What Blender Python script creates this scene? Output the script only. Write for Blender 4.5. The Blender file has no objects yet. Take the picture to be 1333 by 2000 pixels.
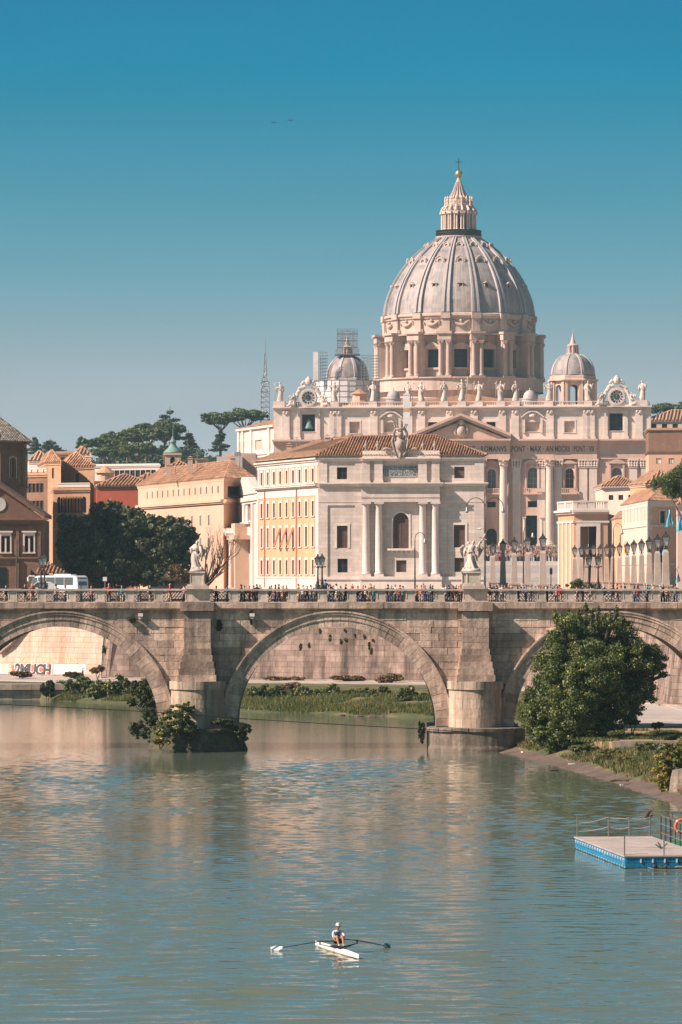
import bpy, bmesh, math, random
import numpy as np
from mathutils import Vector, Matrix, noise

SC = bpy.context.scene
COL = SC.collection
PI = math.pi
R = math.radians
random.seed(7)
RNG = np.random.default_rng(11)

# ------------------------------------------------------------------ camera
F, HC, HOR = 8000.0, 15.7, 1120.0           # focal length in photo pixels, eye height over the water, horizon row
cam = bpy.data.cameras.new('camera')
cam.sensor_fit = 'HORIZONTAL'; cam.sensor_width = 36.0
cam.lens = 36.0 * F / 1333.0
cam.shift_y = 120.0 / 1333.0
cam.clip_start = 1.0; cam.clip_end = 20000.0
camo = bpy.data.objects.new('camera', cam); COL.objects.link(camo)
camo.location = (0, 0, HC); camo.rotation_euler = (PI / 2, 0, 0)
SC.camera = camo

# ------------------------------------------------------------------ sky, sun, exposure
SUN_AZ, SUN_EL = R(20), R(39)             # sun from the left, a little behind the camera
to_sun = Vector((-math.cos(SUN_AZ) * math.cos(SUN_EL), -math.sin(SUN_AZ) * math.cos(SUN_EL), math.sin(SUN_EL)))
W = bpy.data.worlds.new('World'); SC.world = W; W.use_nodes = True
nt = W.node_tree; nt.nodes.clear()
wo = nt.nodes.new('ShaderNodeOutputWorld'); wb = nt.nodes.new('ShaderNodeBackground')
sky = nt.nodes.new('ShaderNodeTexSky'); sky.sky_type = 'NISHITA'; sky.sun_disc = False
sky.sun_elevation = SUN_EL
sky.sun_rotation = math.atan2(to_sun.x, to_sun.y)
sky.altitude = 50; sky.air_density = 1.0; sky.dust_density = 0.6; sky.ozone_density = 3.0
tc = nt.nodes.new('ShaderNodeTexCoord')
# thin clear air: the sky darkens quickly above the horizon, all the way round
sep = nt.nodes.new('ShaderNodeSeparateXYZ'); nt.links.new(tc.outputs['Generated'], sep.inputs[0])
mz = nt.nodes.new('ShaderNodeMath'); mz.operation = 'MULTIPLY_ADD'; mz.inputs[1].default_value = 2.0; mz.inputs[2].default_value = 0.06
nt.links.new(sep.outputs[2], mz.inputs[0])
cmb = nt.nodes.new('ShaderNodeCombineXYZ')
nt.links.new(sep.outputs[0], cmb.inputs[0]); nt.links.new(sep.outputs[1], cmb.inputs[1]); nt.links.new(mz.outputs[0], cmb.inputs[2])
nrm = nt.nodes.new('ShaderNodeVectorMath'); nrm.operation = 'NORMALIZE'; nt.links.new(cmb.outputs[0], nrm.inputs[0])
nt.links.new(nrm.outputs[0], sky.inputs[0])
# graded tint by height: pale near the horizon, clear teal from about eight degrees up
ramp = nt.nodes.new('ShaderNodeValToRGB'); ramp.color_ramp.interpolation = 'LINEAR'
SKY = [(0.0, (1.08, 0.80, 0.665)), (1.0, (0.36, 0.66, 0.55)), (0.169, (1.0, 0.765, 0.635)), (0.213, (1.0, 0.755, 0.595)), (0.269, (0.82, 0.72, 0.565)), (0.356, (0.47, 0.685, 0.553)), (0.438, (0.28, 0.66, 0.562)), (0.528, (0.12, 0.62, 0.568)), (0.606, (0.0, 0.60, 0.59)), (0.70, (0.0, 0.575, 0.605))]
for i, (ps, c) in enumerate(SKY):
    e = ramp.color_ramp.elements[i] if i < 2 else ramp.color_ramp.elements.new(ps)
    e.color = (*c, 1); e.position = ps
mp5 = nt.nodes.new('ShaderNodeMath'); mp5.operation = 'MULTIPLY'; mp5.inputs[1].default_value = 5.0; mp5.use_clamp = True
nt.links.new(sep.outputs[2], mp5.inputs[0]); nt.links.new(mp5.outputs[0], ramp.inputs[0])
tint = nt.nodes.new('ShaderNodeMix'); tint.data_type = 'RGBA'; tint.blend_type = 'MULTIPLY'; tint.inputs[0].default_value = 1.0
cn = nt.nodes.new('ShaderNodeTexNoise'); cmp_ = nt.nodes.new('ShaderNodeMapping'); cmp_.inputs['Scale'].default_value = (3, 3, 26); cmp_.inputs['Rotation'].default_value = (0, 0.05, 0); nt.links.new(tc.outputs['Generated'], cmp_.inputs[0]); nt.links.new(cmp_.outputs[0], cn.inputs['Vector']); cn.inputs['Scale'].default_value = 2.2; cn.inputs['Detail'].default_value = 5
cr_ = nt.nodes.new('ShaderNodeMapRange'); cr_.inputs[1].default_value = 0.3; cr_.inputs[2].default_value = 0.8; cr_.inputs[3].default_value = 0.965; cr_.inputs[4].default_value = 1.06; nt.links.new(cn.outputs[0], cr_.inputs[0])
wisp = nt.nodes.new('ShaderNodeMix'); wisp.data_type = 'RGBA'; wisp.blend_type = 'MULTIPLY'; wisp.inputs[0].default_value = 1.0; nt.links.new(sky.outputs[0], wisp.inputs[6]); nt.links.new(cr_.outputs[0], wisp.inputs[7])
nt.links.new(wisp.outputs[2], tint.inputs[6]); nt.links.new(ramp.outputs[0], tint.inputs[7]); nt.links.new(tint.outputs[2], wb.inputs[0])
wb.inputs[1].default_value = 0.091
nt.links.new(wb.outputs[0], wo.inputs[0])
sl = bpy.data.lights.new('sun', 'SUN'); sl.energy = 5.0; sl.angle = R(0.5); sl.color = (1.0, 0.80, 0.70)
so = bpy.data.objects.new('sun', sl); COL.objects.link(so)
so.rotation_euler = to_sun.to_track_quat('Z', 'Y').to_euler(); so.location = (-60, -20, 120)
SC.view_settings.view_transform = 'Standard'; SC.view_settings.look = 'None'
SC.view_settings.gamma = 1.0; SC.view_settings.exposure = 0.84; SC.view_settings.use_curve_mapping = False
HAZE = 0.00009
SC.render.engine = 'CYCLES'
SC.cycles.max_bounces = 6; SC.cycles.diffuse_bounces = 3; SC.cycles.glossy_bounces = 3; SC.cycles.transmission_bounces = 2
SC.cycles.volume_bounces = 0; SC.cycles.transparent_max_bounces = 4
SC.cycles.use_denoising = True

# ------------------------------------------------------------------ helpers
def X(px, Y): return (px - 666.5) * Y / F
def Z(py, Y): return HC + (HOR - py) * Y / F
def P(px, py, Y): return Vector((X(px, Y), Y, Z(py, Y)))

def tag(o, label=None, cat=None, group=None, kind=None):
    if label: o['label'] = label
    if cat: o['category'] = cat
    if group: o['group'] = group
    if kind: o['kind'] = kind
    return o

def wloc(o):
    v = Vector((0, 0, 0))
    while o is not None:
        v = v + o.location; o = o.parent
    return v

def thing(name, label, cat, loc, group=None):
    o = bpy.data.objects.new(name, None); COL.objects.link(o)
    o.empty_display_size = 0.3; o.location = loc
    return tag(o, label, cat, group)

def inst(me, name, parent=None, loc=(0, 0, 0), rotz=0.0, label=None, cat=None, group=None, scale=None, kind=None, rot=None):
    """an object that shares mesh data; loc is a world position"""
    o = bpy.data.objects.new(name, me); COL.objects.link(o)
    loc = Vector(loc)
    if parent is not None:
        o.parent = parent; loc = loc - wloc(parent)
    o.location = loc
    o.rotation_euler = rot if rot else (0, 0, rotz)
    if scale: o.scale = (scale, scale, scale) if not hasattr(scale, '__len__') else scale
    return tag(o, label, cat, group, kind)

class Fr:
    """wall frame: u runs left to right along the wall, v out of it, w up"""
    def __init__(s, a, b, z=0.0):
        s.o = Vector((a[0], a[1], z)); d = Vector((b[0] - a[0], b[1] - a[1], 0)); s.L = d.length
        s.U = d.normalized(); s.V = Vector((s.U.y, -s.U.x, 0)); s.ang = math.atan2(s.U.y, s.U.x)
    def __call__(s, u, v, w): return s.o + s.U * u + s.V * v + Vector((0, 0, w))

class MB:
    def __init__(s): s.v = []; s.f = []; s.m = []; s.uv = {}
    def add(s, vs, fs, m=0):
        n = len(s.v); s.v += [tuple(q) for q in vs]
        for f in fs: s.f.append(tuple(n + i for i in f)); s.m.append(m)
    def quad(s, a, b, c, d, m=0): s.add([a, b, c, d], [(0, 1, 2, 3)], m)
    def hexa(s, p, m=0):   # p: 4 bottom points then 4 top points
        s.add(p, [(3, 2, 1, 0), (4, 5, 6, 7), (0, 1, 5, 4), (1, 2, 6, 5), (2, 3, 7, 6), (3, 0, 4, 7)], m)
    def box(s, x0, x1, y0, y1, z0, z1, m=0):
        s.hexa([(x0, y0, z0), (x1, y0, z0), (x1, y1, z0), (x0, y1, z0), (x0, y0, z1), (x1, y0, z1), (x1, y1, z1), (x0, y1, z1)], m)
    def fbox(s, fr, u0, u1, v0, v1, w0, w1, m=0):   # v0 inner, v1 outer
        s.hexa([fr(u0, v1, w0), fr(u1, v1, w0), fr(u1, v0, w0), fr(u0, v0, w0), fr(u0, v1, w1), fr(u1, v1, w1), fr(u1, v0, w1), fr(u0, v0, w1)], m)
    def prism(s, bot, top, m=0, caps=True):
        n = len(bot); fs = [(i, (i + 1) % n, n + (i + 1) % n, n + i) for i in range(n)]
        if caps: fs += [tuple(range(n - 1, -1, -1)), tuple(range(n, 2 * n))]
        s.add(list(bot) + list(top), fs, m)
    def fprism(s, fr, poly, v0, v1, m=0):           # polygon (u, w) seen from outside, counter-clockwise, extruded in v
        s.prism([fr(a, v1, b) for a, b in poly], [fr(a, v0, b) for a, b in poly], m)
    def lathe(s, c, prof, n=12, m=0, a0=0.0, a1=2 * PI, sx=1, sy=1):
        c = Vector(c); full = abs(a1 - a0 - 2 * PI) < 1e-6; k = n if full else n + 1; vs = []
        for r, z in prof:
            for i in range(k):
                a = a0 + (a1 - a0) * i / n
                vs.append((c.x + r * math.cos(a) * sx, c.y + r * math.sin(a) * sy, c.z + z))
        fs = []
        for j in range(len(prof) - 1):
            for i in range(n):
                i2 = (i + 1) % k
                fs.append((j * k + i, j * k + i2, (j + 1) * k + i2, (j + 1) * k + i))
        if full:
            if prof[0][0] > 1e-4: fs.append(tuple(range(k - 1, -1, -1)))
            if prof[-1][0] > 1e-4: fs.append(tuple((len(prof) - 1) * k + i for i in range(k)))
        s.add(vs, fs, m)
    def tube(s, pts, rad, n=6, m=0, cap=True):
        pts = [Vector(p) for p in pts]
        if not hasattr(rad, '__len__'): rad = [rad] * len(pts)
        vs = []; pu = None
        for i, p in enumerate(pts):
            d = (pts[min(i + 1, len(pts) - 1)] - pts[max(i - 1, 0)])
            d = d.normalized() if d.length > 1e-9 else Vector((0, 0, 1))
            if pu is None or abs(pu.dot(d)) > 0.98: pu = Vector((0, 0, 1)) if abs(d.z) < 0.9 else Vector((1, 0, 0))
            u = (pu - d * pu.dot(d)).normalized(); w = d.cross(u); pu = u
            for k in range(n):
                a = 2 * PI * k / n
                vs.append(p + (u * math.cos(a) + w * math.sin(a)) * rad[i])
        fs = [(j * n + k, j * n + (k + 1) % n, (j + 1) * n + (k + 1) % n, (j + 1) * n + k) for j in range(len(pts) - 1) for k in range(n)]
        if cap: fs += [tuple(range(n - 1, -1, -1)), tuple((len(pts) - 1) * n + k for k in range(n))]
        s.add(vs, fs, m)
    def ball(s, c, r, n=8, m=0, sz=1.0, jit=0.0):
        k = max(4, n // 2 + 1); prof = [(math.sin(PI * i / k) * r * (1 + jit * random.uniform(-1, 1)), -math.cos(PI * i / k) * r * sz) for i in range(k + 1)]
        prof[0] = (0.0005, prof[0][1]); prof[-1] = (0.0005, prof[-1][1])
        s.lathe(c, prof, n, m)
    def mesh(s, name, mats, smooth=False, org=(0, 0, 0)):
        me = bpy.data.meshes.new(name); o = Vector(org)
        me.from_pydata([(a - o.x, b - o.y, c - o.z) for a, b, c in s.v], [], s.f)
        for mt in (mats if isinstance(mats, (list, tuple)) else [mats]): me.materials.append(MAT[mt] if isinstance(mt, str) else mt)
        if any(s.m): me.polygons.foreach_set('material_index', s.m)
        if smooth: me.polygons.foreach_set('use_smooth', [True] * len(s.f))
        if s.uv:
            uv = me.uv_layers.new(name='UVMap'); li = np.empty(len(me.loops), dtype=np.int32); me.loops.foreach_get('vertex_index', li)
            arr = np.zeros((len(s.v), 2), dtype=np.float32)
            for k, t in s.uv.items(): arr[k] = t
            uv.data.foreach_set('uv', arr[li].ravel())
        me.update(); return me
    def build(s, name, mats, parent=None, label=None, cat=None, group=None, kind=None, smooth=False):
        """world-space shape -> one object; a top-level one gets its origin at its base"""
        if parent is not None: org = wloc(parent)
        else:
            a = np.array(s.v); org = Vector(((a[:, 0].min() + a[:, 0].max()) / 2, (a[:, 1].min() + a[:, 1].max()) / 2, a[:, 2].min()))
        me = s.mesh(name, mats, smooth, org)
        o = bpy.data.objects.new(name, me); COL.objects.link(o)
        if parent is not None: o.parent = parent
        else: o.location = org
        return tag(o, label, cat, group, kind)

# ------------------------------------------------------------------ materials
MAT = {}
def new_mat(name):
    m = bpy.data.materials.new(name); m.use_nodes = True; MAT[name] = m
    t = m.node_tree; return m, t, t.nodes['Principled BSDF']
def N(t, kind, **kw):
    n = t.nodes.new(kind)
    for k, v in kw.items(): setattr(n, k, v)
    return n
def mixc(t, fac, a, b, blend='MIX'):
    n = N(t, 'ShaderNodeMix', data_type='RGBA', blend_type=blend)
    for i, q in ((0, fac), (6, a), (7, b)):
        if isinstance(q, (int, float)): n.inputs[i].default_value = q
        elif isinstance(q, (tuple, list)): n.inputs[i].default_value = (*q[:3], 1)
        else: t.links.new(q, n.inputs[i])
    return n.outputs[2]
def noise_fac(t, coord, scale, sc3=None, detail=4, lo=0.35, hi=0.65, rough=0.6):
    src = coord
    if sc3:
        mp = N(t, 'ShaderNodeMapping'); mp.inputs['Scale'].default_value = sc3; t.links.new(coord, mp.inputs[0]); src = mp.outputs[0]
    n = N(t, 'ShaderNodeTexNoise'); n.inputs['Scale'].default_value = scale; n.inputs['Detail'].default_value = detail; n.inputs['Roughness'].default_value = rough
    t.links.new(src, n.inputs['Vector'])
    r = N(t, 'ShaderNodeMapRange'); r.inputs[1].default_value = lo; r.inputs[2].default_value = hi; t.links.new(n.outputs[0], r.inputs[0])
    return r.outputs[0], n.outputs[0]
def mat(name, col, rough=0.85, big=(0.15, 0.2), fine=(2.5, 0.12), streak=None, rnd=0.0, island=0.0, bump=None, brick=None, metal=0.0, spec=0.3, patch=None):
    """procedural surface: big = (scale, amount), fine = (scale, amount), streak = (scale, amount, colour) run-down stains,
    patch = (scale, colour, amount) blotches of another tone, brick = (width, height, mortar colour, depth)"""
    m, t, b = new_mat(name)
    g = N(t, 'ShaderNodeNewGeometry'); pos = g.outputs['Position']
    c = None
    f1, _ = noise_fac(t, pos, big[0], None, 5)
    c = mixc(t, f1, [q * (1 - big[1]) for q in col], [min(1, q * (1 + big[1])) for q in col])
    f2, h2 = noise_fac(t, pos, fine[0], None, 3)
    c = mixc(t, f2, c, mixc(t, 1.0, c, (1 - fine[1],) * 3, 'MULTIPLY'))
    if patch:
        fp, _ = noise_fac(t, pos, patch[0], None, 6, 0.5, 0.66)
        mm = N(t, 'ShaderNodeMath', operation='MULTIPLY'); t.links.new(fp, mm.inputs[0]); mm.inputs[1].default_value = patch[2]
        c = mixc(t, mm.outputs[0], c, patch[1])
    if streak:
        fs, _ = noise_fac(t, pos, streak[0], (1, 1, 0.07), 6, 0.42, 0.66, 0.68)
        mm = N(t, 'ShaderNodeMath', operation='MULTIPLY'); t.links.new(fs, mm.inputs[0]); mm.inputs[1].default_value = streak[1]
        c = mixc(t, mm.outputs[0], c, streak[2])
    if rnd:
        oi = N(t, 'ShaderNodeObjectInfo'); r = N(t, 'ShaderNodeMapRange'); r.inputs[3].default_value = 1 - rnd; r.inputs[4].default_value = 1 + rnd
        t.links.new(oi.outputs['Random'], r.inputs[0])
        hs = N(t, 'ShaderNodeHueSaturation'); t.links.new(r.outputs[0], hs.inputs['Value']); t.links.new(c, hs.inputs['Color']); c = hs.outputs[0]
    if island:
        r = N(t, 'ShaderNodeMapRange'); r.inputs[3].default_value = 1 - island; r.inputs[4].default_value = 1 + island
        t.links.new(g.outputs['Random Per Island'], r.inputs[0])
        hs = N(t, 'ShaderNodeHueSaturation'); t.links.new(r.outputs[0], hs.inputs['Value']); t.links.new(c, hs.inputs['Color']); c = hs.outputs[0]
    h = h2
    if brick:
        # joints too fine to build at this distance: courses in height only plus noise-broken uprights
        sp = N(t, 'ShaderNodeSeparateXYZ'); t.links.new(pos, sp.inputs[0])
        ad = N(t, 'ShaderNodeMath', operation='ADD'); t.links.new(sp.outputs[0], ad.inputs[0]); t.links.new(sp.outputs[1], ad.inputs[1])
        cm = N(t, 'ShaderNodeCombineXYZ'); t.links.new(ad.outputs[0], cm.inputs[0]); t.links.new(sp.outputs[2], cm.inputs[1])
        bt = N(t, 'ShaderNodeTexBrick'); bt.inputs['Scale'].default_value = 1.0; bt.inputs['Brick Width'].default_value = brick[0]; bt.inputs['Row Height'].default_value = brick[1]
        bt.inputs['Mortar Size'].default_value = brick[1] * 0.05; bt.inputs['Mortar Smooth'].default_value = 0.4
        bt.inputs['Color1'].default_value = (0.90, 0.90, 0.90, 1); bt.inputs['Color2'].default_value = (1.08, 1.08, 1.08, 1); bt.inputs['Mortar'].default_value = (*brick[2], 1)
        t.links.new(cm.outputs[0], bt.inputs['Vector'])
        c = mixc(t, 1.0, c, bt.outputs['Color'], 'MULTIPLY')
    t.links.new(c, b.inputs['Base Color'])
    b.inputs['Roughness'].default_value = rough; b.inputs['Metallic'].default_value = metal
    b.inputs['Specular IOR Level'].default_value = spec
    if bump:
        fb, hb = noise_fac(t, pos, bump[0], None, 6)
        bp = N(t, 'ShaderNodeBump'); bp.inputs['Strength'].default_value = bump[1]; bp.inputs['Distance'].default_value = bump[2] if len(bump) > 2 else 0.1
        t.links.new(hb, bp.inputs['Height']); t.links.new(bp.outputs[0], b.inputs['Normal'])
    return m

DK = (0.10, 0.085, 0.07)
mat('bridge_stone', (0.66, 0.485, 0.375), 0.9, (0.25, 0.22), (3.0, 0.3), (0.9, 0.8, (0.12, 0.09, 0.07)), rnd=0.24, bump=(3.5, 0.6, 0.08), patch=(0.22, (0.25, 0.175, 0.13), 0.75))
mat('bridge_mortar', (0.26, 0.195, 0.15), 0.95, (0.5, 0.2), (4, 0.2))
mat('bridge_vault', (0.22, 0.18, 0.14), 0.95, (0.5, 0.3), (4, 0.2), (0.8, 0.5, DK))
mat('plinth_moss', (0.075, 0.068, 0.042), 0.95, (0.6, 0.35), (3, 0.4), bump=(2, 1.0, 0.15), rnd=.2)
mat('pier_stone', (0.56, 0.43, 0.32), 0.9, (0.3, 0.2), (3, 0.2), (1.1, 0.8, (0.085, 0.07, 0.055)), rnd=0.08, bump=(3, 0.5, 0.06))
mat('plinth_stone', (0.30, 0.235, 0.18), 0.9, (0.4, 0.3), (3, 0.3), (0.9, 0.8, (0.055, 0.05, 0.04)), rnd=0.15, bump=(2, 0.7, 0.1))
mat('obelisk_stone', (0.50, 0.405, 0.335), 0.85, (0.4, 0.1), (3, 0.12), (1.0, 0.3, (0.3, 0.23, 0.19)))
mat('balustrade_stone', (0.64, 0.53, 0.44), 0.85, (0.4, 0.15), (4, 0.2), (1.6, 0.45, (0.17, 0.13, 0.10)), rnd=0.1, bump=(6, 0.3, 0.03))
mat('iron', (0.055, 0.052, 0.05), 0.55, metal=0.4)
mat('embankment', (0.37, 0.268, 0.215), 0.92, (0.12, 0.3), (1.6, 0.3), (0.55, 1.0, (0.085, 0.063, 0.052)), island=0.18, patch=(0.12, (0.26, 0.185, 0.15), .7), bump=(3, 0.4, 0.06))
mat('embankment_sunlit', (0.60, 0.465, 0.375), 0.92, (0.12, 0.12), (1.6, 0.12), (0.35, 0.75, (0.36, 0.20, 0.12)), island=0.06, patch=(0.3, (0.75, 0.50, 0.33), 0.5))  # lighter wall copy with sunlight put into the colour
mat('quay_stone', (0.42, 0.33, 0.26), 0.92, (0.3, 0.2), (2, 0.25), (0.6, 0.6, DK), island=0.12)
mat('paving', (0.42, 0.37, 0.325), 0.9, (0.2, 0.15), (2, 0.15))
mat('sett_street', (0.20, 0.18, 0.16), 0.9, (0.2, 0.15), (2, 0.2))
mat('travertine', (0.64, 0.545, 0.475), 0.85, (0.1, 0.08), (1.5, 0.10), (0.6, 0.45, (0.40, 0.33, 0.28)), brick=(1.9, 0.62, (0.80, 0.78, 0.76)))
mat('travertine_trim', (0.74, 0.64, 0.56), 0.8, (0.15, 0.08), (2, 0.1), (0.7, 0.25, (0.30, 0.25, 0.2)))
mat('ochre_plaster', (0.62, 0.345, 0.185), 0.9, (0.12, 0.1), (0.8, 0.08), (0.6, 0.35, (0.60, 0.42, 0.27)))
mat('white_plaster', (0.66, 0.565, 0.505), 0.88, (0.12, 0.06), (0.8, 0.06), (0.5, 0.2, (0.55, 0.43, 0.35)))
mat('cream_plaster', (0.62, 0.43, 0.31), 0.88, (0.12, 0.08), (0.8, 0.06), (0.5, 0.2, (0.52, 0.38, 0.27)))
mat('peach_plaster', (0.64, 0.38, 0.25), 0.9, (0.12, 0.08), (0.8, 0.08), (0.5, 0.25, (0.46, 0.28, 0.20)))
mat('pink_plaster', (0.74, 0.54, 0.44), 0.9, (0.12, 0.06), (0.8, 0.06), (0.5, 0.2, (0.6, 0.42, 0.34)))
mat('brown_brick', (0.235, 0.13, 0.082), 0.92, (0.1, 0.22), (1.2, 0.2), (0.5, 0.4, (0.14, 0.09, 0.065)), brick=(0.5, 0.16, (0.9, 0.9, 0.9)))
mat('tan_brick', (0.47, 0.285, 0.17), 0.92, (0.1, 0.16), (1.2, 0.15), (0.5, 0.3, (0.28, 0.17, 0.11)), brick=(0.6, 0.2, (0.9, 0.9, 0.9)))
mat('red_plaster_shaded', (0.27, 0.065, 0.038), 0.9, (0.12, 0.12), (0.8, 0.1))  # red darkened so the colour carries the shade on the front
mat('roof_tile', (0.47, 0.27, 0.165), 0.9, (0.2, 0.18), (2.5, 0.2), island=0.32, patch=(0.5, (0.32, 0.19, 0.12), 0.5))
mat('roof_tile_pale', (0.47, 0.29, 0.185), 0.9, (0.2, 0.15), (2.5, 0.2), island=0.22, patch=(0.5, (0.36, 0.24, 0.17), 0.4))
mat('roof_bed', (0.13, 0.07, 0.043), 0.95)
mat('slate_tile', (0.34, 0.29, 0.24), 0.9, (0.3, 0.2), (2, 0.3), island=0.35)
mat('basilica_stone', (0.62, 0.475, 0.385), 0.85, (0.06, 0.10), (0.8, 0.10), (0.28, 0.35, (0.40, 0.285, 0.225)), brick=(3.4, 1.1, (0.85, 0.83, 0.8)))
mat('basilica_trim', (0.70, 0.565, 0.475), 0.8, (0.06, 0.08), (0.8, 0.1), (0.35, 0.3, (0.38, 0.29, 0.24)))
mat('basilica_brown', (0.60, 0.415, 0.325), 0.88, (0.06, 0.12), (0.8, 0.1), (0.28, 0.3, (0.36, 0.22, 0.16)))
mat('attic_stone', (0.72, 0.60, 0.52), 0.85, (0.06, 0.08), (0.8, 0.08), (0.35, 0.25, (0.50, 0.38, 0.31)), brick=(3.4, 1.1, (0.9, 0.89, 0.88)))
mat('drum_stone', (0.61, 0.475, 0.395), 0.88, (0.05, 0.15), (0.6, 0.12), (0.4, 0.5, (0.27, 0.20, 0.16)), patch=(0.1, (0.36, 0.27, 0.22), 0.4))
mat('statue_stone', (0.66, 0.555, 0.47), 0.85, (0.3, 0.12), (2.5, 0.2), (1.2, 0.45, (0.30, 0.24, 0.20)))
mat('crest_stone', (0.40, 0.325, 0.275), .9, (0.6, .2), (4, .25), (1.5, .4, (.2, .16, .13)))
mat('angel_marble', (0.62, 0.52, 0.44), 0.8, (0.8, 0.2), (5, 0.2), (2.2, 0.6, (0.24, 0.20, 0.165)), bump=(7, 0.5, 0.04))
mat('window_dark', (0.016, 0.022, 0.026), 0.3, fine=(0.6, 0.4), spec=0.2)
mat('window_lead', (0.16, 0.20, 0.22), 0.35, fine=(0.6, 0.3))
mat('shutter_brown', (0.105, 0.062, 0.048), 0.7, fine=(3, 0.25))
mat('shutter_rust', (0.42, 0.15, 0.08), 0.75, fine=(3, 0.2))
mat('frame_pale', (0.70, 0.62, 0.55), 0.75)
mat('frame_dark', (0.10, 0.085, 0.075), 0.7)
mat('gold', (0.62, 0.42, 0.17), 0.35, metal=0.7)
mat('bronze_green', (0.20, 0.33, 0.29), 0.7, (0.5, 0.2), (3, 0.2))
mat('clock_white', (0.62, 0.585, 0.54), 0.7)
mat('clock_dark', (0.08, 0.085, 0.09), 0.7)
mat('ink', (0.10, 0.075, 0.06), 0.85)
mat('tablet_marble', (0.34, 0.36, 0.36), 0.6, (0.5, 0.1), (3, 0.1))
mat('steel_grey', (0.34, 0.36, 0.37), 0.5, metal=0.5)
mat('scaffold_steel', (0.25, 0.27, 0.28), 0.55, metal=0.4)
mat('scaffold_sheet', (0.62, 0.60, 0.585), 0.8, (0.2, 0.1), (1.0, 0.1))
mat('scaffold_panel', (0.80, 0.77, 0.74), 0.7)
mat('coach_white', (0.72, 0.71, 0.70), 0.3, (0.4, 0.03), (2, 0.03), spec=0.5)
mat('coach_glass', (0.06, 0.09, 0.10), 0.08, spec=0.6)
mat('black', (0.015, 0.015, 0.016), 0.6)
mat('lamp_glass', (0.55, 0.53, 0.48), 0.3)
mat('wood_bark', (0.085, 0.062, 0.045), 0.95, (1, 0.2), (5, 0.3))
mat('pine_bark', (0.20, 0.125, 0.085), 0.95, (1, 0.2), (5, 0.3))
mat('mud', (0.135, 0.098, 0.078), 0.9, (0.3, 0.25), (3, 0.3), bump=(2, 0.6, 0.1), patch=(0.6, (0.11, 0.08, 0.06), 0.6))
mat('earth', (0.36, 0.245, 0.15), 0.95, (0.2, 0.2), (2, 0.3), bump=(2, 0.5, 0.1), patch=(0.4, (0.09, 0.105, 0.035), 0.8))
mat('bank_soil', (0.10, 0.11, 0.045), 0.95, (0.3, 0.3), (2, 0.3), bump=(2, 0.5, 0.1), patch=(0.3, (0.22, 0.15, 0.08), 0.7))
mat('terrain', (0.10, 0.10, 0.06), 0.95, (0.02, 0.3), (0.3, 0.3))

def leafmat(name, c1, c2, c3, trans=0.25, rough=0.5):
    m, t, b = new_mat(name)
    g = N(t, 'ShaderNodeNewGeometry')
    r = N(t, 'ShaderNodeValToRGB'); e = r.color_ramp.elements
    e[0].position = 0.0; e[0].color = (*c1, 1); e[1].position = 1.0; e[1].color = (*c3, 1); k = e.new(0.6); k.color = (*c2, 1)
    t.links.new(g.outputs['Random Per Island'], r.inputs[0])
    f, _ = noise_fac(t, g.outputs['Position'], 0.35, None, 3)
    c = mixc(t, f, mixc(t, 1.0, r.outputs[0], (0.72, 0.78, 0.80), 'MULTIPLY'), mixc(t, 1.0, r.outputs[0], (1.18, 1.1, 0.95), 'MULTIPLY'))
    t.links.new(c, b.inputs['Base Color']); b.inputs['Roughness'].default_value = rough; b.inputs['Specular IOR Level'].default_value = 0.35
    tr = N(t, 'ShaderNodeBsdfTranslucent'); t.links.new(mixc(t, 1.0, c, (1.2, 1.25, 0.5), 'MULTIPLY'), tr.inputs[0])
    mx = N(t, 'ShaderNodeMixShader'); mx.inputs[0].default_value = trans
    t.links.new(b.outputs[0], mx.inputs[1]); t.links.new(tr.outputs[0], mx.inputs[2])
    t.links.new(mx.outputs[0], t.nodes['Material Output'].inputs[0]); return m
leafmat('leaf_plane', (0.038, 0.065, 0.02), (0.10, 0.14, 0.04), (0.32, 0.33, 0.11), 0.3)  # palest leaf tone stands in for bright highlights on the foliage
leafmat('leaf_oak', (0.036, 0.05, 0.028), (0.074, 0.092, 0.046), (0.17, 0.18, 0.095), 0.18)
leafmat('leaf_brown', (0.07, 0.05, 0.02), (0.14, 0.085, 0.03), (0.24, 0.16, 0.06))
leafmat('leaf_pine', (0.05, 0.085, 0.03), (0.09, 0.135, 0.042), (0.18, 0.21, 0.07), 0.18)
leafmat('leaf_cypress', (0.028, 0.048, 0.028), (0.048, 0.075, 0.04), (0.085, 0.115, 0.06), 0.12)
leafmat('leaf_shrub', (0.05, 0.08, 0.028), (0.12, 0.15, 0.045), (0.32, 0.31, 0.12), 0.3)
leafmat('leaf_ivy', (0.025, 0.042, 0.018), (0.05, 0.072, 0.028), (0.11, 0.13, 0.05))
leafmat('leaf_yellow', (0.12, 0.11, 0.03), (0.25, 0.21, 0.05), (0.42, 0.32, 0.08))
leafmat('grass', (0.06, 0.09, 0.025), (0.11, 0.14, 0.04), (0.26, 0.22, 0.09), 0.3)
leafmat('dry_grass', (0.13, 0.09, 0.045), (0.24, 0.16, 0.08), (0.36, 0.26, 0.14), 0.2)
# ================================================================== THE SETTING: water, banks, street level, bridge
STREET = 12.3
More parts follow.
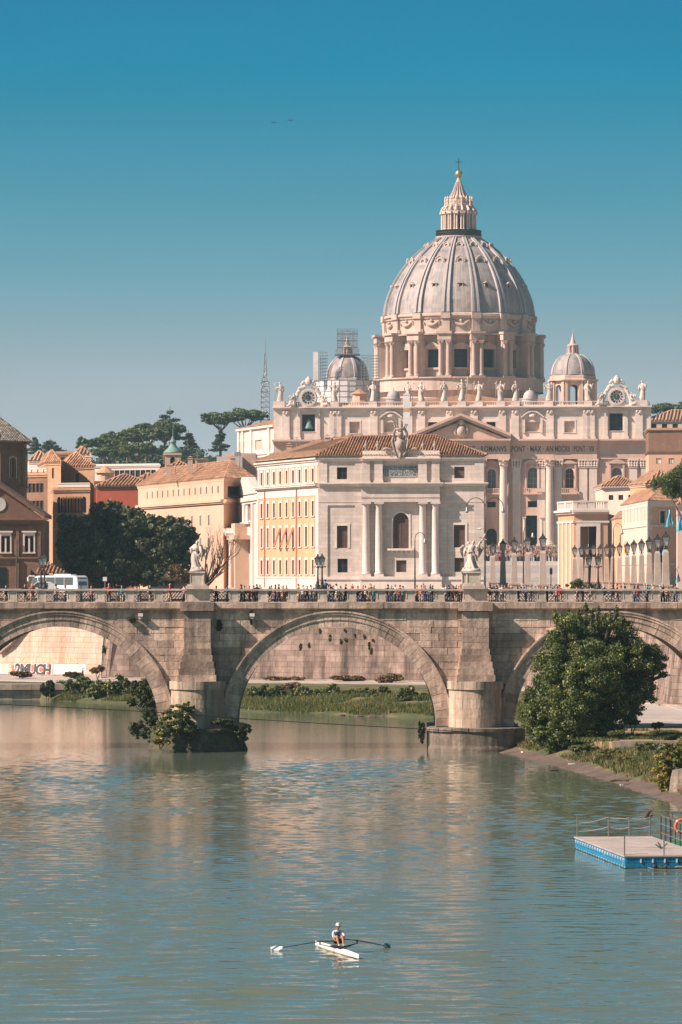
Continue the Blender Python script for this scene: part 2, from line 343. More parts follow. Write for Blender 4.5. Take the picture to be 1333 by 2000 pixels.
# ---- water: a waved sheet, calm by the piers, wind chop in the middle reach, long ripples near
def water_mat():
    m, t, b = new_mat('river_water'); g = N(t, 'ShaderNodeNewGeometry'); pos = g.outputs['Position']
    b.inputs['Base Color'].default_value = (0.112, 0.138, 0.10, 1); b.inputs['Roughness'].default_value = 0.03; b.inputs['IOR'].default_value = 1.33
    mp = N(t, 'ShaderNodeMapping'); mp.inputs['Scale'].default_value = (0.5, 1, 1); t.links.new(pos, mp.inputs[0])
    n = N(t, 'ShaderNodeTexNoise'); n.inputs['Scale'].default_value = 2.6; n.inputs['Detail'].default_value = 3; t.links.new(mp.outputs[0], n.inputs['Vector'])
    bp = N(t, 'ShaderNodeBump'); bp.inputs['Strength'].default_value = 0.4; bp.inputs['Distance'].default_value = 0.035; t.links.new(n.outputs[0], bp.inputs['Height']); t.links.new(bp.outputs[0], b.inputs['Normal'])
water_mat()
xs_ = np.concatenate([[-420, -200, -90, -50], np.arange(-34, 34.01, .38), [50, 90, 200, 420]]); ys_ = np.concatenate([[-60, 60, 115], np.arange(132, 222, .21), np.arange(222, 366, .34), np.arange(367, 546, 3.0)])
GX, GY = np.meshgrid(xs_, ys_, indexing='ij'); wr_ = np.random.default_rng(5)
def sm(a, b_, v): q = np.clip((v - a) / (b_ - a), 0, 1); return q * q * (3 - 2 * q)
wob = sum(np.sin(GX * kx + GY * ky + ph) * am for kx, ky, ph, am in ((.09, .03, 1, 14), (-.16, .05, 2, 8), (.31, .09, .4, 4), (.05, .11, 3, 6)))
yy_ = GY + wob; slick = .55 + .45 * sm(-.5, .5, np.sin(GX * .07 + GY * .045 + .6) + .7 * np.sin(GX * .19 - GY * .06 + 2) + .5 * np.sin(GY * .17 + GX * .03)); pat = .75 + .35 * np.sin(GX * .11 + GY * .07 + 1) * np.sin(GX * .05 - GY * .13) + .25 * np.sin(GX * .27 + GY * .21 + 2)
edge = slick * sm(126, 136, GY) * (1 - sm(350, 366, GY)) * (1 - sm(30, 34, np.abs(GX)))
env_long = (.18 + .82 * (1 - sm(200, 238, yy_))) * (1 - .8 * sm(310, 345, yy_)) * edge * pat; env_chop = (.85 + .4 * sm(205, 240, yy_)) * (1 - .8 * sm(318, 352, yy_)) * edge * (1.4 - .5 * pat)
Hh = np.zeros_like(GX)
for n_, l0, l1, rms, env, sd_ in ((32, 1.4, 3.0, .082, env_long, .32), (52, .7, 1.5, .08, env_chop, .5)):
    for _ in range(n_):
        lam = math.exp(wr_.uniform(math.log(l0), math.log(l1))); th_ = PI / 2 + wr_.normal(0, sd_); k = 2 * PI / lam; Hh += env * (rms * math.sqrt(2 / n_) / k) * np.sin(k * (math.cos(th_) * GX + math.sin(th_) * GY) + wr_.uniform(0, 6.28))
# rings left by the oars and the smooth trail of the boat
for cx, cy, a_, r_ in ((-2.45, 171.2, .03, 1.1), (1.95, 172.0, .025, 1.0), (-1.7, 163.5, .03, 1.5), (2.6, 164.6, .028, 1.5), (-.9, 156.5, .02, 1.9), (3.9, 157.0, .02, 1.9)):
    d_ = np.hypot(GX - cx, (GY - cy)); Hh += a_ * np.cos(d_ * 6.3) * np.exp(-(d_ / r_) ** 2); Hh *= 1 - .6 * np.exp(-(d_ / (r_ * .8)) ** 2)
tl = np.abs((GX - .66) * .96 + (GY - 167) * .27) ; Hh *= 1 - .7 * np.exp(-(tl / .35) ** 2) * sm(0, 3, 167 - GY)
nx_, ny_ = GX.shape; me = bpy.data.meshes.new('water'); vv = np.stack([GX, GY, Hh], -1).reshape(-1, 3); me.vertices.add(len(vv)); me.vertices.foreach_set('co', vv.astype(np.float32).ravel())
ii = np.arange(nx_ * ny_).reshape(nx_, ny_); fq = np.stack([ii[:-1, :-1], ii[1:, :-1], ii[1:, 1:], ii[:-1, 1:]], -1).reshape(-1, 4); nf = len(fq)
me.loops.add(nf * 4); me.loops.foreach_set('vertex_index', fq.ravel().astype(np.int32)); me.polygons.add(nf); me.polygons.foreach_set('loop_start', np.arange(0, nf * 4, 4, dtype=np.int32)); me.polygons.foreach_set('loop_total', np.full(nf, 4, dtype=np.int32))
me.materials.append(MAT['river_water']); me.update(calc_edges=True); me.polygons.foreach_set('use_smooth', [True] * nf); o = bpy.data.objects.new('water', me); COL.objects.link(o); tag(o, kind='structure')

def interp(x, pts):
    if x <= pts[0][0]: return pts[0][1]
    for (a, b), (c, d) in zip(pts, pts[1:]):
        if x <= c: return b + (d - b) * (x - a) / (c - a)
    return pts[-1][1]
def nz(x, y, s=1.0, k=0.0): return noise.noise(Vector((x * s, y * s, k)))

# ---- far embankment wall line (plan), left to right
WALL = [(-300, 640), (X(-330, 585), 585), (X(196, 546), 546), (X(212, 541), 541), (X(300, 540), 540), (X(485, 533), 533), (X(900, 521), 521),
        (X(1150, 470), 470), (X(1287, 442), 442), (X(1306, 429), 429), (X(1500, 414), 414), (300, 380)]
WTOP = 12.35
def yw(x): return interp(x, WALL)
# ---- street-level ground: one sheet from the embankment to the horizon
def street_z(x, y):
    z = STREET + 10.2 * max(0, min(1, (y - 980) / 240)) ** 1.0
    hill = 31 * math.exp(-((x + 58) / 62) ** 2 - ((y - 1570) / 230) ** 2) + 15 * math.exp(-((x + 190) / 120) ** 2 - ((y - 1500) / 260) ** 2)
    hill += 34 * math.exp(-((x - 190) / 110) ** 2 - ((y - 1750) / 220) ** 2)
    return z + hill + (0.0 if y < 1300 else 2.5 * nz(x, y, 0.01))
mb = MB(); xs = sorted({*[p[0] for p in WALL], *np.linspace(-900, 900, 121).tolist(), *np.linspace(-120, 120, 60).tolist()}); nt_ = 60
for x in xs:
    y0 = yw(x) + 1.1
    for k in range(nt_ + 1):
        y = y0 + (3000 - y0) * (k / nt_) ** 1.7
        mb.v.append((x, y, street_z(x, y)))
for i in range(len(xs) - 1):
    for k in range(nt_):
        a = i * (nt_ + 1) + k; mb.f.append((a, a + nt_ + 1, a + nt_ + 2, a + 1)); mb.m.append(0)
def ground_mat():
    m, t, b = new_mat('city_ground')
    g = N(t, 'ShaderNodeNewGeometry'); pos = g.outputs['Position']; sp = N(t, 'ShaderNodeSeparateXYZ'); t.links.new(pos, sp.inputs[0])
    r = N(t, 'ShaderNodeMapRange'); r.inputs[1].default_value = 27; r.inputs[2].default_value = 32; t.links.new(sp.outputs[2], r.inputs[0])
    f, _ = noise_fac(t, pos, 0.3, None, 5)
    c1 = mixc(t, f, (0.27, 0.24, 0.21), (0.36, 0.32, 0.285)); c2 = mixc(t, f, (0.035, 0.05, 0.022), (0.07, 0.085, 0.035))
    t.links.new(mixc(t, r.outputs[0], c1, c2), b.inputs['Base Color']); b.inputs['Roughness'].default_value = 0.92
ground_mat()
mb.build('ground', 'city_ground', kind='structure', smooth=True)

# ---- embankment wall: battered, its blocks real
emb = thing('embankment_wall', 'tall battered stone embankment wall along the far river bank', 'wall', (X(650, 525), 526, 1.5))
core = MB(); blocks = {'embankment': MB(), 'embankment_sunlit': MB()}
BASE = 1.4; LEAN = 0.11
for (a, b) in zip(WALL, WALL[1:]):
    fr = Fr(a, b); h = WTOP - BASE
    core.prism([fr(0, -.06, BASE - 1.5), fr(fr.L, -.06, BASE - 1.5), fr(fr.L, -1.9, BASE - 1.5), fr(0, -1.9, BASE - 1.5)],
               [fr(0, -.06 - LEAN * h, WTOP), fr(fr.L, -.06 - LEAN * h, WTOP), fr(fr.L, -1.9 - LEAN * h, WTOP), fr(0, -1.9 - LEAN * h, WTOP)])
    if fr.L > 120: continue
    pale = b[0] <= X(205, 546)  # sunlit stretch takes the lighter copy of the wall colour
    bm_ = blocks['embankment_sunlit' if pale else 'embankment']
    z = BASE; row = 0; ch = 0.72
    while z < WTOP - 0.05:
        z1 = min(z + ch, WTOP); u = -random.uniform(0, 1.2)
        while u < fr.L:
            wd = random.uniform(1.0, 1.9); u0, u1 = max(u, 0), min(u + wd, fr.L); u += wd
            if u1 - u0 < 0.05: continue
            pr = random.uniform(0.0, 0.03); e = 0.013
            va, vb = -LEAN * (z - BASE) + pr, -LEAN * (z1 - BASE) + pr
            bm_.hexa([fr(u0 + e, va, z + e), fr(u1 - e, va, z + e), fr(u1 - e, va - .12, z + e), fr(u0 + e, va - .12, z + e),
                      fr(u0 + e, vb, z1 - e), fr(u1 - e, vb, z1 - e), fr(u1 - e, vb - .12, z1 - e), fr(u0 + e, vb - .12, z1 - e)])
        z = z1
core.build('wall_core', 'bridge_mortar', emb)
for k, bm_ in blocks.items(): bm_.build('wall_blocks', k, emb, kind='stuff')
cop = MB()
for (a, b) in zip(WALL[1:], WALL[2:-1]):
    fr = Fr(a, b); h = WTOP - BASE; cop.fbox(fr, 0, fr.L, -LEAN * h - .7, -LEAN * h + .1, WTOP + .004, WTOP + .35)
cop.build('coping', 'quay_stone', emb)
# sloping stair string on the sunlit stretch
fr = Fr(WALL[1], WALL[2]); mbs = MB()
FG = fr
def on_sunlit(px):      # u along the sunlit stretch for a photo column
    best = min(np.linspace(0, FG.L, 900), key=lambda u: abs(666.5 + F * FG(u, 0, 0).x / FG(u, 0, 0).y - px)); return float(best)
ua, ub = on_sunlit(0), on_sunlit(66)
mbs.prism([fr(ua, .3, 4.6), fr(ua + 2.5, .3, 6.0), fr(ub, .3, 10.9), fr(ub, .3, 11.3), fr(ua + 2.5, .3, 6.5), fr(ua, .3, 5.1)],
          [fr(ua, -.9, 4.6), fr(ua + 2.5, -.9, 6.0), fr(ub, -.9, 10.9), fr(ub, -.9, 11.3), fr(ua + 2.5, -.9, 6.5), fr(ua, -.9, 5.1)])
mbs.build('stair_string', 'quay_stone', emb)

# ---- far bank: grass slope and riverside path
FARW = [(-200, 511), (X(75, 511), 511), (X(110, 503), 503), (X(200, 497), 497), (X(330, 492), 492), (X(480, 465), 465), (X(560, 462), 462), (X(620, 459), 459), (X(700, 452), 452),
        (X(760, 450), 450), (X(850, 446), 446), (X(1000, 430), 430), (X(1100, 400), 400), (60, 380)]
def far_h(x, y):
    d = y - interp(x, FARW)
    left = x < X(95, 508)
    if left: return -0.5 if d < 0 else min(1.72, 1.72 + 0.0 * d)
    return interp(d + 2.8 * nz(x, y, 0.13, 3) + nz(x, y, .4, 2), [(-3, -0.6), (0, -0.02), (1.2, 0.18), (6, 0.75), (16, 1.45), (24, 1.75), (40, 1.8)])
mb = MB(); gx = np.arange(-80, 62, 0.8); gy = np.arange(398, 548, 0.8)
for x in gx:
    for y in gy: mb.v.append((float(x), float(y), far_h(float(x), float(y))))
ny = len(gy)
for i in range(len(gx) - 1):
    for k in range(ny - 1):
        a = i * ny + k
        if gy[k] > yw(float(gx[i])) + 2 or gy[k + 1] < interp(float(gx[i]), FARW) - 4: continue
        mb.f.append((a, a + ny, a + ny + 1, a + 1)); mb.m.append(0)
mb.build('far_bank', 'bank_soil', kind='structure', smooth=True)
mb = MB(); pts = [p for p in WALL if -75 < p[0] < 60]
for (a, b) in zip(pts, pts[1:]):
    wa, wb_ = (26 if a[0] < X(250, 540) else 13), (26 if b[0] < X(250, 540) else 13)
    mb.hexa([(a[0], a[1] - wa, 1.55), (b[0], b[1] - wb_, 1.55), (b[0], b[1], 1.55), (a[0], a[1], 1.55), (a[0], a[1] - wa, 1.87), (b[0], b[1] - wb_, 1.87), (b[0], b[1], 1.87), (a[0], a[1], 1.87)])
mb.build('river_path', 'paving', kind='structure')
q = thing('river_quay', 'low stone quay edge left of the grassy far bank under the left arch', 'quay', (X(30, 510), 510, 0))
mb = MB(); u = -58.0
while u < X(118, 509):
    w_ = random.uniform(2.0, 3.4)
    for z0, z1, yf in ((-0.4, 0.55, 509.9), (0.58, 1.18, 509.8), (1.21, 1.9, 509.4)):
        mb.box(u, u + w_ - 0.03, yf + random.uniform(0, .06), 513.2, z0, z1)
    u += w_
mb.build('quay_blocks', 'quay_stone', q, kind='stuff')
mb = MB()                                    # low ledge at the wall foot
for (a, b) in zip(pts, pts[1:]):
    fr = Fr(a, b); mb.fbox(fr, 0, fr.L, 0.0, 1.0, 1.5, 2.02)
mb.build('wall_footing', 'quay_stone', emb)

# ---- near right bank
RW = [(90, 28), (200, 25), (250, 23.2), (267, 22.9), (287, 22.05), (306, 20.4), (330, 17.9), (352, 15.1), (362, 13.4), (376, 15.5), (400, 19), (430, 24)]
def near_h(x, y):
    d = x - interp(y, RW) + 0.5 * nz(x, y, 0.22)
    h = interp(d, [(-3, -0.7), (0, 0.0), (1.3, 0.32), (2.6, 0.75), (5, 1.1), (9, 1.25), (30, 1.5)])
    return h + 0.08 * nz(x, y, 0.9, 2)
TY = 337.5
mb = MB(); gx = np.arange(11, 64, 0.5); gy = np.arange(110, 366, 0.8); ny = len(gy)
for x in gx:
    for y in gy: mb.v.append((float(x), float(y), near_h(float(x), float(y))))
for i in range(len(gx) - 1):
    for k in range(ny - 1):
        a = i * ny + k
        d = gx[i] - interp(float(gy[k]), RW)
        if d < -3.5: continue
        mb.f.append((a, a + ny, a + ny + 1, a + 1)); mb.m.append(0 if d < 1.25 + 0.7 * nz(float(gx[i]), float(gy[k]), 0.4) else 1)
mb.build('near_bank', ['mud', 'bank_soil'], kind='structure', smooth=True)
# raised terrace with a low stone edge; it runs on under the right arch
mb = MB(); mb.prism([(22.4, TY, -1), (66, TY, -1), (66, 441, -1), (24, 441, -1), (18.4, 364, -1), (18.4, 354, -1)], [(22.4, TY, 1.8), (66, TY, 1.8), (66, 441, 1.8), (24, 441, 1.8), (18.4, 364, 1.8), (18.4, 354, 1.8)])
mb.build('terrace', 'earth', kind='structure')
mb = MB(); mb.quad((20.5, 372, 1.806), (66, 366, 1.806), (66, 440, 1.806), (25, 440, 1.806)); mb.build('terrace_path', 'paving', kind='structure')
t_ = thing('terrace_kerb', 'low stone retaining kerb along the terrace beside the leafy tree', 'kerb', (25, TY, 1))
me = None
for i in range(24):
    if me is None:
        m_ = MB(); m_.box(-.93, .93, -.2, .25, 0, .95); me = m_.mesh('kerb_stone', 'quay_stone')
    inst(me, 'kerb_stone', t_, (23.4 + i * 1.9, TY + random.uniform(-.05, .05), 0.96 + random.uniform(-.04, .03)), random.uniform(-.015, .015))

# ================================================================== BRIDGE
YB, YR = 364.0, 373.5
XC = [X(657.5, YB) + k * 24.68 for k in (-1, 0, 1)]
RI, RE, ZC = 8.87, 10.12, 2.1
XP = [(XC[0] + XC[1]) / 2, (XC[1] + XC[2]) / 2]
bridge = thing('stone_bridge', 'old travertine arch bridge with iron lattice parapet over the river', 'bridge', (XC[1], YB + 4.7, 0))
poly = [(-64, -1.5)]
for c in XC:
    poly.append((c - RI, -1.5)); poly += [(c + RI * math.cos(a), ZC + RI * math.sin(a)) for a in np.linspace(PI, 0, 41)]; poly.append((c + RI, -1.5))
poly += [(64, -1.5), (64, 12.9), (-64, 12.9)]
mb = MB(); n = len(poly)
mb.add([(a, YB + .07, b) for a, b in poly], [tuple(range(n))], 0)
mb.add([(a, YR, b) for a, b in poly], [tuple(range(n - 1, -1, -1))], 0)
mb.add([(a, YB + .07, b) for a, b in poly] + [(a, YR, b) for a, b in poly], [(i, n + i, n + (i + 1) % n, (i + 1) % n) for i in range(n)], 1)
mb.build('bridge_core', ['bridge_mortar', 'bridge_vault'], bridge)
def clip(poly, px, pz, nx, nz_):           # keep the side the normal points to
    out = []
    for i in range(len(poly)):
        a, b = poly[i], poly[(i + 1) % len(poly)]
        da = (a[0] - px) * nx + (a[1] - pz) * nz_; db = (b[0] - px) * nx + (b[1] - pz) * nz_
        if da >= 0: out.append(a)
        if (da >= 0) != (db >= 0):
            s = da / (da - db); out.append((a[0] + (b[0] - a[0]) * s, a[1] + (b[1] - a[1]) * s))
    return out
def stone_piece(name, poly, y0, y1, m, parent, bev=0.03):
    """one dressed stone: polygon (x, z) with a small chamfer round its face"""
    cx = sum(p[0] for p in poly) / len(poly); cz = sum(p[1] for p in poly) / len(poly); b_ = MB(); n = len(poly)
    sh = []
    for x, z in poly:
        L = math.hypot(x - cx, z - cz) or 1; sh.append((x - (x - cx) / L * bev, z - (z - cz) / L * bev))
    vs = [(x, y1, z) for x, z in poly] + [(x, y0 + bev * .7, z) for x, z in poly] + [(x, y0, z) for x, z in sh]
    fs = [(i, (i + 1) % n, n + (i + 1) % n, n + i) for i in range(n)] + [(n + i, n + (i + 1) % n, 2 * n + (i + 1) % n, 2 * n + i) for i in range(n)] + [tuple(range(2 * n, 3 * n))]
    b_.add(vs, [f[::-1] for f in fs]); return b_.build(name, m, parent)
spw = MB(); spw.box(-64, 64, YB + .35, YB + .5, 12.5, 12.89); spandrel = spw.build('spandrel_wall', 'bridge_mortar', bridge)
random.seed(21)
z = 1.2; course = 0
while z < 12.38:
    ch = random.choice((0.56, 0.6, 0.66, 0.7)); z1 = min(z + ch, 12.42); x = -32.6 - random.uniform(0, 1.5)
    while x < 32.6:
        wd = random.uniform(1.1, 2.6); x1 = x + wd; e = 0.011
        pl = [(x + e, z + e), (x1 - e, z + e), (x1 - e, z1 - e), (x + e, z1 - e)]; x = x1
        if any(abs(p[0] - xp) < 1.1 for xp in XP for p in pl) and all(abs(p[0] - xp) < 1.25 for xp in XP[:1] for p in pl): continue
        if z1 < 6.0 and min(abs((pl[0][0] + pl[1][0]) / 2 - xp) for xp in XP) < 2.2: continue
        ok = True
        for c in XC:
            ds = [math.hypot(p[0] - c, p[1] - ZC) for p in pl]
            if max(ds) < RE + .05 or (z1 < ZC and abs((pl[0][0] + pl[1][0]) / 2 - c) < RE): ok = False; break
            if min(ds) < RE + 1.5:
                mx, mz_ = sum(p[0] for p in pl) / len(pl) - c, sum(p[1] for p in pl) / len(pl) - ZC; L = math.hypot(mx, mz_); mx, mz_ = mx / L, mz_ / L
                pl = clip(pl, c + mx * (RE - .06), ZC + mz_ * (RE - .06), mx, mz_)
                if len(pl) < 3: ok = False; break
        if not ok: continue
        ar = 0.5 * abs(sum(pl[i][0] * pl[(i + 1) % len(pl)][1] - pl[(i + 1) % len(pl)][0] * pl[i][1] for i in range(len(pl))))
        if ar < 0.06: continue
        stone_piece('stone', pl, YB - random.uniform(0.0, 0.055), YB + .12, 'bridge_stone', spandrel)
    z = z1; course += 1
# arch rings
for c in XC:
    ring = MB()
    for a in range(60):
        a0, a1 = PI * a / 60, PI * (a + 1) / 60
        for r0, r1, yf in ((RE - .2, RE + .02, YB - .26), (RE + .02, RE + .17, YB - .34)):
            p = [(c + r * math.cos(t_a), r * math.sin(t_a) + ZC) for r, t_a in ((r0, a0), (r1, a0), (r1, a1), (r0, a1))]
            ring.prism([(u, yf, w) for u, w in p], [(u, YB + .1, w) for u, w in p])
    rg = ring.build('arch_moulding', 'bridge_stone', bridge)
    nv = 41
    for k in range(nv):
        a0, a1 = PI * (k + .018) / nv, PI * (k + 1 - .018) / nv
        v_ = MB(); yo = -random.uniform(0, .03)
        for r0, r1, yf in ((RI - .004, RI + .62, YB - .07 + yo), (RI + .62, RE - .19, YB - .15 + yo)):
            p = [(c + r * math.cos(t_a), r * math.sin(t_a) + ZC) for r, t_a in ((r0, a0), (r1, a0), (r1, a1), (r0, a1))]
            v_.prism([(u, yf, w) for u, w in p], [(u, YB + .5, w) for u, w in p])
        v_.build('voussoir', 'bridge_stone', rg)
# cornice under the parapet
x = -47.2
while x < 47.2:
    wd = random.uniform(1.9, 3.6); c_ = MB(); dz = random.uniform(-.015, .015)
    c_.prism([(x + .012, YB - .05, 12.43), (x + wd - .012, YB - .05, 12.43), (x + wd - .012, YB + .6, 12.43), (x + .012, YB + .6, 12.43)],
             [(x + .012, YB - .42, 12.60 + dz), (x + wd - .012, YB - .42, 12.60 + dz), (x + wd - .012, YB + .6, 12.60 + dz), (x + .012, YB + .6, 12.60 + dz)])
    c_.box(x + .012, x + wd - .012, YB - .45 + random.uniform(-.02, .02), YB + .6, 12.60 + dz, 13.10)
    c_.build('cornice_block', 'bridge_stone', bridge); x += wd
# piers
STEPR = [1266.6, 1279, 1292, 1305, 1317.5, 1330]; STEPW = [2.39, 2.5, 2.72, 2.96, 3.18, 3.42]
for ip, xp in enumerate(XP):
    pier = MB(); pier.box(xp - 1.15, xp + 1.15, YB - 1.0, YB + .2, 6.0, 12.4); pr = pier.build('pier', 'bridge_mortar', bridge)
    zt = [Z(1195, YB), 11.45, 10.85, 10.1, 9.6, Z(1266.6, YB)]
    for k in range(5):
        cut = random.uniform(-.5, .5)
        for (a, b) in ((-1.195, cut), (cut, 1.195)):
            s_ = MB(); s_.box(xp + a + .008, xp + b - .008, YB - 1.12 - random.uniform(0, .025), YB, zt[k + 1] + .008, zt[k] - .008); s_.build('pier_stone', 'bridge_stone', pr)
    for k in range(5):
        w_ = STEPW[k + 1] / 2; s_ = MB(); yf = YB - 1.12 - .24 * (k + 1)
        z0, z1 = Z(STEPR[k + 1], YB), Z(STEPR[k], YB)
        s_.box(xp - w_, xp + w_, yf, YB, z0 + .008, z1); s_.build('pier_step', 'bridge_stone', pr)
    cb = MB(); cb.box(xp - 1.5, xp + 1.5, YB - 1.42, YB + .3, Z(1193, YB), 13.14); cb.build('pier_cap', 'bridge_stone', pr)
    # rounded cutwater in courses
    def nose_pt(a, hw, pj, z): return (xp + hw * math.cos(a), YB + .1 - pj * math.sin(a), z)
    zz = [2.0, 2.85, 3.75, 4.6, 5.42, 6.15]
    for k in range(5):
        hw, pj = (2.38, 2.9) if k < 4 else (2.52, 3.06)
        cuts = [PI * q_ / 6 + (0.2 if k % 2 else 0) for q_ in range(7)]; cuts[0] = 0; cuts[-1] = PI
        for a0, a1 in zip(cuts, cuts[1:]):
            s_ = MB(); aa = np.linspace(a0 + .004, a1 - .004, 5); e = random.uniform(0, .02)
            bot = [nose_pt(a, hw + e, pj + e, zz[k] + .004) for a in aa] + [(xp + .3 * math.cos((a0 + a1) / 2), YB + .2, zz[k] + .004)]
            top = [nose_pt(a, hw + e, pj + e, zz[k + 1] - .004) for a in aa] + [(xp + .3 * math.cos((a0 + a1) / 2), YB + .2, zz[k + 1] - .004)]
            s_.prism(bot[::-1], top[::-1]); s_.build('cutwater_stone', 'pier_stone', pr)
    # plinth in the water
    pl_ = MB(); aa = np.linspace(PI, 0, 25); hw, pj = (4.25, 4.4) if ip else (4.0, 4.1)
    levels = [(-1.2, .15), (0.25, .1), (0.55, 0.0), (1.85, 0.0), (2.06, -.04)] if ip else [(-1.2, .5), (0.2, .45), (0.7, .2), (1.5, 0.05), (2.0, -.25)]
    rings = []
    for zl, ex in levels:
        row_ = []
        for a in aa:
            f_ = 1 + (0.05 if ip == 0 else 0.012) * nz(math.cos(a) * 4, zl * 2, 0.9, ip)
            row_.append((xp + (.15 if ip else 0) + (hw + ex) * f_ * math.cos(a), YB - .4 - (pj + ex) * f_ * abs(math.sin(a)) ** .8, zl))
        rings.append(row_)
    n = len(aa); vs = [p for r_ in rings for p in r_]
    fs = [(j * n + i, j * n + i + 1, (j + 1) * n + i + 1, (j + 1) * n + i) for j in range(len(levels) - 1) for i in range(n - 1)] + [tuple((len(levels) - 1) * n + i for i in range(n))]
    pl_.add(vs, [f[::-1] for f in fs]); pl_.box(xp - hw * .95, xp + hw * .95, YB - .5, YR + 3, -1.2, 2.0)
    pmt = 'plinth_stone' if ip else 'plinth_moss'; plo = pl_.build('pier_plinth', pmt, pr)
    for k in range(9):                             # coping stones round the plinth
        a0, a1 = PI * k / 9 + .01, PI * (k + 1) / 9 - .01; s_ = MB(); aa2 = np.linspace(a0, a1, 4)
        po = [(xp + (hw + .12) * math.cos(a), YB - .4 - (pj + .12) * abs(math.sin(a)) ** .8) for a in aa2] + [(xp + (hw - .8) * math.cos(a), YB - .4 - (pj - .8) * abs(math.sin(a)) ** .8) for a in aa2[::-1]]
        z0_ = 2.07 + random.uniform(-.05, .03) - (.1 if ip == 0 else 0)
        s_.prism([(u, v, z0_ - .28) for u, v in po][::-1], [(u, v, z0_) for u, v in po][::-1]); s_.build('plinth_stone', pmt, plo)
# deck and parapets
mb = MB(); mb.box(-64, 64, YB + .3, YR - .3, 12.6, 12.94); mb.build('deck', 'sett_street', bridge)
PILL = [X(p, YB) for p in (-33, 25, 82, 140, 196, 254, 310, 457.5, 514, 572, 630, 687, 745, 802, 860, 1002, 1058, 1114.5, 1170, 1226, 1281, 1338, *range(1396, 1740, 58), *range(-91, -400, -58))]
def pillar_mesh(w, name):
    b_ = MB(); h = w / 2
    b_.box(-h - .06, h + .06, -.36, .36, 0, .11); b_.box(-h, h, -.27, .27, .11, .95)
    for sy in (-1, 1):                       # raised frame round a sunk panel
        y0, y1 = (-.30, -.27) if sy < 0 else (.27, .30)
        b_.box(-h, -h + .1, y0, y1, .11, .95); b_.box(h - .1, h, y0, y1, .11, .95); b_.box(-h + .1, h - .1, y0, y1, .11, .22); b_.box(-h + .1, h - .1, y0, y1, .84, .95)
    return b_.mesh(name, 'balustrade_stone')
pm = pillar_mesh(.8, 'parapet_pillar'); pmw = pillar_mesh(2.2, 'parapet_pedestal')
allp = sorted([(x, .8) for x in PILL] + [(xp, 2.2) for xp in XP])
def lattice(L):
    b_ = MB(); h = .8; n_ = max(2, round(L / .30)); st = L / n_; r_ = .017
    for k in range(-3, n_ + 1):
        for s in (1, -1):
            # diagonal bars clipped to the panel
            x0 = k * st; pts_ = [(x0, 0), (x0 + h * .82, h)] if s > 0 else [(x0, h), (x0 + h * .82, 0)]
            (xa, za), (xb, zb) = pts_
            if xb < 0 or xa > L: continue
            if xa < 0: f_ = -xa / (xb - xa); za = za + (zb - za) * f_; xa = 0
            if xb > L: f_ = (L - xa) / (xb - xa); zb = za + (zb - za) * f_; xb = L
            b_.tube([(xa, 0, za), (xb, 0, zb)], r_, 4)
    for z_ in (0.0, h): b_.box(0, L, -.025, .025, z_ - .02, z_ + .02)
    for k in range(n_):
        cx_ = (k + .5) * st
        b_.lathe((cx_, 0, h * .5), [(.075, -.012), (.095, -.012), (.095, .012), (.075, .012)], 8)
    return b_.mesh('lattice_panel', 'iron')
cache = {}
for yr, kind_ in ((YB + .05, 0), (YR - .35, 1)):
    rail = MB()
    rail.box(-64, 64, yr - .36, yr + .36, 14.12, 14.17); rail.box(-64, 64, yr - .42, yr + .42, 14.17, 14.30)
    rl = rail.build('parapet_rail', 'balustrade_stone', bridge)
    b_ = MB(); b_.box(-64, 64, yr - .34, yr + .34, 13.04, 13.16); b_.build('parapet_base', 'balustrade_stone', bridge)
    for (x, w_) in allp: inst(pm if w_ < 1 else pmw, 'parapet_pillar', bridge, (x, yr, 13.162))
    for (xa, wa), (xb, wb_) in zip(allp, allp[1:]):
        L = round(xb - wb_ / 2 - xa - wa / 2, 2)
        if L not in cache: cache[L] = lattice(L)
        inst(cache[L], 'lattice_panel', bridge, (xa + wa / 2, yr, 13.22))
# little box lamps on the spandrels
for px in (275, 493):
    b_ = MB(); x = X(px, YB); b_.box(x - .22, x + .22, YB - .55, YB - .08, Z(1204, YB), Z(1198, YB)); b_.box(x - .16, x + .16, YB - .45, YB - .08, Z(1209, YB), Z(1204, YB) - .004)
    b_.build('spandrel_floodlight', 'frame_pale', bridge)
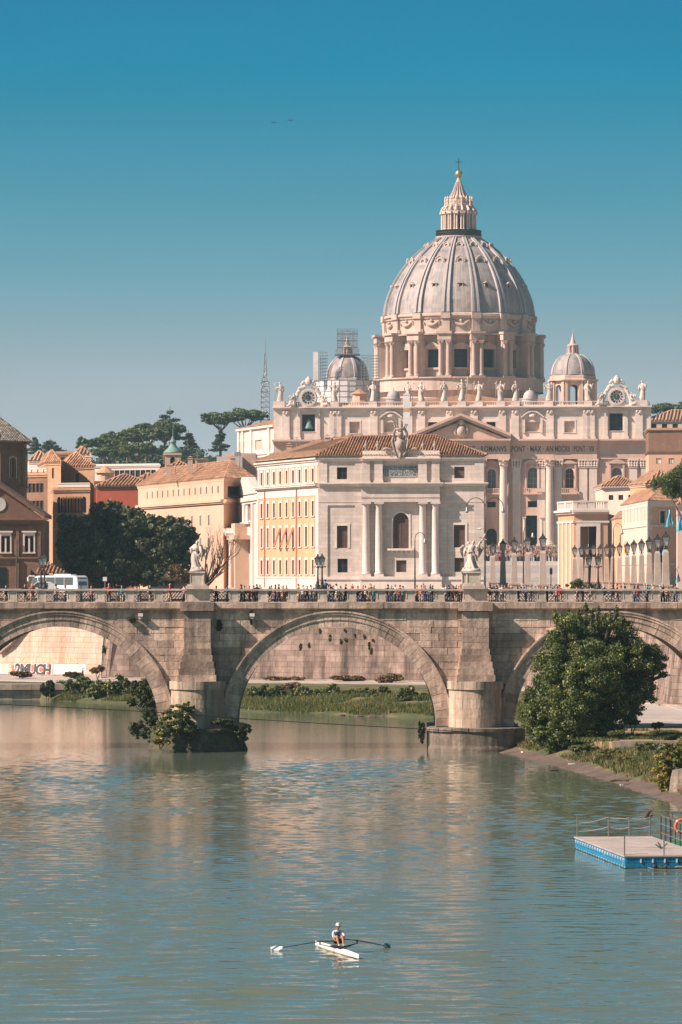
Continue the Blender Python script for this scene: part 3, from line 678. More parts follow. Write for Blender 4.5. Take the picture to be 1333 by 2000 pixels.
# ================================================================== BUILDING HELPERS
def wall(mb, fr, u0, u1, w0, w1, holes=(), dep=0.35, m=0, v=0.0):
    """wall face with real openings; a hole is (u0, u1, w0, w1[, arched])"""
    us = sorted({u0, u1, *[h[0] for h in holes], *[h[1] for h in holes]}); ws = sorted({w0, w1, *[h[2] for h in holes], *[h[3] for h in holes]})
    for a, b in zip(us, us[1:]):
        for c, d in zip(ws, ws[1:]):
            cu, cw = (a + b) / 2, (c + d) / 2
            if any(h[0] < cu < h[1] and h[2] < cw < h[3] for h in holes): continue
            mb.quad(fr(a, v, c), fr(b, v, c), fr(b, v, d), fr(a, v, d), m)
    for h in holes:
        a, b, c, d = h[:4]; q = v - dep
        arch = len(h) > 4 and h[4]; top = d
        if arch:
            r = (b - a) / 2; cu = (a + b) / 2; sp = d - r; pts = [(cu - r * math.cos(t), sp + r * math.sin(t)) for t in np.linspace(0, PI, 11)]; top = sp
            mb.add([fr(a, v, d)] + [fr(x, v, y) for x, y in pts[:6]], [(0, i + 1, i + 2) for i in range(5)], m)
            mb.add([fr(b, v, d)] + [fr(x, v, y) for x, y in pts[5:]], [(0, i + 1, i + 2) for i in range(5)], m)
            for p, s in zip(pts, pts[1:]): mb.quad(fr(p[0], v, p[1]), fr(s[0], v, s[1]), fr(s[0], q, s[1]), fr(p[0], q, p[1]), m)
        else: mb.quad(fr(a, v, d), fr(b, v, d), fr(b, q, d), fr(a, q, d), m)
        mb.quad(fr(a, v, c), fr(a, q, c), fr(b, q, c), fr(b, v, c), m)
        mb.quad(fr(a, v, c), fr(a, v, top), fr(a, q, top), fr(a, q, c), m); mb.quad(fr(b, v, c), fr(b, q, c), fr(b, q, top), fr(b, v, top), m)

WCACHE = {}
def window_mesh(w, h, pane, frame, arch, dep, sur, surm, mull, sill):
    key = (round(w, 2), round(h, 2), pane, frame, arch, dep, sur, surm, mull, sill)
    if key in WCACHE: return WCACHE[key]
    b = MB(); x = w / 2; y = dep * .8; t = min(.09, w * .09)
    if arch:
        r = x; sp = h - r; o = [(-x, 0), (x, 0)] + [(r * math.cos(a), sp + r * math.sin(a)) for a in np.linspace(0, PI, 11)]
        b.add([(p[0], y, p[1]) for p in o], [tuple(range(len(o)))], 1); hh = sp
        for a0, a1 in zip(np.linspace(0, PI, 9), np.linspace(0, PI, 9)[1:]):
            q = [(rr * math.cos(a), sp + rr * math.sin(a)) for rr, a in ((r - t, a0), (r, a0), (r, a1), (r - t, a1))]
            b.prism([(u, y - .05, v) for u, v in q], [(u, y, v) for u, v in q], 0)
    else:
        b.quad((-x, y, 0), (x, y, 0), (x, y, h), (-x, y, h), 1); hh = h; b.box(-x, x, y - .05, y - .002, h - t, h, 0)
    b.box(-x, -x + t, y - .05, y - .002, 0, hh, 0); b.box(x - t, x, y - .05, y - .002, 0, hh, 0); b.box(-x, x, y - .05, y - .002, 0, t, 0)
    if mull:
        b.box(-t * .4, t * .4, y - .04, y - .003, t, h - t, 0)
        for k in range(1, mull): b.box(-x + t, x - t, y - .035, y - .004, h * k / mull - t * .3, h * k / mull + t * .3, 0)
    if sur:
        pr = -.10
        b.box(-x - sur, -x, pr, .02, -.02, h + (0 if arch else 0), 2); b.box(x, x + sur, pr, .02, -.02, h, 2)
        if arch:
            for a0, a1 in zip(np.linspace(0, PI, 9), np.linspace(0, PI, 9)[1:]):
                q = [(rr * math.cos(a), h - x + rr * math.sin(a)) for rr, a in ((x, a0), (x + sur, a0), (x + sur, a1), (x, a1))]
                b.prism([(u, pr - .01, v) for u, v in q], [(u, .02, v) for u, v in q], 2)
        else: b.box(-x - sur, x + sur, pr - .01, .02, h, h + sur, 2)
    if sill: b.box(-x - sur - .08, x + sur + .08, -.2, .02, -.16, -.02, 2)
    WCACHE[key] = b.mesh('window', [frame, pane, surm]); return WCACHE[key]
def win(parent, fr, u0, u1, w0, w1, pane='window_dark', frame='frame_dark', arch=False, dep=0.35, sur=0.0, surm='white_plaster', mull=2, sill=False, v=0.0, name='window'):
    return inst(window_mesh(u1 - u0, w1 - w0, pane, frame, arch, dep, sur, surm, mull, sill), name, parent, fr((u0 + u1) / 2, v, w0), fr.ang)

def roof_plane(beds, ribs, A, B, C, D, sp=0.42, seg=0.55, rr=None, m=0):
    """tiled slope: eave A->B, ridge C->D (D above A); barrel-tile ribs run up the slope"""
    A, B, C, D = Vector(A), Vector(B), Vector(C), Vector(D)
    e = (B - A); L = e.length; e.normalize(); nrm_ = (B - A).cross(D - A if (D - A).length > .01 else C - A).normalized(); 
    if nrm_.z < 0: nrm_ = -nrm_
    up = nrm_.cross(e)
    if up.z < 0: up = -up
    pl = [((p - A).dot(e), (p - A).dot(up)) for p in (A, B, C, D)]
    if (C - D).length < .05: beds.add([A, B, C], [(0, 1, 2)])
    else: beds.add([A, B, C, D], [(0, 1, 2, 3)])
    rr = rr or sp * .31; k = 0; u = sp / 2
    while u < L:
        tmax = 0
        for i in range(4):
            p, q = pl[i], pl[(i + 1) % 4]
            if (p[0] - u) * (q[0] - u) <= 0 and abs(p[0] - q[0]) > 1e-6:
                t = p[1] + (q[1] - p[1]) * (u - p[0]) / (q[0] - p[0]); tmax = max(tmax, t)
        if tmax > .15:
            t = -0.15; ju = random.uniform(-.04, .04) * sp
            while t < tmax - .05:
                t1 = min(t + seg, tmax) if seg else tmax
                r0, r1 = rr * 1.08, rr * .9; h0, h1 = .05, .02
                o0 = A + e * (u + ju) + up * t; o1 = A + e * (u + ju) + up * t1
                vs = []
                for o, r, h in ((o0, r0, h0), (o1, r1, h1)):
                    vs += [o - e * r + nrm_ * .01, o - e * r * .55 + nrm_ * (r * 1.05 + h), o + e * r * .55 + nrm_ * (r * 1.05 + h), o + e * r + nrm_ * .01]
                ribs.add(vs, [(0, 1, 5, 4), (1, 2, 6, 5), (2, 3, 7, 6), (0, 3, 2, 1)], m)
                t = t1
        u += sp
def hip_roof(parent, quad, z, rise, mat_='roof_tile', sp=.45, seg=.6, over=.4, ridge_to=None):
    """hip roof over a four-sided plan (A far left, B near corner, C right, D back)"""
    q = [Vector((p[0], p[1], z)) for p in quad]; c = sum(q, Vector()) / 4
    q = [p + (p - c).normalized() * over for p in q]
    ab, bc = (q[1] - q[0]).length, (q[2] - q[1]).length
    if ab > bc: d = (q[1] - q[0]).normalized(); half = (ab - bc) / 2
    else: d = (q[2] - q[1]).normalized(); half = (bc - ab) / 2
    half = max(half, .3); c = c + Vector((0, 0, rise)); r1, r2 = c - d * half, c + d * half
    beds, ribs = MB(), MB()
    if ab > bc: pl = [(0, 1, r2, r1), (1, 2, r2, r2), (2, 3, r1, r2), (3, 0, r1, r1)]
    else: pl = [(0, 1, r1, r1), (1, 2, r2, r1), (2, 3, r2, r2), (3, 0, r1, r2)]
    for i, j, a, b in pl: roof_plane(beds, ribs, q[i], q[j], a, b, sp, seg)
    rf = beds.build('roof', 'roof_bed', parent)
    rg = MB(); rg.tube([r1, r2], .22, 6)
    for i, r_ in ((0, r1), (1, r2 if ab > bc else r1), (2, r2), (3, r1 if ab > bc else r2)): rg.tube([q[i], r_], .17, 6)
    rg.build('ridge', mat_, rf); ribs.build('roof_tiles', mat_, rf, kind='stuff'); return rf

def plan_block(name, label, cat, A, B, C, z0, z1, wm, side=None, front=None, side_m=None, cornice=0.5, corn_h=.6, trim='white_plaster', rise=2.6, roof='roof_tile', sp=.5, seg=.7, flat=False, win_kw=None, group=None):
    """house seen on its corner: A far left, B near corner, C right. side/front = list of (u0f, u1f, w0, w1, kind) openings in metres"""
    t = thing(name, label, cat, (B[0], B[1], z0), group); D = (A[0] + C[0] - B[0], A[1] + C[1] - B[1])
    fs, ff = Fr(A, B), Fr(B, C); kw = dict(win_kw or {})
    core = MB(); ins = .5
    cc = Vector(((A[0] + C[0]) / 2, (A[1] + C[1]) / 2)); pin = [Vector(p) + (cc - Vector(p)).normalized() * ins for p in (A, B, C, D)]
    core.prism([(p.x, p.y, z0) for p in pin][::1], [(p.x, p.y, z1 - .05) for p in pin]); core.build('inner_core', 'frame_dark', t)
    for fr, ops, mm in ((fs, side, side_m or wm), (ff, front, wm)):
        w_ = MB(); holes = [(o[0], o[1], o[2], o[3], o[4] == 'arch') for o in (ops or [])]
        wall(w_, fr, 0, fr.L, z0, z1, holes, .3); w_.build('wall', mm, t)
        for o in (ops or []):
            k2 = dict(kw); k2.update(o[5] if len(o) > 5 else {}); win(t, fr, *o[:4], arch=o[4] == 'arch', dep=.3, **k2)
    b = MB()
    for P0, P1 in ((C, D), (D, A)): fr = Fr(P0, P1); b.quad(fr(0, 0, z0), fr(fr.L, 0, z0), fr(fr.L, 0, z1), fr(0, 0, z1))
    b.build('back_wall', wm, t)
    if cornice:
        b = MB(); q = [(p[0], p[1]) for p in (A, B, C, D)]; c = Vector(((A[0] + C[0]) / 2, (A[1] + C[1]) / 2))
        def off(d): return [tuple(Vector(p) + (Vector(p) - c).normalized() * d) for p in q]
        for d0, d1, a, e in ((.06, cornice * .55, z1 - corn_h, z1 - corn_h * .45), (cornice * .6, cornice, z1 - corn_h * .45, z1 + .02)):
            b.prism([(x, y, a) for x, y in off(d0)], [(x, y, a + .01) for x, y in off(d1)]); b.prism([(x, y, a + .01) for x, y in off(d1)], [(x, y, e) for x, y in off(d1)])
        b.build('cornice', trim, t)
    if not flat: hip_roof(t, (A, B, C, D), z1 + .02, rise, roof, sp, seg, over=max(.3, cornice))
    else:
        b = MB(); b.prism([(p[0], p[1], z1 + .03) for p in (A, B, C, D)], [(p[0], p[1], z1 + .3) for p in (A, B, C, D)]); b.build('flat_roof', trim, t)
    return t, fs, ff
def px_xy(px, Y): return (X(px, Y), Y)
def grid(L, n, w, rows, m0=1.0, m1=1.0, kind='rect', kw=None):
    st = (L - m0 - m1) / max(1, n); return [(m0 + st * (i + .5) - w / 2, m0 + st * (i + .5) + w / 2, a, b, kind, kw or {}) for i in range(n) for a, b in rows]

# ================================================================== CORNER PALACE (the large block behind the bridge)
YP = 680.0; pz = lambda r_: Z(r_, YP); pxx = lambda cx: X(430 + cx / 2.515, YP); prow = lambda cy: Z(830 + cy / 2.515, YP)
B_, C_ = (pxx(485), YP), (pxx(1297) * (YP - 3.0) / YP, YP - 3.0); A_ = (X(503, 715), 715.0)
pal = thing('corner_palace', 'large corner palace with columned travertine front and ochre side wing', 'building', (pxx(890), YP, STREET))
ff = Fr(B_, C_); fs = Fr(A_, B_); U = lambda cx: (pxx(cx) - pxx(485)) / (pxx(1297) - pxx(485)) * ff.L
zE, zS, zC, zB, z0 = prow(150), prow(288), prow(380), prow(745), STREET
D_ = (C_[0] + A_[0] - B_[0] + 10, A_[1])
core = MB(); core.prism([(B_[0] + .5, B_[1] + .9, z0), (C_[0] - .4, C_[1] + .9, z0), (D_[0] - .6, D_[1], z0), (A_[0] + .8, A_[1], z0)], [(B_[0] + .5, B_[1] + .9, zE - .1), (C_[0] - .4, C_[1] + .9, zE - .1), (D_[0] - .6, D_[1], zE - .1), (A_[0] + .8, A_[1], zE - .1)])
core.build('inner_core', 'frame_dark', pal)
b = MB(); fb = Fr(C_, D_); b.quad(fb(0, 0, z0), fb(fb.L, 0, z0), fb(fb.L, 0, zE), fb(0, 0, zE)); fb = Fr(D_, A_); b.quad(fb(0, 0, z0), fb(fb.L, 0, z0), fb(fb.L, 0, zE), fb(0, 0, zE)); b.build('rear_wall', 'ochre_plaster', pal)
# front: left bay, centre, right bay
fw = [(575, 625, 208, 267, 'rect', {}), (575, 628, 495, 605, 'rect', dict(pane='shutter_brown', sur=.38, surm='travertine_trim', mull=1)), (578, 628, 657, 725, 'rect', {}),
      (1152, 1202, 207, 263, 'rect', dict(pane='shutter_brown', mull=1)), (1150, 1205, 492, 602, 'rect', dict(pane='shutter_brown', sur=.38, surm='travertine_trim', mull=1)), (1153, 1200, 653, 722, 'rect', dict(pane='shutter_brown', mull=1)),
      (852, 930, 432, 607, 'arch', dict(pane='shutter_brown', mull=1, sur=.3, surm='travertine_trim')), (868, 918, 665, 723, 'rect', dict(pane='shutter_brown', mull=1))]
def fhole(o): return (U(o[0]), U(o[1]), prow(o[3]), prow(o[2]), o[4] == 'arch')
for nm, ca, cb, v_ in (('front_wall', 485, 700, 0.0), ('front_wall', 700, 1085, 0.35), ('front_wall', 1085, 1297, 0.0)):
    w_ = MB(); wall(w_, ff, U(ca), U(cb), zB, zE, [fhole(o) for o in fw if ca < o[0] < cb], .45, 0, v_)
    if v_:
        w_.quad(ff(U(ca), 0, zB), ff(U(ca), v_, zB), ff(U(ca), v_, zE), ff(U(ca), 0, zE)); w_.quad(ff(U(cb), v_, zB), ff(U(cb), 0, zB), ff(U(cb), 0, zE), ff(U(cb), v_, zE))
    w_.build(nm, 'travertine', pal)
    for o in fw:
        if ca < o[0] < cb: h_ = fhole(o); win(pal, ff, *h_[:4], arch=h_[4], dep=.45, v=v_, **o[5])
tr = MB()                                         # base, panels, pilasters
tr.fbox(ff, 0, ff.L, -.5, .35, z0, zB - .5); tr.fbox(ff, -.05, ff.L + .05, -.5, .55, zB - .5, zB)
tr.fbox(ff, U(695), U(1095), -.4, 1.9, z0, zB - .5); tr.fbox(ff, U(693), U(1097), -.4, 2.1, zB - .5, zB + .02)
tr.build('plinth', 'travertine_trim', pal)
tr = MB()
for a, b_, lo in ((485, 530, zB + .003), (665, 700, zB + .003), (1085, 1117, zB + .003), (1250, 1297, zB + .003), (530, 665, prow(395)), (1117, 1250, prow(395))): tr = MB(); tr.fbox(ff, U(a), U(b_), 0, .22, lo, zC); tr.build('pilaster_strip', 'travertine', pal)
tr = MB()                                         # centre entablature and the cornice that runs round
for a, b_, pr in ((485, 700, .0), (1085, 1297, .0)):
    tr.fbox(ff, U(a), U(b_), 0, .28, zC, zS - .6)
tr.fbox(ff, U(700), U(1085), 0, 1.55, zC + .02, zC + .75); tr.fbox(ff, U(698), U(1087), 0, 1.65, zC + .75, zC + .95); tr.fbox(ff, U(700), U(1085), 0, 1.55, zC + .95, zS - .55)
tr.build('entablature', 'travertine', pal)
tr = MB()
for i, (dv, h0, h1) in enumerate(((.45, -.55, -.3), (.85, -.3, -.06), (1.0, -.06, .12))):
    tr.fbox(ff, U(485) - .0, U(690), -.05, dv, zS + h0, zS + h1); tr.fbox(ff, U(1095), U(1297) + dv * .8, -.05, dv, zS + h0, zS + h1); tr.fbox(ff, U(690) - dv * .3, U(1095) + dv * .3, -.05, 1.5 + dv, zS + h0 + .002, zS + h1 + .002)
    tr.fbox(fs, -.2, fs.L + .1, -.05, dv * .8, zS + h0, zS + h1)
tr.build('string_cornice', 'travertine_trim', pal)
tr = MB()
for dv, h0, h1 in ((.3, -.95, -.6), (.6, -.6, -.35)):
    tr.fbox(ff, 0, U(700), -.05, dv, zE + h0, zE + h1); tr.fbox(ff, U(1085), ff.L + dv, -.05, dv, zE + h0, zE + h1); tr.fbox(fs, -.3, fs.L, -.05, dv, zE + h0, zE + h1)
    tr.fbox(ff, U(697), U(1088), -.05, .9 + dv, zE + h0, zE + h1)
tr.fbox(ff, 0, ff.L, -.05, .2, zE - .35, zE); tr.fbox(ff, U(703), U(1082), -.05, .8, zE - .35, zE + .75); tr.build('eave_cornice', 'travertine_trim', pal)
tr = MB()
for a, b_ in ((703, 740), (762, 803), (978, 1020), (1043, 1082)):
    tr = MB(); tr.fbox(ff, U(a), U(b_), .3, 1.0, zS + .12, zE - .9); tr.fbox(ff, U(a) - .12, U(b_) + .12, .3, 1.12, zS + .12, zS + .5); tr.build('attic_pilaster', 'travertine', pal)
for a, b_ in ((485, 527), (665, 700), (1085, 1100), (1252, 1297)): tr = MB(); tr.fbox(ff, U(a), U(b_), 0, .18, zS + .12, zE - .9); tr.build('attic_pilaster', 'travertine', pal)
tb = MB(); tb.fbox(ff, U(808), U(970), .3, .5, prow(255), prow(200)); tabl = tb.build('inscription_tablet', 'tablet_marble', pal)
colm = MB(); hcol = zC - zB - .02
colm.box(-.78, .78, -.78, .78, 0, .38); colm.lathe((0, 0, 0), [(.74, .38), (.76, .5), (.66, .66), (.60, .8), (.60, 4), (.585, 7), (.53, hcol - .75), (.56, hcol - .7), (.56, hcol - .6), (.53, hcol - .55), (.54, hcol - .42), (.74, hcol - .3)], 20)
colm.box(-.8, .8, -.8, .8, hcol - .3, hcol); cmesh = colm.mesh('column', 'travertine_trim')
for p in cmesh.polygons: p.use_smooth = len(p.vertices) == 4 and abs(p.normal.z) < .9 and (abs(p.center.x) < .79 and abs(p.center.y) < .77)
for cx in (722, 785, 1000, 1062): inst(cmesh, 'column', pal, ff(U(cx), .95, zB + .02))
bal = MB(); bal.fbox(ff, U(826), U(955), .3, 1.05, prow(617), prow(607)); 
for k in range(5): bal.fbox(ff, U(845 + k * 23), U(853 + k * 23), .3, .8, prow(630), prow(617) - .003)
bal.build('balcony_sill', 'travertine_trim', pal)
# lit side wing
NW = 9; st = (fs.L - 2.2) / NW; side = []; 
def wing_rows(): return [(prow(735), prow(662), {}), (prow(597), prow(498), {}), (prow(445), prow(372), {}), (prow(277), prow(212), dict(at=1))]
sh = []
for i in range(NW):
    u = 1.0 + st * (i + .5)
    for j, (a, b_, kw) in enumerate(wing_rows()):
        sh.append((u - .58, u + .58, a, b_, False, i, j))
lowz = prow(755)
w_ = MB(); wall(w_, fs, 0, fs.L, lowz, zE, [h[:5] for h in sh], .3); w_.build('side_wall', 'ochre_plaster', pal)
tr = MB(); tr.fbox(fs, -.05, fs.L, -.4, .14, z0, lowz); tr.fbox(fs, -.05, fs.L, -.4, .22, lowz, lowz + .35)
tr.fbox(fs, 0, fs.L, -.02, .07, prow(345), zS - .55); tr.fbox(fs, 0, fs.L, -.02, .09, zE - 1.6, zE - .96)
for a, b_ in ((0, .8), (fs.L - 1.6, fs.L)): tr.fbox(fs, a, b_, -.02, .075, lowz + .35, zS - .56)
for i in range(NW + 1): tr.fbox(fs, 1.0 + st * i - .35, 1.0 + st * i + .35, -.02, .075, zS + .12, zE - 1.6)
tr.build('side_trim', 'white_plaster', pal)
for (a, b_, c, d, _, i, j) in sh:
    tilt = j == 1 and i in (3, 4, 5)
    win(pal, fs, a, b_, c, d, pane='window_dark' if tilt else random.choice(('shutter_brown', 'shutter_brown', 'shutter_brown', 'window_dark', 'frame_pale')), frame='frame_dark', dep=.3, sur=.42, surm='white_plaster', mull=1, sill=True)
    if tilt:
        s_ = MB(); s_.prism([fs(a + .05, .02, d), fs(b_ - .05, .02, d), fs(b_ - .05, 1.15, c + .25), fs(a + .05, 1.15, c + .25)], [fs(a + .05, .08, d), fs(b_ - .05, .08, d), fs(b_ - .05, 1.21, c + .25), fs(a + .05, 1.21, c + .25)])
        s_.build('awning_shutter', 'shutter_rust', pal)
for u in (1 + st * 1.0, 1 + st * 6):
    s_ = MB(); s_.tube([fs(u + .35, .2, z0 + 1), fs(u + .35, .2, zS - .6)], .09, 6); s_.build('drainpipe', 'shutter_rust', pal)
# roofs: hip over the front, long slope over the wing
e = .75; q0 = ff(-.6, e, zE); q1 = ff(ff.L + .6, e, zE); rdg0 = Vector((X(688, 692), 692, Z(853, 692))); rdg1 = Vector((X(851, 692), 692, Z(853, 692)))
beds, ribs, ribs2 = MB(), MB(), MB(); roof_plane(beds, ribs, q0, q1, rdg1, rdg0, .46, .5)
qf = fs(-.6, e, zE); rf_ = Vector((A_[0] + 9.5, A_[1] + 6, rdg0.z)); roof_plane(beds, ribs2, qf, q0, rdg0, rf_, .52, .5)
qr = Vector((D_[0] + .6, D_[1], zE)); rb = Vector((D_[0] - 9, D_[1], rdg1.z)); roof_plane(beds, ribs, q1, qr, rb, rdg1, .6, 1.2)
beds.add([rdg0, rdg1, rb, rf_], [(0, 1, 2, 3)]); rf = beds.build('roof', 'roof_bed', pal)
ribs.build('roof_tiles', 'roof_tile', rf, kind='stuff'); ribs2.build('roof_tiles', 'roof_tile_pale', rf, kind='stuff')
rg = MB(); 
for a, b_ in ((rdg0, rdg1), (q0, rdg0), (q1, rdg1), (rdg0, rf_)):
    n_ = int((b_ - a).length / .5)
    for k in range(n_): rg.tube([a + (b_ - a) * (k / n_) + Vector((0, 0, .1)), a + (b_ - a) * ((k + 1.05) / n_) + Vector((0, 0, .06))], [.24, .19], 6)
rg.build('ridge_tiles', 'roof_tile', rf)
# crest with crown over the cornice
cr = MB(); cz = zE + .2; cu = U(891)
shield = [(-1.05, 2.6), (-1.2, 2.0), (-1.0, 1.2), (-.75, .3), (-.4, -.5), (0, -.9), (.4, -.5), (.75, .3), (1.0, 1.2), (1.2, 2.0), (1.05, 2.6), (0, 2.8)]
cr.fprism(ff, [(cu + a, cz + b_) for a, b_ in shield], .9, 1.5)
for s in (-1, 1):
    cr.tube([ff(cu + s * p, 1.5, cz + q_) for p, q_ in ((.35, -.6), (.85, .2), (1.15, 1.2), (1.35, 2.1), (1.2, 2.7), (.85, 2.6), (.9, 2.2), (1.1, 2.3))], [.16, .17, .17, .18, .18, .14, .1, .05], 7)
    cr.tube([ff(cu + s * p, 1.45, cz + q_) for p, q_ in ((1.0, 2.7), (1.1, 3.4), (.8, 4.0), (.3, 4.2), (.25, 3.6), (.5, 3.3))], [.2, .24, .22, .16, .12, .08], 7)
    cr.tube([ff(cu + s * p, 1.2, cz + q_) for p, q_ in ((1.2, .9), (1.7, .7), (2.2, .9), (2.7, .75), (2.9, .55))], [.12, .2, .26, .3, .2], 7)
cr.ball(ff(cu, 1.4, cz + 1.4), .7, 10, sz=1.3); cr.ball(ff(cu, 1.45, cz + 3.2), .55, 10, sz=1.1); cr.ball(ff(cu, 1.6, cz - .4), .3, 8, sz=1.8)
for k in range(9):
    a = 2 * PI * k / 9; cr.tube([ff(cu + .75 * math.cos(a), 1.2 + .45 * math.sin(a), cz + 4.1), ff(cu + 1.05 * math.cos(a), 1.2 + .62 * math.sin(a), cz + 4.75)], [.09, .14], 5); cr.ball(ff(cu + 1.08 * math.cos(a), 1.2 + .63 * math.sin(a), cz + 4.85), .17, 6)
cr.lathe(ff(cu, 1.2, cz + 3.9), [(.85, 0), (.9, .15), (.9, .35), (.75, .4)], 12)
cr.build('crowned_crest', 'crest_stone', pal, smooth=True)
um = MB(); um.box(-.3, .3, -.3, .3, 0, .25); um.lathe((0, 0, 0), [(.18, .25), (.14, .4), (.4, .8), (.42, 1.05), (.25, 1.35), (.12, 1.5), (.22, 1.7), (.02, 1.95)], 10); ume = um.mesh('urn', 'crest_stone', True)
for cx in (720, 778, 1000, 1058): inst(ume, 'roof_urn', pal, ff(U(cx), .55, zE + .75), scale=.85)

def text_mesh(txt, size, mat_, ext=.02, bold=0.0, spacing=1.0, align='CENTER'):
    cu_ = bpy.data.curves.new('lettering', 'FONT'); cu_.body = txt; cu_.size = size; cu_.extrude = ext; cu_.offset = bold; cu_.align_x = align; cu_.space_character = spacing; cu_.resolution_u = 3
    o = bpy.data.objects.new('lettering', cu_); COL.objects.link(o); dg = bpy.context.evaluated_depsgraph_get(); me = bpy.data.meshes.new_from_object(o.evaluated_get(dg))
    bpy.data.objects.remove(o); me.materials.clear(); me.materials.append(MAT[mat_]); return me
for i, ln in enumerate(('QVOD VT AD MAXIMVM', 'CHRISTIANI ORBIS TEMPLVM', 'A CONCILIATIONE INCHOATVM', 'A D MCML ABSOLVTVM')):
    inst(text_mesh(ln, .50, 'clock_dark', .012, .008), 'lettering', tabl, ff(U(889), .51, prow(214 + i * 12.2)), rot=(PI / 2, 0, ff.ang))

# ================================================================== BAROQUE CHURCH beside the palace (white, seen very obliquely)
chu = thing('baroque_church', 'narrow white baroque church front squeezed beside the ochre palace wing', 'church', (X(470, 745), 745, STREET))
fc = Fr(px_xy(440, 775), px_xy(507, 722)); zr = lambda r_: Z(r_, 740)
w_ = MB(); hs_ = [(fc.L * .50, fc.L * .60, zr(1018), zr(985)), (fc.L * .67, fc.L * .76, zr(1018), zr(985)), (fc.L * .04, fc.L * .08, zr(1132), zr(1105), ), (fc.L * .62, fc.L * .67, zr(1132), zr(1105)), (fc.L * .30, fc.L * .40, zr(1148), zr(1085), True)]
wall(w_, fc, 0, fc.L, STREET, zr(968), hs_, .5); w_.quad(fc(0, 0, STREET), fc(0, -8, STREET), fc(0, -8, zr(968)), fc(0, 0, zr(968))); w_.build('front_wall', 'white_plaster', chu)
for h in hs_: win(chu, fc, *h[:4], arch=len(h) > 4, dep=.5, mull=2, frame='frame_pale')
co = MB(); co.fbox(fc, .4, fc.L, -9, -.6, STREET, zr(970)); co.build('inner_core', 'white_plaster', chu)
tr = MB()
for a, b_, p0, p1, v_ in ((-.02, 1.0, 980, 972, .5), (-.02, 1.0, 985, 980, .25), (.02, .45, 1025, 1019, .9), (.3, .78, 1024, 1020, .6)): tr.fbox(fc, fc.L * a, fc.L * b_, -.1, v_, zr(p0), zr(p1))
for a in (.03, .2, .42, .56, .8, .95): tr.fbox(fc, fc.L * a, fc.L * (a + .05), 0, .3, STREET, zr(985))
gable = [(.05, 966), (.95, 966), (.93, 955), (.78, 948), (.70, 932), (.52, 930), (.45, 944), (.38, 952), (.2, 958), (.06, 960)]
tr.fprism(fc, [(fc.L * a, zr(r_)) for a, r_ in gable], -1.2, .1)
tr.build('mouldings', 'white_plaster', chu)
dr = MB()                                        # projecting porch with broken curved pediment
dr.fbox(fc, fc.L * .12, fc.L * .72, 0, 2.6, STREET, zr(1052)); dr.fbox(fc, fc.L * .08, fc.L * .76, 0, 3.1, zr(1054), zr(1046)); dr.fbox(fc, fc.L * .2, fc.L * .66, 0, 2.2, zr(1046), zr(1022))
dr.build('porch', 'cream_plaster', chu)
pd = MB(); k0, k1 = fc.L * .06, fc.L * .62
arc = [(k0 + (k1 - k0) * t, zr(1056) + 3.2 * math.sin(PI * (.12 + .8 * t))) for t in np.linspace(0, 1, 12)]
for p, q_ in zip(arc, arc[1:]): pd.hexa([fc(p[0], 3.7, p[1]), fc(q_[0], 3.7, q_[1]), fc(q_[0], 2.2, q_[1]), fc(p[0], 2.2, p[1]), fc(p[0], 3.7, p[1] + .6), fc(q_[0], 3.7, q_[1] + .6), fc(q_[0], 2.2, q_[1] + .6), fc(p[0], 2.2, p[1] + .6)])
pd.build('curved_pediment', 'white_plaster', chu)
cm = MB(); h_ = zr(1054) - STREET; cm.box(-.5, .5, -.5, .5, 0, .9); cm.lathe((0, 0, 0), [(.45, .9), (.42, 1.2), (.38, h_ * .6), (.34, h_ - 1), (.5, h_ - .4)], 12); cm.box(-.5, .5, -.5, .5, h_ - .4, h_); cme = cm.mesh('column', 'white_plaster', False)
for a in (.14, .34, .5, .68): inst(cme, 'column', chu, fc(fc.L * a, 3.1, STREET))
lt = MB(); lt.lathe(fc(fc.L * .4, 1.6, zr(1022)), [(.8, 0), (.85, .6), (.6, 1.0), (.6, 2.6), (.95, 2.9), (.7, 3.3), (.5, 4.0), (.75, 4.5), (.3, 5.0)], 10); lt.build('carved_finial', 'cream_plaster', chu)
ct = MB(); o = fc(fc.L * .42, .2, zr(966)); ct.box(o.x - .12, o.x + .12, o.y - .1, o.y + .1, o.z, o.z + 2.8); ct.box(o.x - .7, o.x + .7, o.y - .08, o.y + .08, o.z + 1.7, o.z + 1.95); ct.build('iron_cross', 'iron', chu)

# ================================================================== NEIGHBOURS LEFT OF THE PALACE
def side_rows(L, n, w, rows, **k): return grid(L, n, w, rows, **k)
A, B, C = px_xy(270, 815), px_xy(437, 745), px_xy(500, 760)
L1, L2 = math.dist(A, B), math.dist(B, C); zz = lambda r_: Z(r_, 750)
sd = grid(L1, 14, .9, [(zz(963), zz(949))], 6, 2, kw=dict(pane='shutter_brown', mull=1)) + grid(L1, 8, 1.0, [(zz(1025), zz(1005)), (zz(1075), zz(1050))], 10, 8, kw=dict(pane='shutter_brown', mull=1, sur=.2))
fr_ = [(2.0, L2 - 1.2, zz(972), zz(950), 'rect', dict(pane='window_dark', mull=3))] if L2 > 4 else []
t1, f1, f2 = plan_block('peach_palace', 'peach plastered palace with long sunlit side behind the dark trees', 'building', A, B, C, STREET, zz(934), 'peach_plaster', sd, fr_, side_m='cream_plaster', cornice=.8, trim='cream_plaster', rise=3.4, sp=.62, seg=.8)
b = MB()
for fr, L in ((f1, L1), (f2, L2)): b.fbox(fr, -.1, L + .1, -.05, .6, zz(981), zz(976)); b.fbox(fr, -.1, L + .1, -.05, .35, zz(984), zz(981))
b.build('string_cornice', 'cream_plaster', t1)
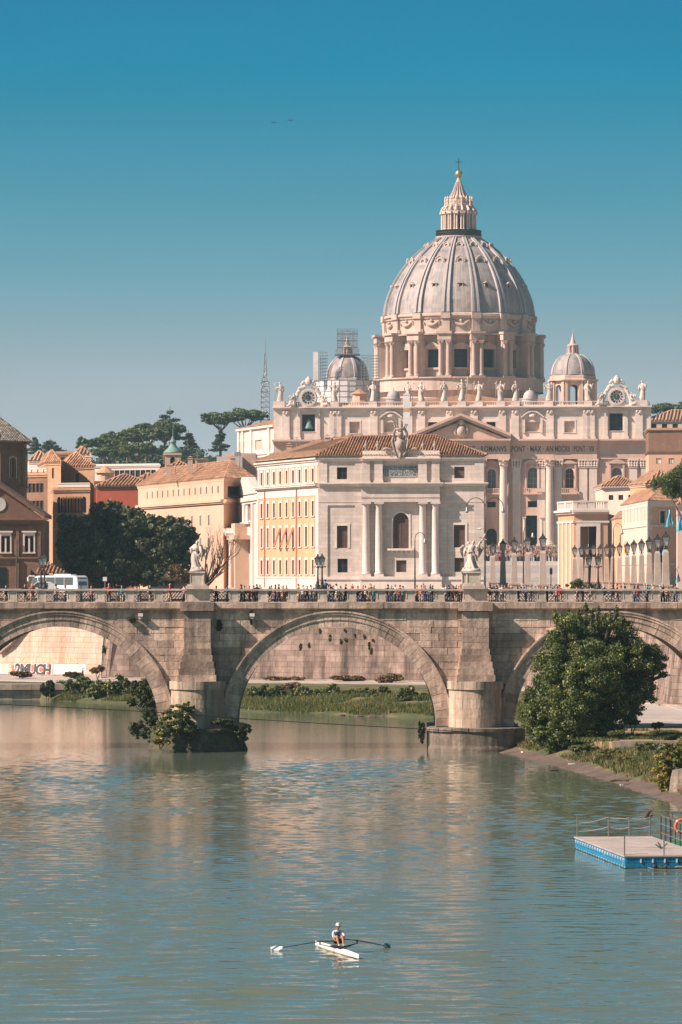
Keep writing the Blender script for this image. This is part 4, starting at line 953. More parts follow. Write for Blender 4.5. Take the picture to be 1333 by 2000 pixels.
pa = thing('roof_terrace', 'pale flat penthouse blocks above the peach palace roof', 'building', (X(450, 800), 800, STREET))
b = MB(); b.box(X(424, 800), X(474, 800), 798, 812, STREET, Z(892, 800)); b.build('lower_block', 'white_plaster', pa)
b = MB(); b.box(X(440, 803), X(500, 803), 803, 818, STREET, Z(885, 803)); b.build('upper_block', 'cream_plaster', pa)
for k in range(3):
    b = MB(); o = Vector((X(459 + k * 4, 801), 801, Z(892, 800))); b.lathe(o, [(.35, 0), (.35, .9), (.25, 1.0)], 10); b.build('water_tank', 'steel_grey', pa)

# chimneys and aerials on the roofs
def roof_bits(t, spots):
    for px, row, Y, h in spots:
        o = P(px, row, Y); b = MB(); b.box(o.x - .45, o.x + .45, o.y - .35, o.y + .35, o.z - 1.5, o.z + h); b.box(o.x - .55, o.x + .55, o.y - .45, o.y + .45, o.z + h, o.z + h + .15); b.prism([(o.x - .5, o.y - .4, o.z + h + .35), (o.x + .5, o.y - .4, o.z + h + .35), (o.x + .5, o.y + .4, o.z + h + .35), (o.x - .5, o.y + .4, o.z + h + .35)], [(o.x - .05, o.y - .4, o.z + h + .6), (o.x + .05, o.y - .4, o.z + h + .6), (o.x + .05, o.y + .4, o.z + h + .6), (o.x - .05, o.y + .4, o.z + h + .6)]); b.build('chimney', 'cream_plaster', t)
        a = MB(); x = o.x + 1.3; a.tube([(x, o.y, o.z - 1), (x, o.y, o.z + h + 1.6)], .04, 4)
        for k in range(4): a.tube([(x - .5 + .06 * k, o.y, o.z + h + .7 + .25 * k), (x + .5 - .06 * k, o.y, o.z + h + .7 + .25 * k)], .025, 4)
        a.build('aerial', 'steel_grey', t)
roof_bits(t1, ((330, 918, 780, .9), (372, 908, 775, 1.1), (455, 905, 762, .9))); roof_bits(pal, ((640, 862, 705, .6), (565, 880, 716, .8)))
# red house and grey tiled roof
A, B, C = px_xy(184, 880), px_xy(190, 826), px_xy(300, 822); zz = lambda r_: Z(r_, 825)
plan_block('red_house', 'red house with shade-darkened colour and weathered tiled roof above the trees', 'house', A, B, C, STREET, zz(948), 'red_plaster_shaded', None, None, rise=2.4, cornice=.7, trim='frame_dark', roof='roof_tile', sp=.75, seg=1.0)
b = MB(); b.box(X(182, 850), X(232, 850), 848, 870, STREET, Z(940, 850)); b.build('red_annex', 'red_plaster_shaded', label='plain red annex wall left of the dark tiled roof', cat='building')
A, B, C = px_xy(222, 905), px_xy(240, 850), px_xy(345, 848)
plan_block('tiled_house', 'house with broad brown tiled roof in front of the bell tower', 'house', A, B, C, STREET, Z(953, 850), 'brown_brick', None, None, rise=3.2, cornice=.5, trim='frame_dark', roof='roof_tile', sp=.8, seg=1.1)

# brick hospital complex, left edge
Yh = 610.0; hz = lambda r_: Z(r_, Yh)
hosp = thing('brick_hospital_church', 'brown brick gabled front with paired lancet windows at the left edge', 'church', (X(10, Yh), Yh, STREET))
A, B = px_xy(-110, Yh), px_xy(83, Yh); fh = Fr(A, B); UH = lambda p: X(p, Yh) - A[0]
hol = []
for c0 in (11, 57, -36):
    for s in (-6.2, 4.2): hol.append((UH(c0 + s - 2.4), UH(c0 + s + 4.6), hz(1077), hz(1047), True))
w_ = MB(); wall(w_, fh, 0, fh.L, STREET, hz(1016), hol, .4); w_.quad(fh(fh.L, 0, STREET), fh(fh.L, -14, STREET), fh(fh.L, -14, hz(1016)), fh(fh.L, 0, hz(1016))); w_.build('front_wall', 'brown_brick', hosp)
co = MB(); co.fbox(fh, 0, fh.L - .3, -14, -.6, STREET, hz(1018)); co.build('inner_core', 'frame_dark', hosp)
for h in hol: win(hosp, fh, *h[:4], arch=True, dep=.4, mull=0)
for c0 in (11, 57, -36):
    s_ = MB(); a, b_ = UH(c0 - 11.5), UH(c0 + 11.5)
    s_.fbox(fh, a, UH(c0 - 8.8), 0, .14, hz(1079), hz(1040)); s_.fbox(fh, UH(c0 + 8.8), b_, 0, .14, hz(1079), hz(1040)); s_.fbox(fh, UH(c0 - 1.5), UH(c0 + 1.6), 0, .14, hz(1079), hz(1052)); s_.fbox(fh, UH(c0 - 8.8), UH(c0 + 8.8), 0, .12, hz(1046.5), hz(1040)); s_.fbox(fh, a - .1, b_ + .1, 0, .25, hz(1081), hz(1079)); s_.fbox(fh, a - .2, b_ + .2, 0, .4, hz(1040), hz(1037))
    s_.build('window_surround', 'white_plaster', hosp)
s_ = MB()
for r0, r1, v_ in ((1016, 1012, .9), (1021, 1016, .55), (1030, 1028, .3), (1091, 1088, .5), (1095, 1091, .3)): s_.fbox(fh, 0, fh.L + v_, -.1, v_, hz(r0), hz(r1))
for p in (-80, -14, 34, 77): s_.fbox(fh, UH(p - 3), UH(p + 3), 0, .2, STREET, hz(1030))
s_.build('mouldings', 'brown_brick', hosp)
g = MB(); ap = UH(-14); zt = hz(943)
g.fprism(fh, [(UH(-110), hz(1012)), (UH(83), hz(1012)), (ap, zt)], -.4, 0.0); g.build('gable', 'brown_brick', hosp)
g = MB()
for s, e0 in ((1, UH(88)), (-1, UH(-116))):
    p, q_ = Vector((ap, 0, zt)), Vector((e0, 0, hz(1012)))
    g.hexa([fh(p.x, .7, p.z), fh(q_.x, .7, q_.z), fh(q_.x, -14, q_.z), fh(p.x, -14, p.z), fh(p.x, .7, p.z + .55), fh(q_.x, .7, q_.z + .55), fh(q_.x, -14, q_.z + .55), fh(p.x, -14, p.z + .55)])
g.build('gable_roof', 'brown_brick', hosp)
g = MB(); o = fh(UH(-2), .02, hz(985)); g.prism([(o.x + 1.05 * math.cos(a), o.y - .12, o.z + 1.05 * math.sin(a)) for a in np.linspace(0, 2 * PI, 21)[:-1]], [(o.x + 1.05 * math.cos(a), o.y, o.z + 1.05 * math.sin(a)) for a in np.linspace(0, 2 * PI, 21)[:-1]]); g.build('clock_disc', 'clock_white', hosp)  # pale clock disc on the gable
for a, b_, r_ in ((-4, 12, 1108), (60, 72, 1112)): dw = MB(); dw.fbox(fh, UH(a), UH(b_), 0, .15, STREET, hz(r_)); dw.build('dark_door', 'window_dark', hosp)
ppe = MB(); ppe.tube([fh(UH(32), .45, STREET), fh(UH(33), .45, hz(1055))], .11, 6); ppe.build('drainpipe', 'frame_dark', hosp)
# octagonal tower above it
tw = thing('octagonal_tower', 'brown brick octagonal lantern tower with stone tile roof at left edge', 'tower', (X(-18, 632), 632, STREET))
tz = lambda r_: Z(r_, 632); c0 = Vector((X(-22, 636), 636, 0)); Rt = (X(50, 636) - X(-22, 636)) / math.cos(PI / 8)
oc = [(c0.x + Rt * math.cos(PI / 8 + k * PI / 4), c0.y + Rt * math.sin(PI / 8 + k * PI / 4)) for k in range(8)]
for k in range(8):
    a, b_ = oc[k], oc[(k + 1) % 8]; fr = Fr(b_, a) if False else Fr(a, b_)
    if fr.V.dot(Vector((fr.o.x - c0.x, fr.o.y - c0.y, 0))) < 0: fr = Fr(b_, a)
    w_ = MB(); hl = [(fr.L / 2 - .62, fr.L / 2 + .62, tz(934), tz(892), True)]; wall(w_, fr, 0, fr.L, STREET, tz(866), hl, .4)
    for a_, e_ in ((0, .5), (fr.L - .5, fr.L)): w_.fbox(fr, a_, e_, 0, .14, tz(948), tz(878))
    for r0, r1, v_ in ((952, 949, .5), (878, 874, .25), (866, 862, .45)): w_.fbox(fr, -.1, fr.L + .1, -.05, v_, tz(r0), tz(r1))
    wo_ = w_.build('wall', 'brown_brick', tw); win(tw, fr, *hl[0][:4], arch=True, dep=.4, pane='shutter_brown', frame='cream_plaster', mull=1, sur=.12, surm='cream_plaster')
beds, ribs = MB(), MB(); apx = Vector((c0.x, c0.y, tz(800)))
for k in range(8):
    a = Vector((c0.x + (Rt + .8) * math.cos(PI / 8 + k * PI / 4), c0.y + (Rt + .8) * math.sin(PI / 8 + k * PI / 4), tz(862))); d = Vector((c0.x + (Rt + .8) * math.cos(PI / 8 + (k + 1) * PI / 4), c0.y + (Rt + .8) * math.sin(PI / 8 + (k + 1) * PI / 4), tz(862)))
    roof_plane(beds, ribs, a, d, apx, apx, .5, .4, rr=.24)
rf = beds.build('roof', 'slate_tile', tw); ribs.build('roof_tiles', 'slate_tile', rf, kind='stuff')
# lean-to with sunlit tiles
cn = thing('tiled_lean_to', 'low lean-to roof of sunlit orange tiles behind the coach', 'building', (X(88, 595), 595, STREET))
beds, ribs = MB(), MB(); a, b_, c, d = P(68, 1120, 590), P(132, 1120, 590), P(92, 1100, 600), P(46, 1097, 600)
roof_plane(beds, ribs, a, b_, c, d, .55, .6); rf = beds.build('roof', 'roof_bed', cn); ribs.build('roof_tiles', 'roof_tile', rf, kind='stuff')
b = MB(); b.box(a.x - 1, b_.x - .6, 592, 603, STREET, a.z - .2); b.build('wall', 'brown_brick', cn)
# brick ranges behind
def bl(name, label, pa, pb, pc, Yz, top, m, side, front, **k):
    A, B, C = px_xy(*pa), px_xy(*pb), px_xy(*pc); z_ = lambda r_: Z(r_, Yz); L1, L2 = math.dist(A, B), math.dist(B, C)
    s_ = []; f_ = []
    for n, w, r0, r1, kd, kw in side: s_ += grid(L1, n, w, [(z_(r0), z_(r1))], 1, 1, kd, kw)
    for n, w, r0, r1, kd, kw in front: f_ += grid(L2, n, w, [(z_(r0), z_(r1))], 1, 1, kd, kw)
    return plan_block(name, label, 'building', A, B, C, STREET, z_(top), m, s_, f_, **k)
br = dict(pane='window_dark', mull=1)
t2, a_, b2_ = bl('brick_palace', 'tan brick palace with white balustrade right of the octagonal tower', (30, 745), (40, 705), (93, 700), 702, 925, 'brown_brick', [], [(5, .9, 962, 944, 'rect', br), (5, .9, 998, 978, 'rect', br)], flat=True, trim='tan_brick', cornice=.6)
b = MB(); L = b2_.L
for k in range(9): b.fbox(b2_, L * k / 9 + .15, L * (k + 1) / 9 - .15, -.1, .2, Z(925, 702) + .33, Z(917, 702)) if k % 2 else b.fbox(b2_, L * k / 9 + .05, L * (k + 1) / 9 - .05, -.1, .1, Z(925, 702) + .33, Z(919, 702))
b.fbox(b2_, 0, L, -.15, .25, Z(917, 702), Z(915.5, 702)); b.build('balustrade', 'white_plaster', t2)
bl('brick_stair_tower', 'square brick stair tower with small tiled hip roof left of the arched brick range', (76, 790), (88, 765), (119, 760), 765, 903, 'tan_brick', [(1, 1.2, 925, 912, 'rect', br)], [(1, .9, 935, 915, 'rect', br)], rise=2.3, trim='tan_brick', cornice=.6, sp=.7, seg=.9)
t3, a_, b3_ = bl('brick_range', 'long brick range with tall arched windows above the dark trees', (92, 775), (104, 745), (176, 742), 744, 955, 'tan_brick', [], [(8, 1.15, 1002, 970, 'arch', br), (8, .9, 1030, 1012, 'rect', br)], flat=True, trim='tan_brick', cornice=.5)
b = MB(); b.fbox(b3_, 1.0, b3_.L, -.2, .1, Z(955, 744) + .3, Z(945, 744)); b.fbox(b3_, 1.0, b3_.L, -.25, .2, Z(945, 744), Z(943, 744)); b.build('parapet', 'white_plaster', t3)
bl('brick_pavilion', 'tan brick pavilion with tiled hip roof and one narrow window', (105, 800), (117, 772), (184, 766), 770, 911, 'tan_brick', [], [(1, 1.0, 945, 925, 'rect', br)], rise=2.8, trim='tan_brick', cornice=.6, sp=.7, seg=.9)
bl('low_pale_house', 'low pale house with pink roof behind the brick stair tower', (50, 905), (56, 880), (100, 878), 880, 900, 'white_plaster', [], [], rise=2.2, roof='roof_tile_pale', cornice=.4, sp=.9, seg=0)
bl('brick_turret_house', 'small brown brick house with flat top under the far pines', (105, 960), (108, 940), (152, 938), 940, 884, 'brown_brick', [], [(2, 1, 903, 893, 'rect', br)], flat=True, trim='tan_brick', cornice=.4)
bl('pink_roof_house', 'low house with pale pink roof under the umbrella pines', (140, 1000), (144, 985), (178, 983), 985, 888, 'tan_brick', [], [], rise=2.0, roof='roof_tile_pale', cornice=.4, sp=1.1, seg=0)
t4, a_, b4_ = bl('grey_terrace_block', 'long pale grey flat-roofed block below the umbrella pines', (180, 1000), (186, 980), (312, 972), 975, 908, 'white_plaster', [], [(11, 1.3, 932, 918, 'rect', br)], flat=True, trim='white_plaster', cornice=.5)
b = MB(); o = Vector((X(206, 900), 900, STREET)); b.lathe(o, [(1.9, 0), (1.9, Z(925, 900) - STREET), (2.3, Z(924, 900) - STREET)], 12); tt = b.build('round_turret', 'cream_plaster', label='small round cream turret with conical tiled cap', cat='tower')
b = MB(); b.lathe(Vector((o.x, o.y, Z(924, 900) + .01)), [(2.4, 0), (.05, 1.7)], 12); b.build('turret_cap', 'roof_tile', tt)
# bell tower with green cupola
Yt = 905.0; bt_ = thing('bell_tower', 'slim bell tower with pale green onion cupola among dark trees', 'tower', (X(338, Yt), Yt, STREET)); c0 = Vector((X(338, Yt), Yt, 0)); bz = lambda r_: Z(r_, Yt)
hw = 1.75
for k in range(4):
    a0 = PI / 4 + k * PI / 2; p, q_ = (c0.x + hw * 1.414 * math.cos(a0), c0.y + hw * 1.414 * math.sin(a0)), (c0.x + hw * 1.414 * math.cos(a0 + PI / 2), c0.y + hw * 1.414 * math.sin(a0 + PI / 2))
    fr = Fr(q_, p)
    if fr.V.dot(Vector((fr.o.x - c0.x, fr.o.y - c0.y, 0))) < 0: fr = Fr(p, q_)
    w_ = MB(); hl = [(fr.L / 2 - .55, fr.L / 2 + .55, bz(908), bz(893), True)]; wall(w_, fr, 0, fr.L, STREET, bz(886), hl, .3); w_.fbox(fr, -.2, fr.L + .2, -.05, .25, bz(889), bz(885)); w_.fbox(fr, -.1, fr.L + .1, -.05, .2, bz(917), bz(914))
    w_.build('wall', 'cream_plaster', bt_); win(bt_, fr, *hl[0][:4], arch=True, dep=.3)
b = MB(); b.lathe(Vector((c0.x, c0.y, bz(885))), [(2.0, 0), (2.05, .2), (1.75, .6), (1.1, 1.1), (.75, 1.7), (.62, 2.3), (.8, 2.4), (.75, 2.6), (.55, 2.9), (.3, 3.2), (.34, 3.4), (.06, 3.8), (.04, 5.4)], 12); b.build('cupola', 'bronze_green', bt_, smooth=True)
bl('dark_roof_house', 'house with reddish tiled roof right of the bell tower', (305, 880), (312, 862), (392, 858), 860, 922, 'brown_brick', [], [], rise=2.4, cornice=.4, sp=.8, seg=1.0, trim='white_plaster')
b = MB(); b.box(X(381, 852), X(405, 852), 852, 858, STREET, Z(897, 852)); b.box(X(380, 852), X(406, 852), 851.6, 858.4, Z(897, 852), Z(896, 852)); b.build('chimney_block', 'cream_plaster', label='square cream chimney block above the peach palace roof', cat='chimney')

# ================================================================== RIGHT BANK OF HOUSES
# portal building with balustrade
Yq = 870.0; qz = lambda r_: Z(r_, Yq)
A, B, C = px_xy(1091, 885), px_xy(1122, Yq), px_xy(1188, Yq); por = thing('portal_building', 'peach brick portal block with white balustrade at the end of the avenue', 'building', (B[0], Yq, STREET))
f1, f2 = Fr(A, B), Fr(B, C); z1 = qz(1003)
w_ = MB(); hl = [(X(1134, Yq) - B[0], X(1166, Yq) - B[0], STREET, qz(1028))]; wall(w_, f2, 0, f2.L, STREET, z1, hl, 2.2); w_.build('front_wall', 'peach_plaster', por)
w_ = MB(); wall(w_, f1, 0, f1.L, STREET, z1, [], .3); w_.build('side_wall', 'ochre_plaster', por)
w_ = MB(); fr = Fr(C, px_xy(1203, 900)); wall(w_, fr, 0, fr.L, STREET, z1, [], .3); w_.build('shaded_wall', 'brown_brick', por)  # dark brick colour stands in for shade on this end wall
co = MB(); u0, u1 = hl[0][0], hl[0][1]; co.fbox(f2, 0, u0 - .01, -9, -.35, STREET, z1 - .1); co.fbox(f2, u1 + .01, f2.L, -9, -.35, STREET, z1 - .1); co.fbox(f2, u0, u1, -9, -.4, qz(1027), z1 - .1); co.build('inner_core', 'tan_brick', por)
s_ = MB(); s_.fbox(f2, (u0 + u1) / 2 + .2, u1, -2.6, -2.3, STREET, qz(1028)); s_.build('portal_shade', 'window_dark', por)  # dark sheet standing in for shade in the right half of the opening
s_ = MB(); s_.fbox(f2, u0, (u0 + u1) / 2 + .2, -5.0, -4.6, STREET, qz(1028)); s_.build('inner_wall', 'cream_plaster', por)
s_ = MB(); s_.fbox(f2, u0 - .8, u0, 0, .25, STREET, qz(1028)); s_.fbox(f2, u1, u1 + .8, 0, .25, STREET, qz(1028)); s_.fbox(f2, u0 - .8, u1 + .8, 0, .25, qz(1028), qz(1022)); s_.build('portal_frame', 'travertine_trim', por)
s_ = MB()
for fr in (f1, f2):
    for r0, r1, v_ in ((1021, 1017, .25), (1004, 1000, .5), (1000, 996, .95)): s_.fbox(fr, -.3, fr.L + .3, -.1, v_, qz(r0), qz(r1))
for k in range(4): s_.fbox(f1, f1.L * (k + .2) / 4, f1.L * (k + .42) / 4, 0, .25, STREET, qz(1021))
s_.build('cornice', 'travertine_trim', por)
s_ = MB()
for fr in (f1, f2):
    s_.fbox(fr, 0, fr.L, -.3, .25, qz(995.8), qz(993)); s_.fbox(fr, -.05, fr.L + .05, -.35, .3, qz(981), qz(978)); n_ = int(fr.L / .45)
    for k in range(n_): s_.fbox(fr, fr.L * (k + .25) / n_, fr.L * (k + .75) / n_, -.15, .1, qz(993), qz(981))
    for a in (0, .5, 1): s_.fbox(fr, max(0, fr.L * a - .7), min(fr.L, fr.L * a + .7), -.28, .22, qz(993) + .003, qz(981))
s_.build('balustrade', 'travertine_trim', por)
# white house with hip roof
t5, a_, b5_ = bl('white_hip_house', 'pale house with tiled hip roof above the portal building', (1164, 935), (1177, 915), (1250, 910), 915, 950, 'pink_plaster', [], [(3, 1.2, 977, 967, 'rect', br)], rise=2.4, cornice=1.0, trim='white_plaster', sp=.7, seg=.9)
# pink corner house with quoins
A, B, C = px_xy(1216, 800), px_xy(1266, 745), px_xy(1322, 752); kz = lambda r_: Z(r_, 748); L1, L2 = math.dist(A, B), math.dist(B, C); kp = dict(pane='shutter_brown', mull=1, sur=.25, surm='white_plaster')
sd = grid(L1, 7, .8, [(kz(1015), kz(990))], 1, 2.4, kw=dict(pane='pink_plaster', frame='white_plaster', mull=1)) + grid(L1, 3, 1.1, [(kz(1128), kz(1108))], 2, 4, kw=kp)
fd = [(L2 * .42, L2 * .60, kz(1022), kz(998), 'rect', dict(pane='window_dark', sur=.3, surm='white_plaster', mull=2)), (L2 * .42, L2 * .62, kz(1098), kz(1065), 'arch', dict(pane='window_dark', mull=1)), (L2 * .18, L2 * .40, kz(1146), kz(1125), 'rect', kp), (L2 * .55, L2 * .75, kz(1146), kz(1120), 'rect', kp)]
t6, f1, f2 = plan_block('pink_corner_house', 'pink corner house with white quoins and flags', 'building', A, B, C, STREET, kz(978), 'peach_plaster', sd, fd, side_m='pink_plaster', cornice=.9, corn_h=1.1, rise=2.6, sp=.6, seg=.8)  # paler pink side and darker peach front put sun and shade into colour
for k in range(16):
    qn = MB(); w_ = 1.15 if k % 2 else .8; z_ = STREET + 1 + k * (kz(985) - STREET - 1) / 16; h_ = (kz(985) - STREET - 1) / 16 - .06
    qn.fbox(f2, 0, w_, -.05, .12, z_, z_ + h_); qn.fbox(f1, f1.L - w_, f1.L + .12, -.05, .12, z_, z_ + h_); qn.build('quoin', 'white_plaster', t6)
b = MB()
for fr in (f1, f2): b.fbox(fr, 0, fr.L, -.02, .16, kz(1028), kz(1025)); b.fbox(fr, 0, fr.L, -.02, .16, kz(1103), kz(1100))
b.build('string_course', 'white_plaster', t6)
bl('yellow_low_house', 'lower yellow house wedged between portal and pink corner house', (1196, 845), (1204, 822), (1232, 812), 820, 1013, 'ochre_plaster', [(2, 1, 1050, 1030, 'rect', br)], [(2, .9, 1070, 1045, 'rect', br), (2, .9, 1130, 1110, 'rect', br)], rise=1.5, cornice=.6, trim='cream_plaster', sp=.7, seg=.9, side_m='cream_plaster')
bl('orange_edge_house', 'peach house with tiled roof cut by the right edge under the pine', (1322, 715), (1324, 700), (1400, 700), 700, 985, 'pink_plaster', [], [(4, 1, 1040, 1015, 'rect', br), (4, 1, 1130, 1100, 'rect', br)], rise=2.2, trim='white_plaster', sp=.6, seg=.8)
bl('ochre_attic_house', 'ochre attic storey with small tiled roof behind the pink corner house', (1232, 850), (1262, 835), (1330, 832), 835, 945, 'ochre_plaster', [], [(4, 1, 968, 955, 'rect', br)], rise=2.8, trim='cream_plaster', cornice=.7, sp=.8, seg=1)
# beyond the basilica, right edge
bl('dark_vatican_wing', 'dark palace wing right of the basilica', (1262, 1180), (1268, 1160), (1420, 1155), 1160, 838, 'brown_brick', [], [(6, 1.6, 900, 886, 'rect', br)], flat=True, trim='tan_brick', cornice=.8)
bl('tiled_vatican_wing', 'far palace wing with pale orange roof at the right edge', (1255, 1420), (1262, 1400), (1440, 1395), 1400, 822, 'cream_plaster', [], [(8, 1.8, 836, 828, 'rect', br)], rise=4.0, roof='roof_tile_pale', cornice=1, sp=1.2, seg=0)
bl('peach_wing', 'plain peach wall with small windows right of the columns', (1262, 1110), (1268, 1095), (1430, 1092), 1095, 882, 'peach_plaster', [], [(6, 1.4, 906, 895, 'rect', dict(pane='frame_pale', mull=1)), (6, 1.4, 940, 925, 'rect', br)], flat=True, trim='brown_brick', cornice=.5)
# ================================================================== CARVED FIGURES
def figure(mb, o, h, seed, m=0, face=0.0, arms=None, wings=False, sway=.05, folds=.16, n=18, halo=None):
    """draped standing figure: robe with folds, head with hair, two arms; face = turn about z"""
    rnd = random.Random(seed); ph = rnd.uniform(0, 6); cf, sf = math.cos(face), math.sin(face)
    def T(x, y, z): return (o[0] + (x * cf - y * sf) * h, o[1] + (x * sf + y * cf) * h, o[2] + z * h)
    prof = [(0, .175, .15), (.05, .17, .145), (.15, .15, .13), (.28, .135, .125), (.4, .125, .115), (.5, .118, .105), (.58, .1, .088), (.66, .108, .088), (.74, .125, .09), (.80, .12, .078), (.835, .075, .06), (.86, .042, .042), (.885, .04, .042)]
    vs = []; sgn = rnd.choice((-1, 1))
    for z, a, b in prof:
        amp = folds * max(0, 1 - z / .8); cx = sgn * sway * math.sin(PI * z); tw = z * 2.2
        for k in range(n):
            t = 2 * PI * k / n; r = 1 + amp * math.sin(5 * t + ph + tw * 2) * .6 + amp * .5 * math.sin(9 * t - ph + tw * 3)
            vs.append(T(cx + a * r * math.cos(t), b * r * math.sin(t), z))
    k_ = len(prof); fs = [(j * n + i, j * n + (i + 1) % n, (j + 1) * n + (i + 1) % n, (j + 1) * n + i) for j in range(k_ - 1) for i in range(n)] + [tuple((k_ - 1) * n + i for i in range(n))]
    mb.add(vs, fs, m)
    c = T(0, -.008, .93); mb.ball(c, .052 * h, 9, m, 1.28); mb.ball(T(0, .012, .945), .056 * h, 9, m, 1.1); mb.tube([T(0, -.05, .935), T(0, -.068, .918)], [.008 * h, .014 * h], 5, m)
    if rnd.random() < .6: mb.tube([T(0, -.045, .90), T(0, -.05, .865)], [.03 * h, .012 * h], 6, m)      # beard
    arms = arms or rnd.choice([((-.2, -.03, .62), (-.17, -.12, .72), (.2, -.02, .6), (.13, -.12, .55)), ((-.2, .02, .63), (-.13, -.12, .56), (.23, -.03, .70), (.30, -.08, .86)), ((-.22, 0, .66), (-.3, -.07, .78), (.19, -.03, .6), (.1, -.13, .62))])
    for s, el, hd in ((-1, arms[0], arms[1]), (1, arms[2], arms[3])):
        mb.tube([T(s * .105, 0, .80), T(*el), T(*hd)], [.045 * h, .04 * h, .022 * h], 7, m); mb.ball(T(*hd), .027 * h, 6, m)
        mb.tube([T(s * .11, .0, .79), T(el[0] * .98, el[1] + .01, el[2] - .03), T(el[0] * .8, .02, el[2] - .2)], [.05 * h, .062 * h, .02 * h], 7, m)
    mb.tube([T(-.13, -.02, .72), T(0, -.1, .56), T(.12, -.06, .45), T(.13, .02, .3)], [.035 * h, .045 * h, .05 * h, .02 * h], 7, m)       # mantle across the body
    if wings:
        for s in (-1, 1):
            for q, (L, d) in enumerate(((.46, .16), (.40, .20), (.33, .24), (.25, .26))):
                mb.tube([T(s * .05, .08, .78), T(s * (d * .8), .13, .86 - q * .02), T(s * (d + .04), .14, .82 - L * .35), T(s * (d - .02), .13, .84 - L)], [.025 * h, .045 * h, .05 * h, .008 * h], 6, m)

# ================================================================== THE BASILICA
YF = 1244.0; bz = lambda r_: Z(r_, YF); K = YF / F
G0 = bz(1076)
bas = thing('basilica', 'great domed basilica with columned facade and two clocks on the skyline', 'basilica', (X(904, YF), YF + 60, G0 - 1.5))
fa = Fr(px_xy(535, YF + 5), px_xy(1272, YF - 5)); UB = lambda p: (p - 535) / 737 * fa.L
def mir(lst): return lst + [(-a[0], *a[1:]) for a in lst if abs(a[0]) > 1]
low = mir([(0, 24, 956, 912, 1), (58, 17, 955, 916, 1), (139, 22, 955, 913, 1), (210, 17, 955, 915, 1), (302, 20, 955, 914, 1)])
mez = mir([(58, 17, 991, 980, 0), (139, 20, 991, 979, 0)])
dor = mir([(0, 30, 1071, 1005, 0), (58, 21, 1071, 1032, 1), (139, 28, 1071, 1007, 0), (210, 20, 1071, 1031, 1), (302, 24, 1071, 1012, 1)])
hol = [(UB(904 + o - w / 2), UB(904 + o + w / 2), bz(r0), bz(r1), bool(ar)) for o, w, r0, r1, ar in low + mez + dor]
w_ = MB(); wall(w_, fa, 0, fa.L, G0 - 2, bz(897), hol, 1.6); w_.build('lower_wall', 'basilica_brown', bas)
for (o, w, r0, r1, ar), kd in [(a, 'low') for a in low] + [(a, 'mez') for a in mez] + [(a, 'dor') for a in dor]:
    win(bas, fa, UB(904 + o - w / 2), UB(904 + o + w / 2), bz(r0), bz(r1), pane='window_lead' if kd == 'low' and abs(o) not in (210,) else 'window_dark' if kd != 'low' else 'shutter_brown', frame='basilica_trim' if kd == 'low' else 'frame_dark', arch=bool(ar), dep=1.6, sur=.5 if kd == 'low' else .35, surm='basilica_trim' if kd == 'low' else 'basilica_brown', mull=4 if kd == 'low' else 1, name='door' if kd == 'dor' else 'window')
body = MB(); body.fbox(fa, 1, fa.L - 1, -60, -2.4, G0 - 2, bz(800)); body.build('nave_block', 'basilica_brown', bas)
body = MB(); body.fbox(fa, UB(760), UB(1048), -150, -30, G0, bz(780) ); 
for s0, s1 in ((760, 904), (904, 1048)): pass
body.fprism(fa, [(UB(755), bz(783)), (UB(1053), bz(783)), (UB(904), bz(760))], -150, -32); body.build('nave_roof', 'roof_tile', bas)
# steps
st_ = MB()
for k in range(7): st_.fbox(fa, UB(545) - 0, UB(1262), -1, 4 + 2.2 * (7 - k), G0 - 2.4 + k * .34, G0 - 2.4 + (k + 1) * .34)
st_.build('front_steps', 'basilica_trim', bas)
# window aedicules with pediments and balconies
for o, w, r0, r1, ar in low:
    p = MB(); a, b_ = UB(904 + o - w / 2 - 5), UB(904 + o + w / 2 + 5)
    for e0 in (a, b_ - .55): p.fbox(fa, e0, e0 + .55, 0, .7, bz(r0), bz(905))
    p.fbox(fa, a - .2, b_ + .2, 0, .95, bz(906), bz(904)); zc = bz(904)
    if abs(o) in (58, 210): p.fprism(fa, [(a - .3, zc), (b_ + .3, zc), ((a + b_) / 2, bz(898.5))], .05, .95)
    else:
        n_ = 9; arc = [(a - .3 + (b_ - a + .6) * t, zc + 1.0 * math.sin(PI * t)) for t in np.linspace(0, 1, n_)]; p.fprism(fa, arc[::-1], .05, .95)
    p.fbox(fa, a - .3, b_ + .3, 0, 1.6, bz(r0 + 11), bz(r0 + 8)); p.fbox(fa, a - .3, b_ + .3, 1.3, 1.5, bz(r0), bz(r0 - 1.2))
    n_ = 9
    for k in range(n_): u = a - .2 + (b_ - a + .3) * k / (n_ - 1); p.fbox(fa, u, u + .22, 1.25, 1.5, bz(r0 + 8), bz(r0))
    p.build('window_aedicule', 'basilica_brown', bas)
# giant order
H = bz(897) - bz(1068); hcap = bz(897) - bz(914)
c_ = MB(); c_.box(-1.6, 1.6, -1.6, 1.6, 0, .5); c_.lathe((0, 0, 0), [(1.6, .5), (1.65, .8), (1.4, 1.1), (1.45, 1.35), (1.22, 1.6), (1.22, H * .35), (1.16, H * .65), (1.04, H - hcap - .2), (1.14, H - hcap - .1), (1.14, H - hcap)], 20)
c_.lathe((0, 0, H - hcap), [(1.02, 0), (1.2, .5), (1.55, .8), (1.15, .85), (1.3, 1.3), (1.7, 1.7), (1.3, 1.75), (1.5, 2.2)], 12)
for k in range(8): a = k * PI / 4; c_.ball((1.45 * math.cos(a), 1.45 * math.sin(a), H - hcap + (1.0 if k % 2 else 2.0)), .36, 6)
c_.box(-1.65, 1.65, -1.65, 1.65, H - .42, H); gcol = c_.mesh('giant_column', 'basilica_trim')
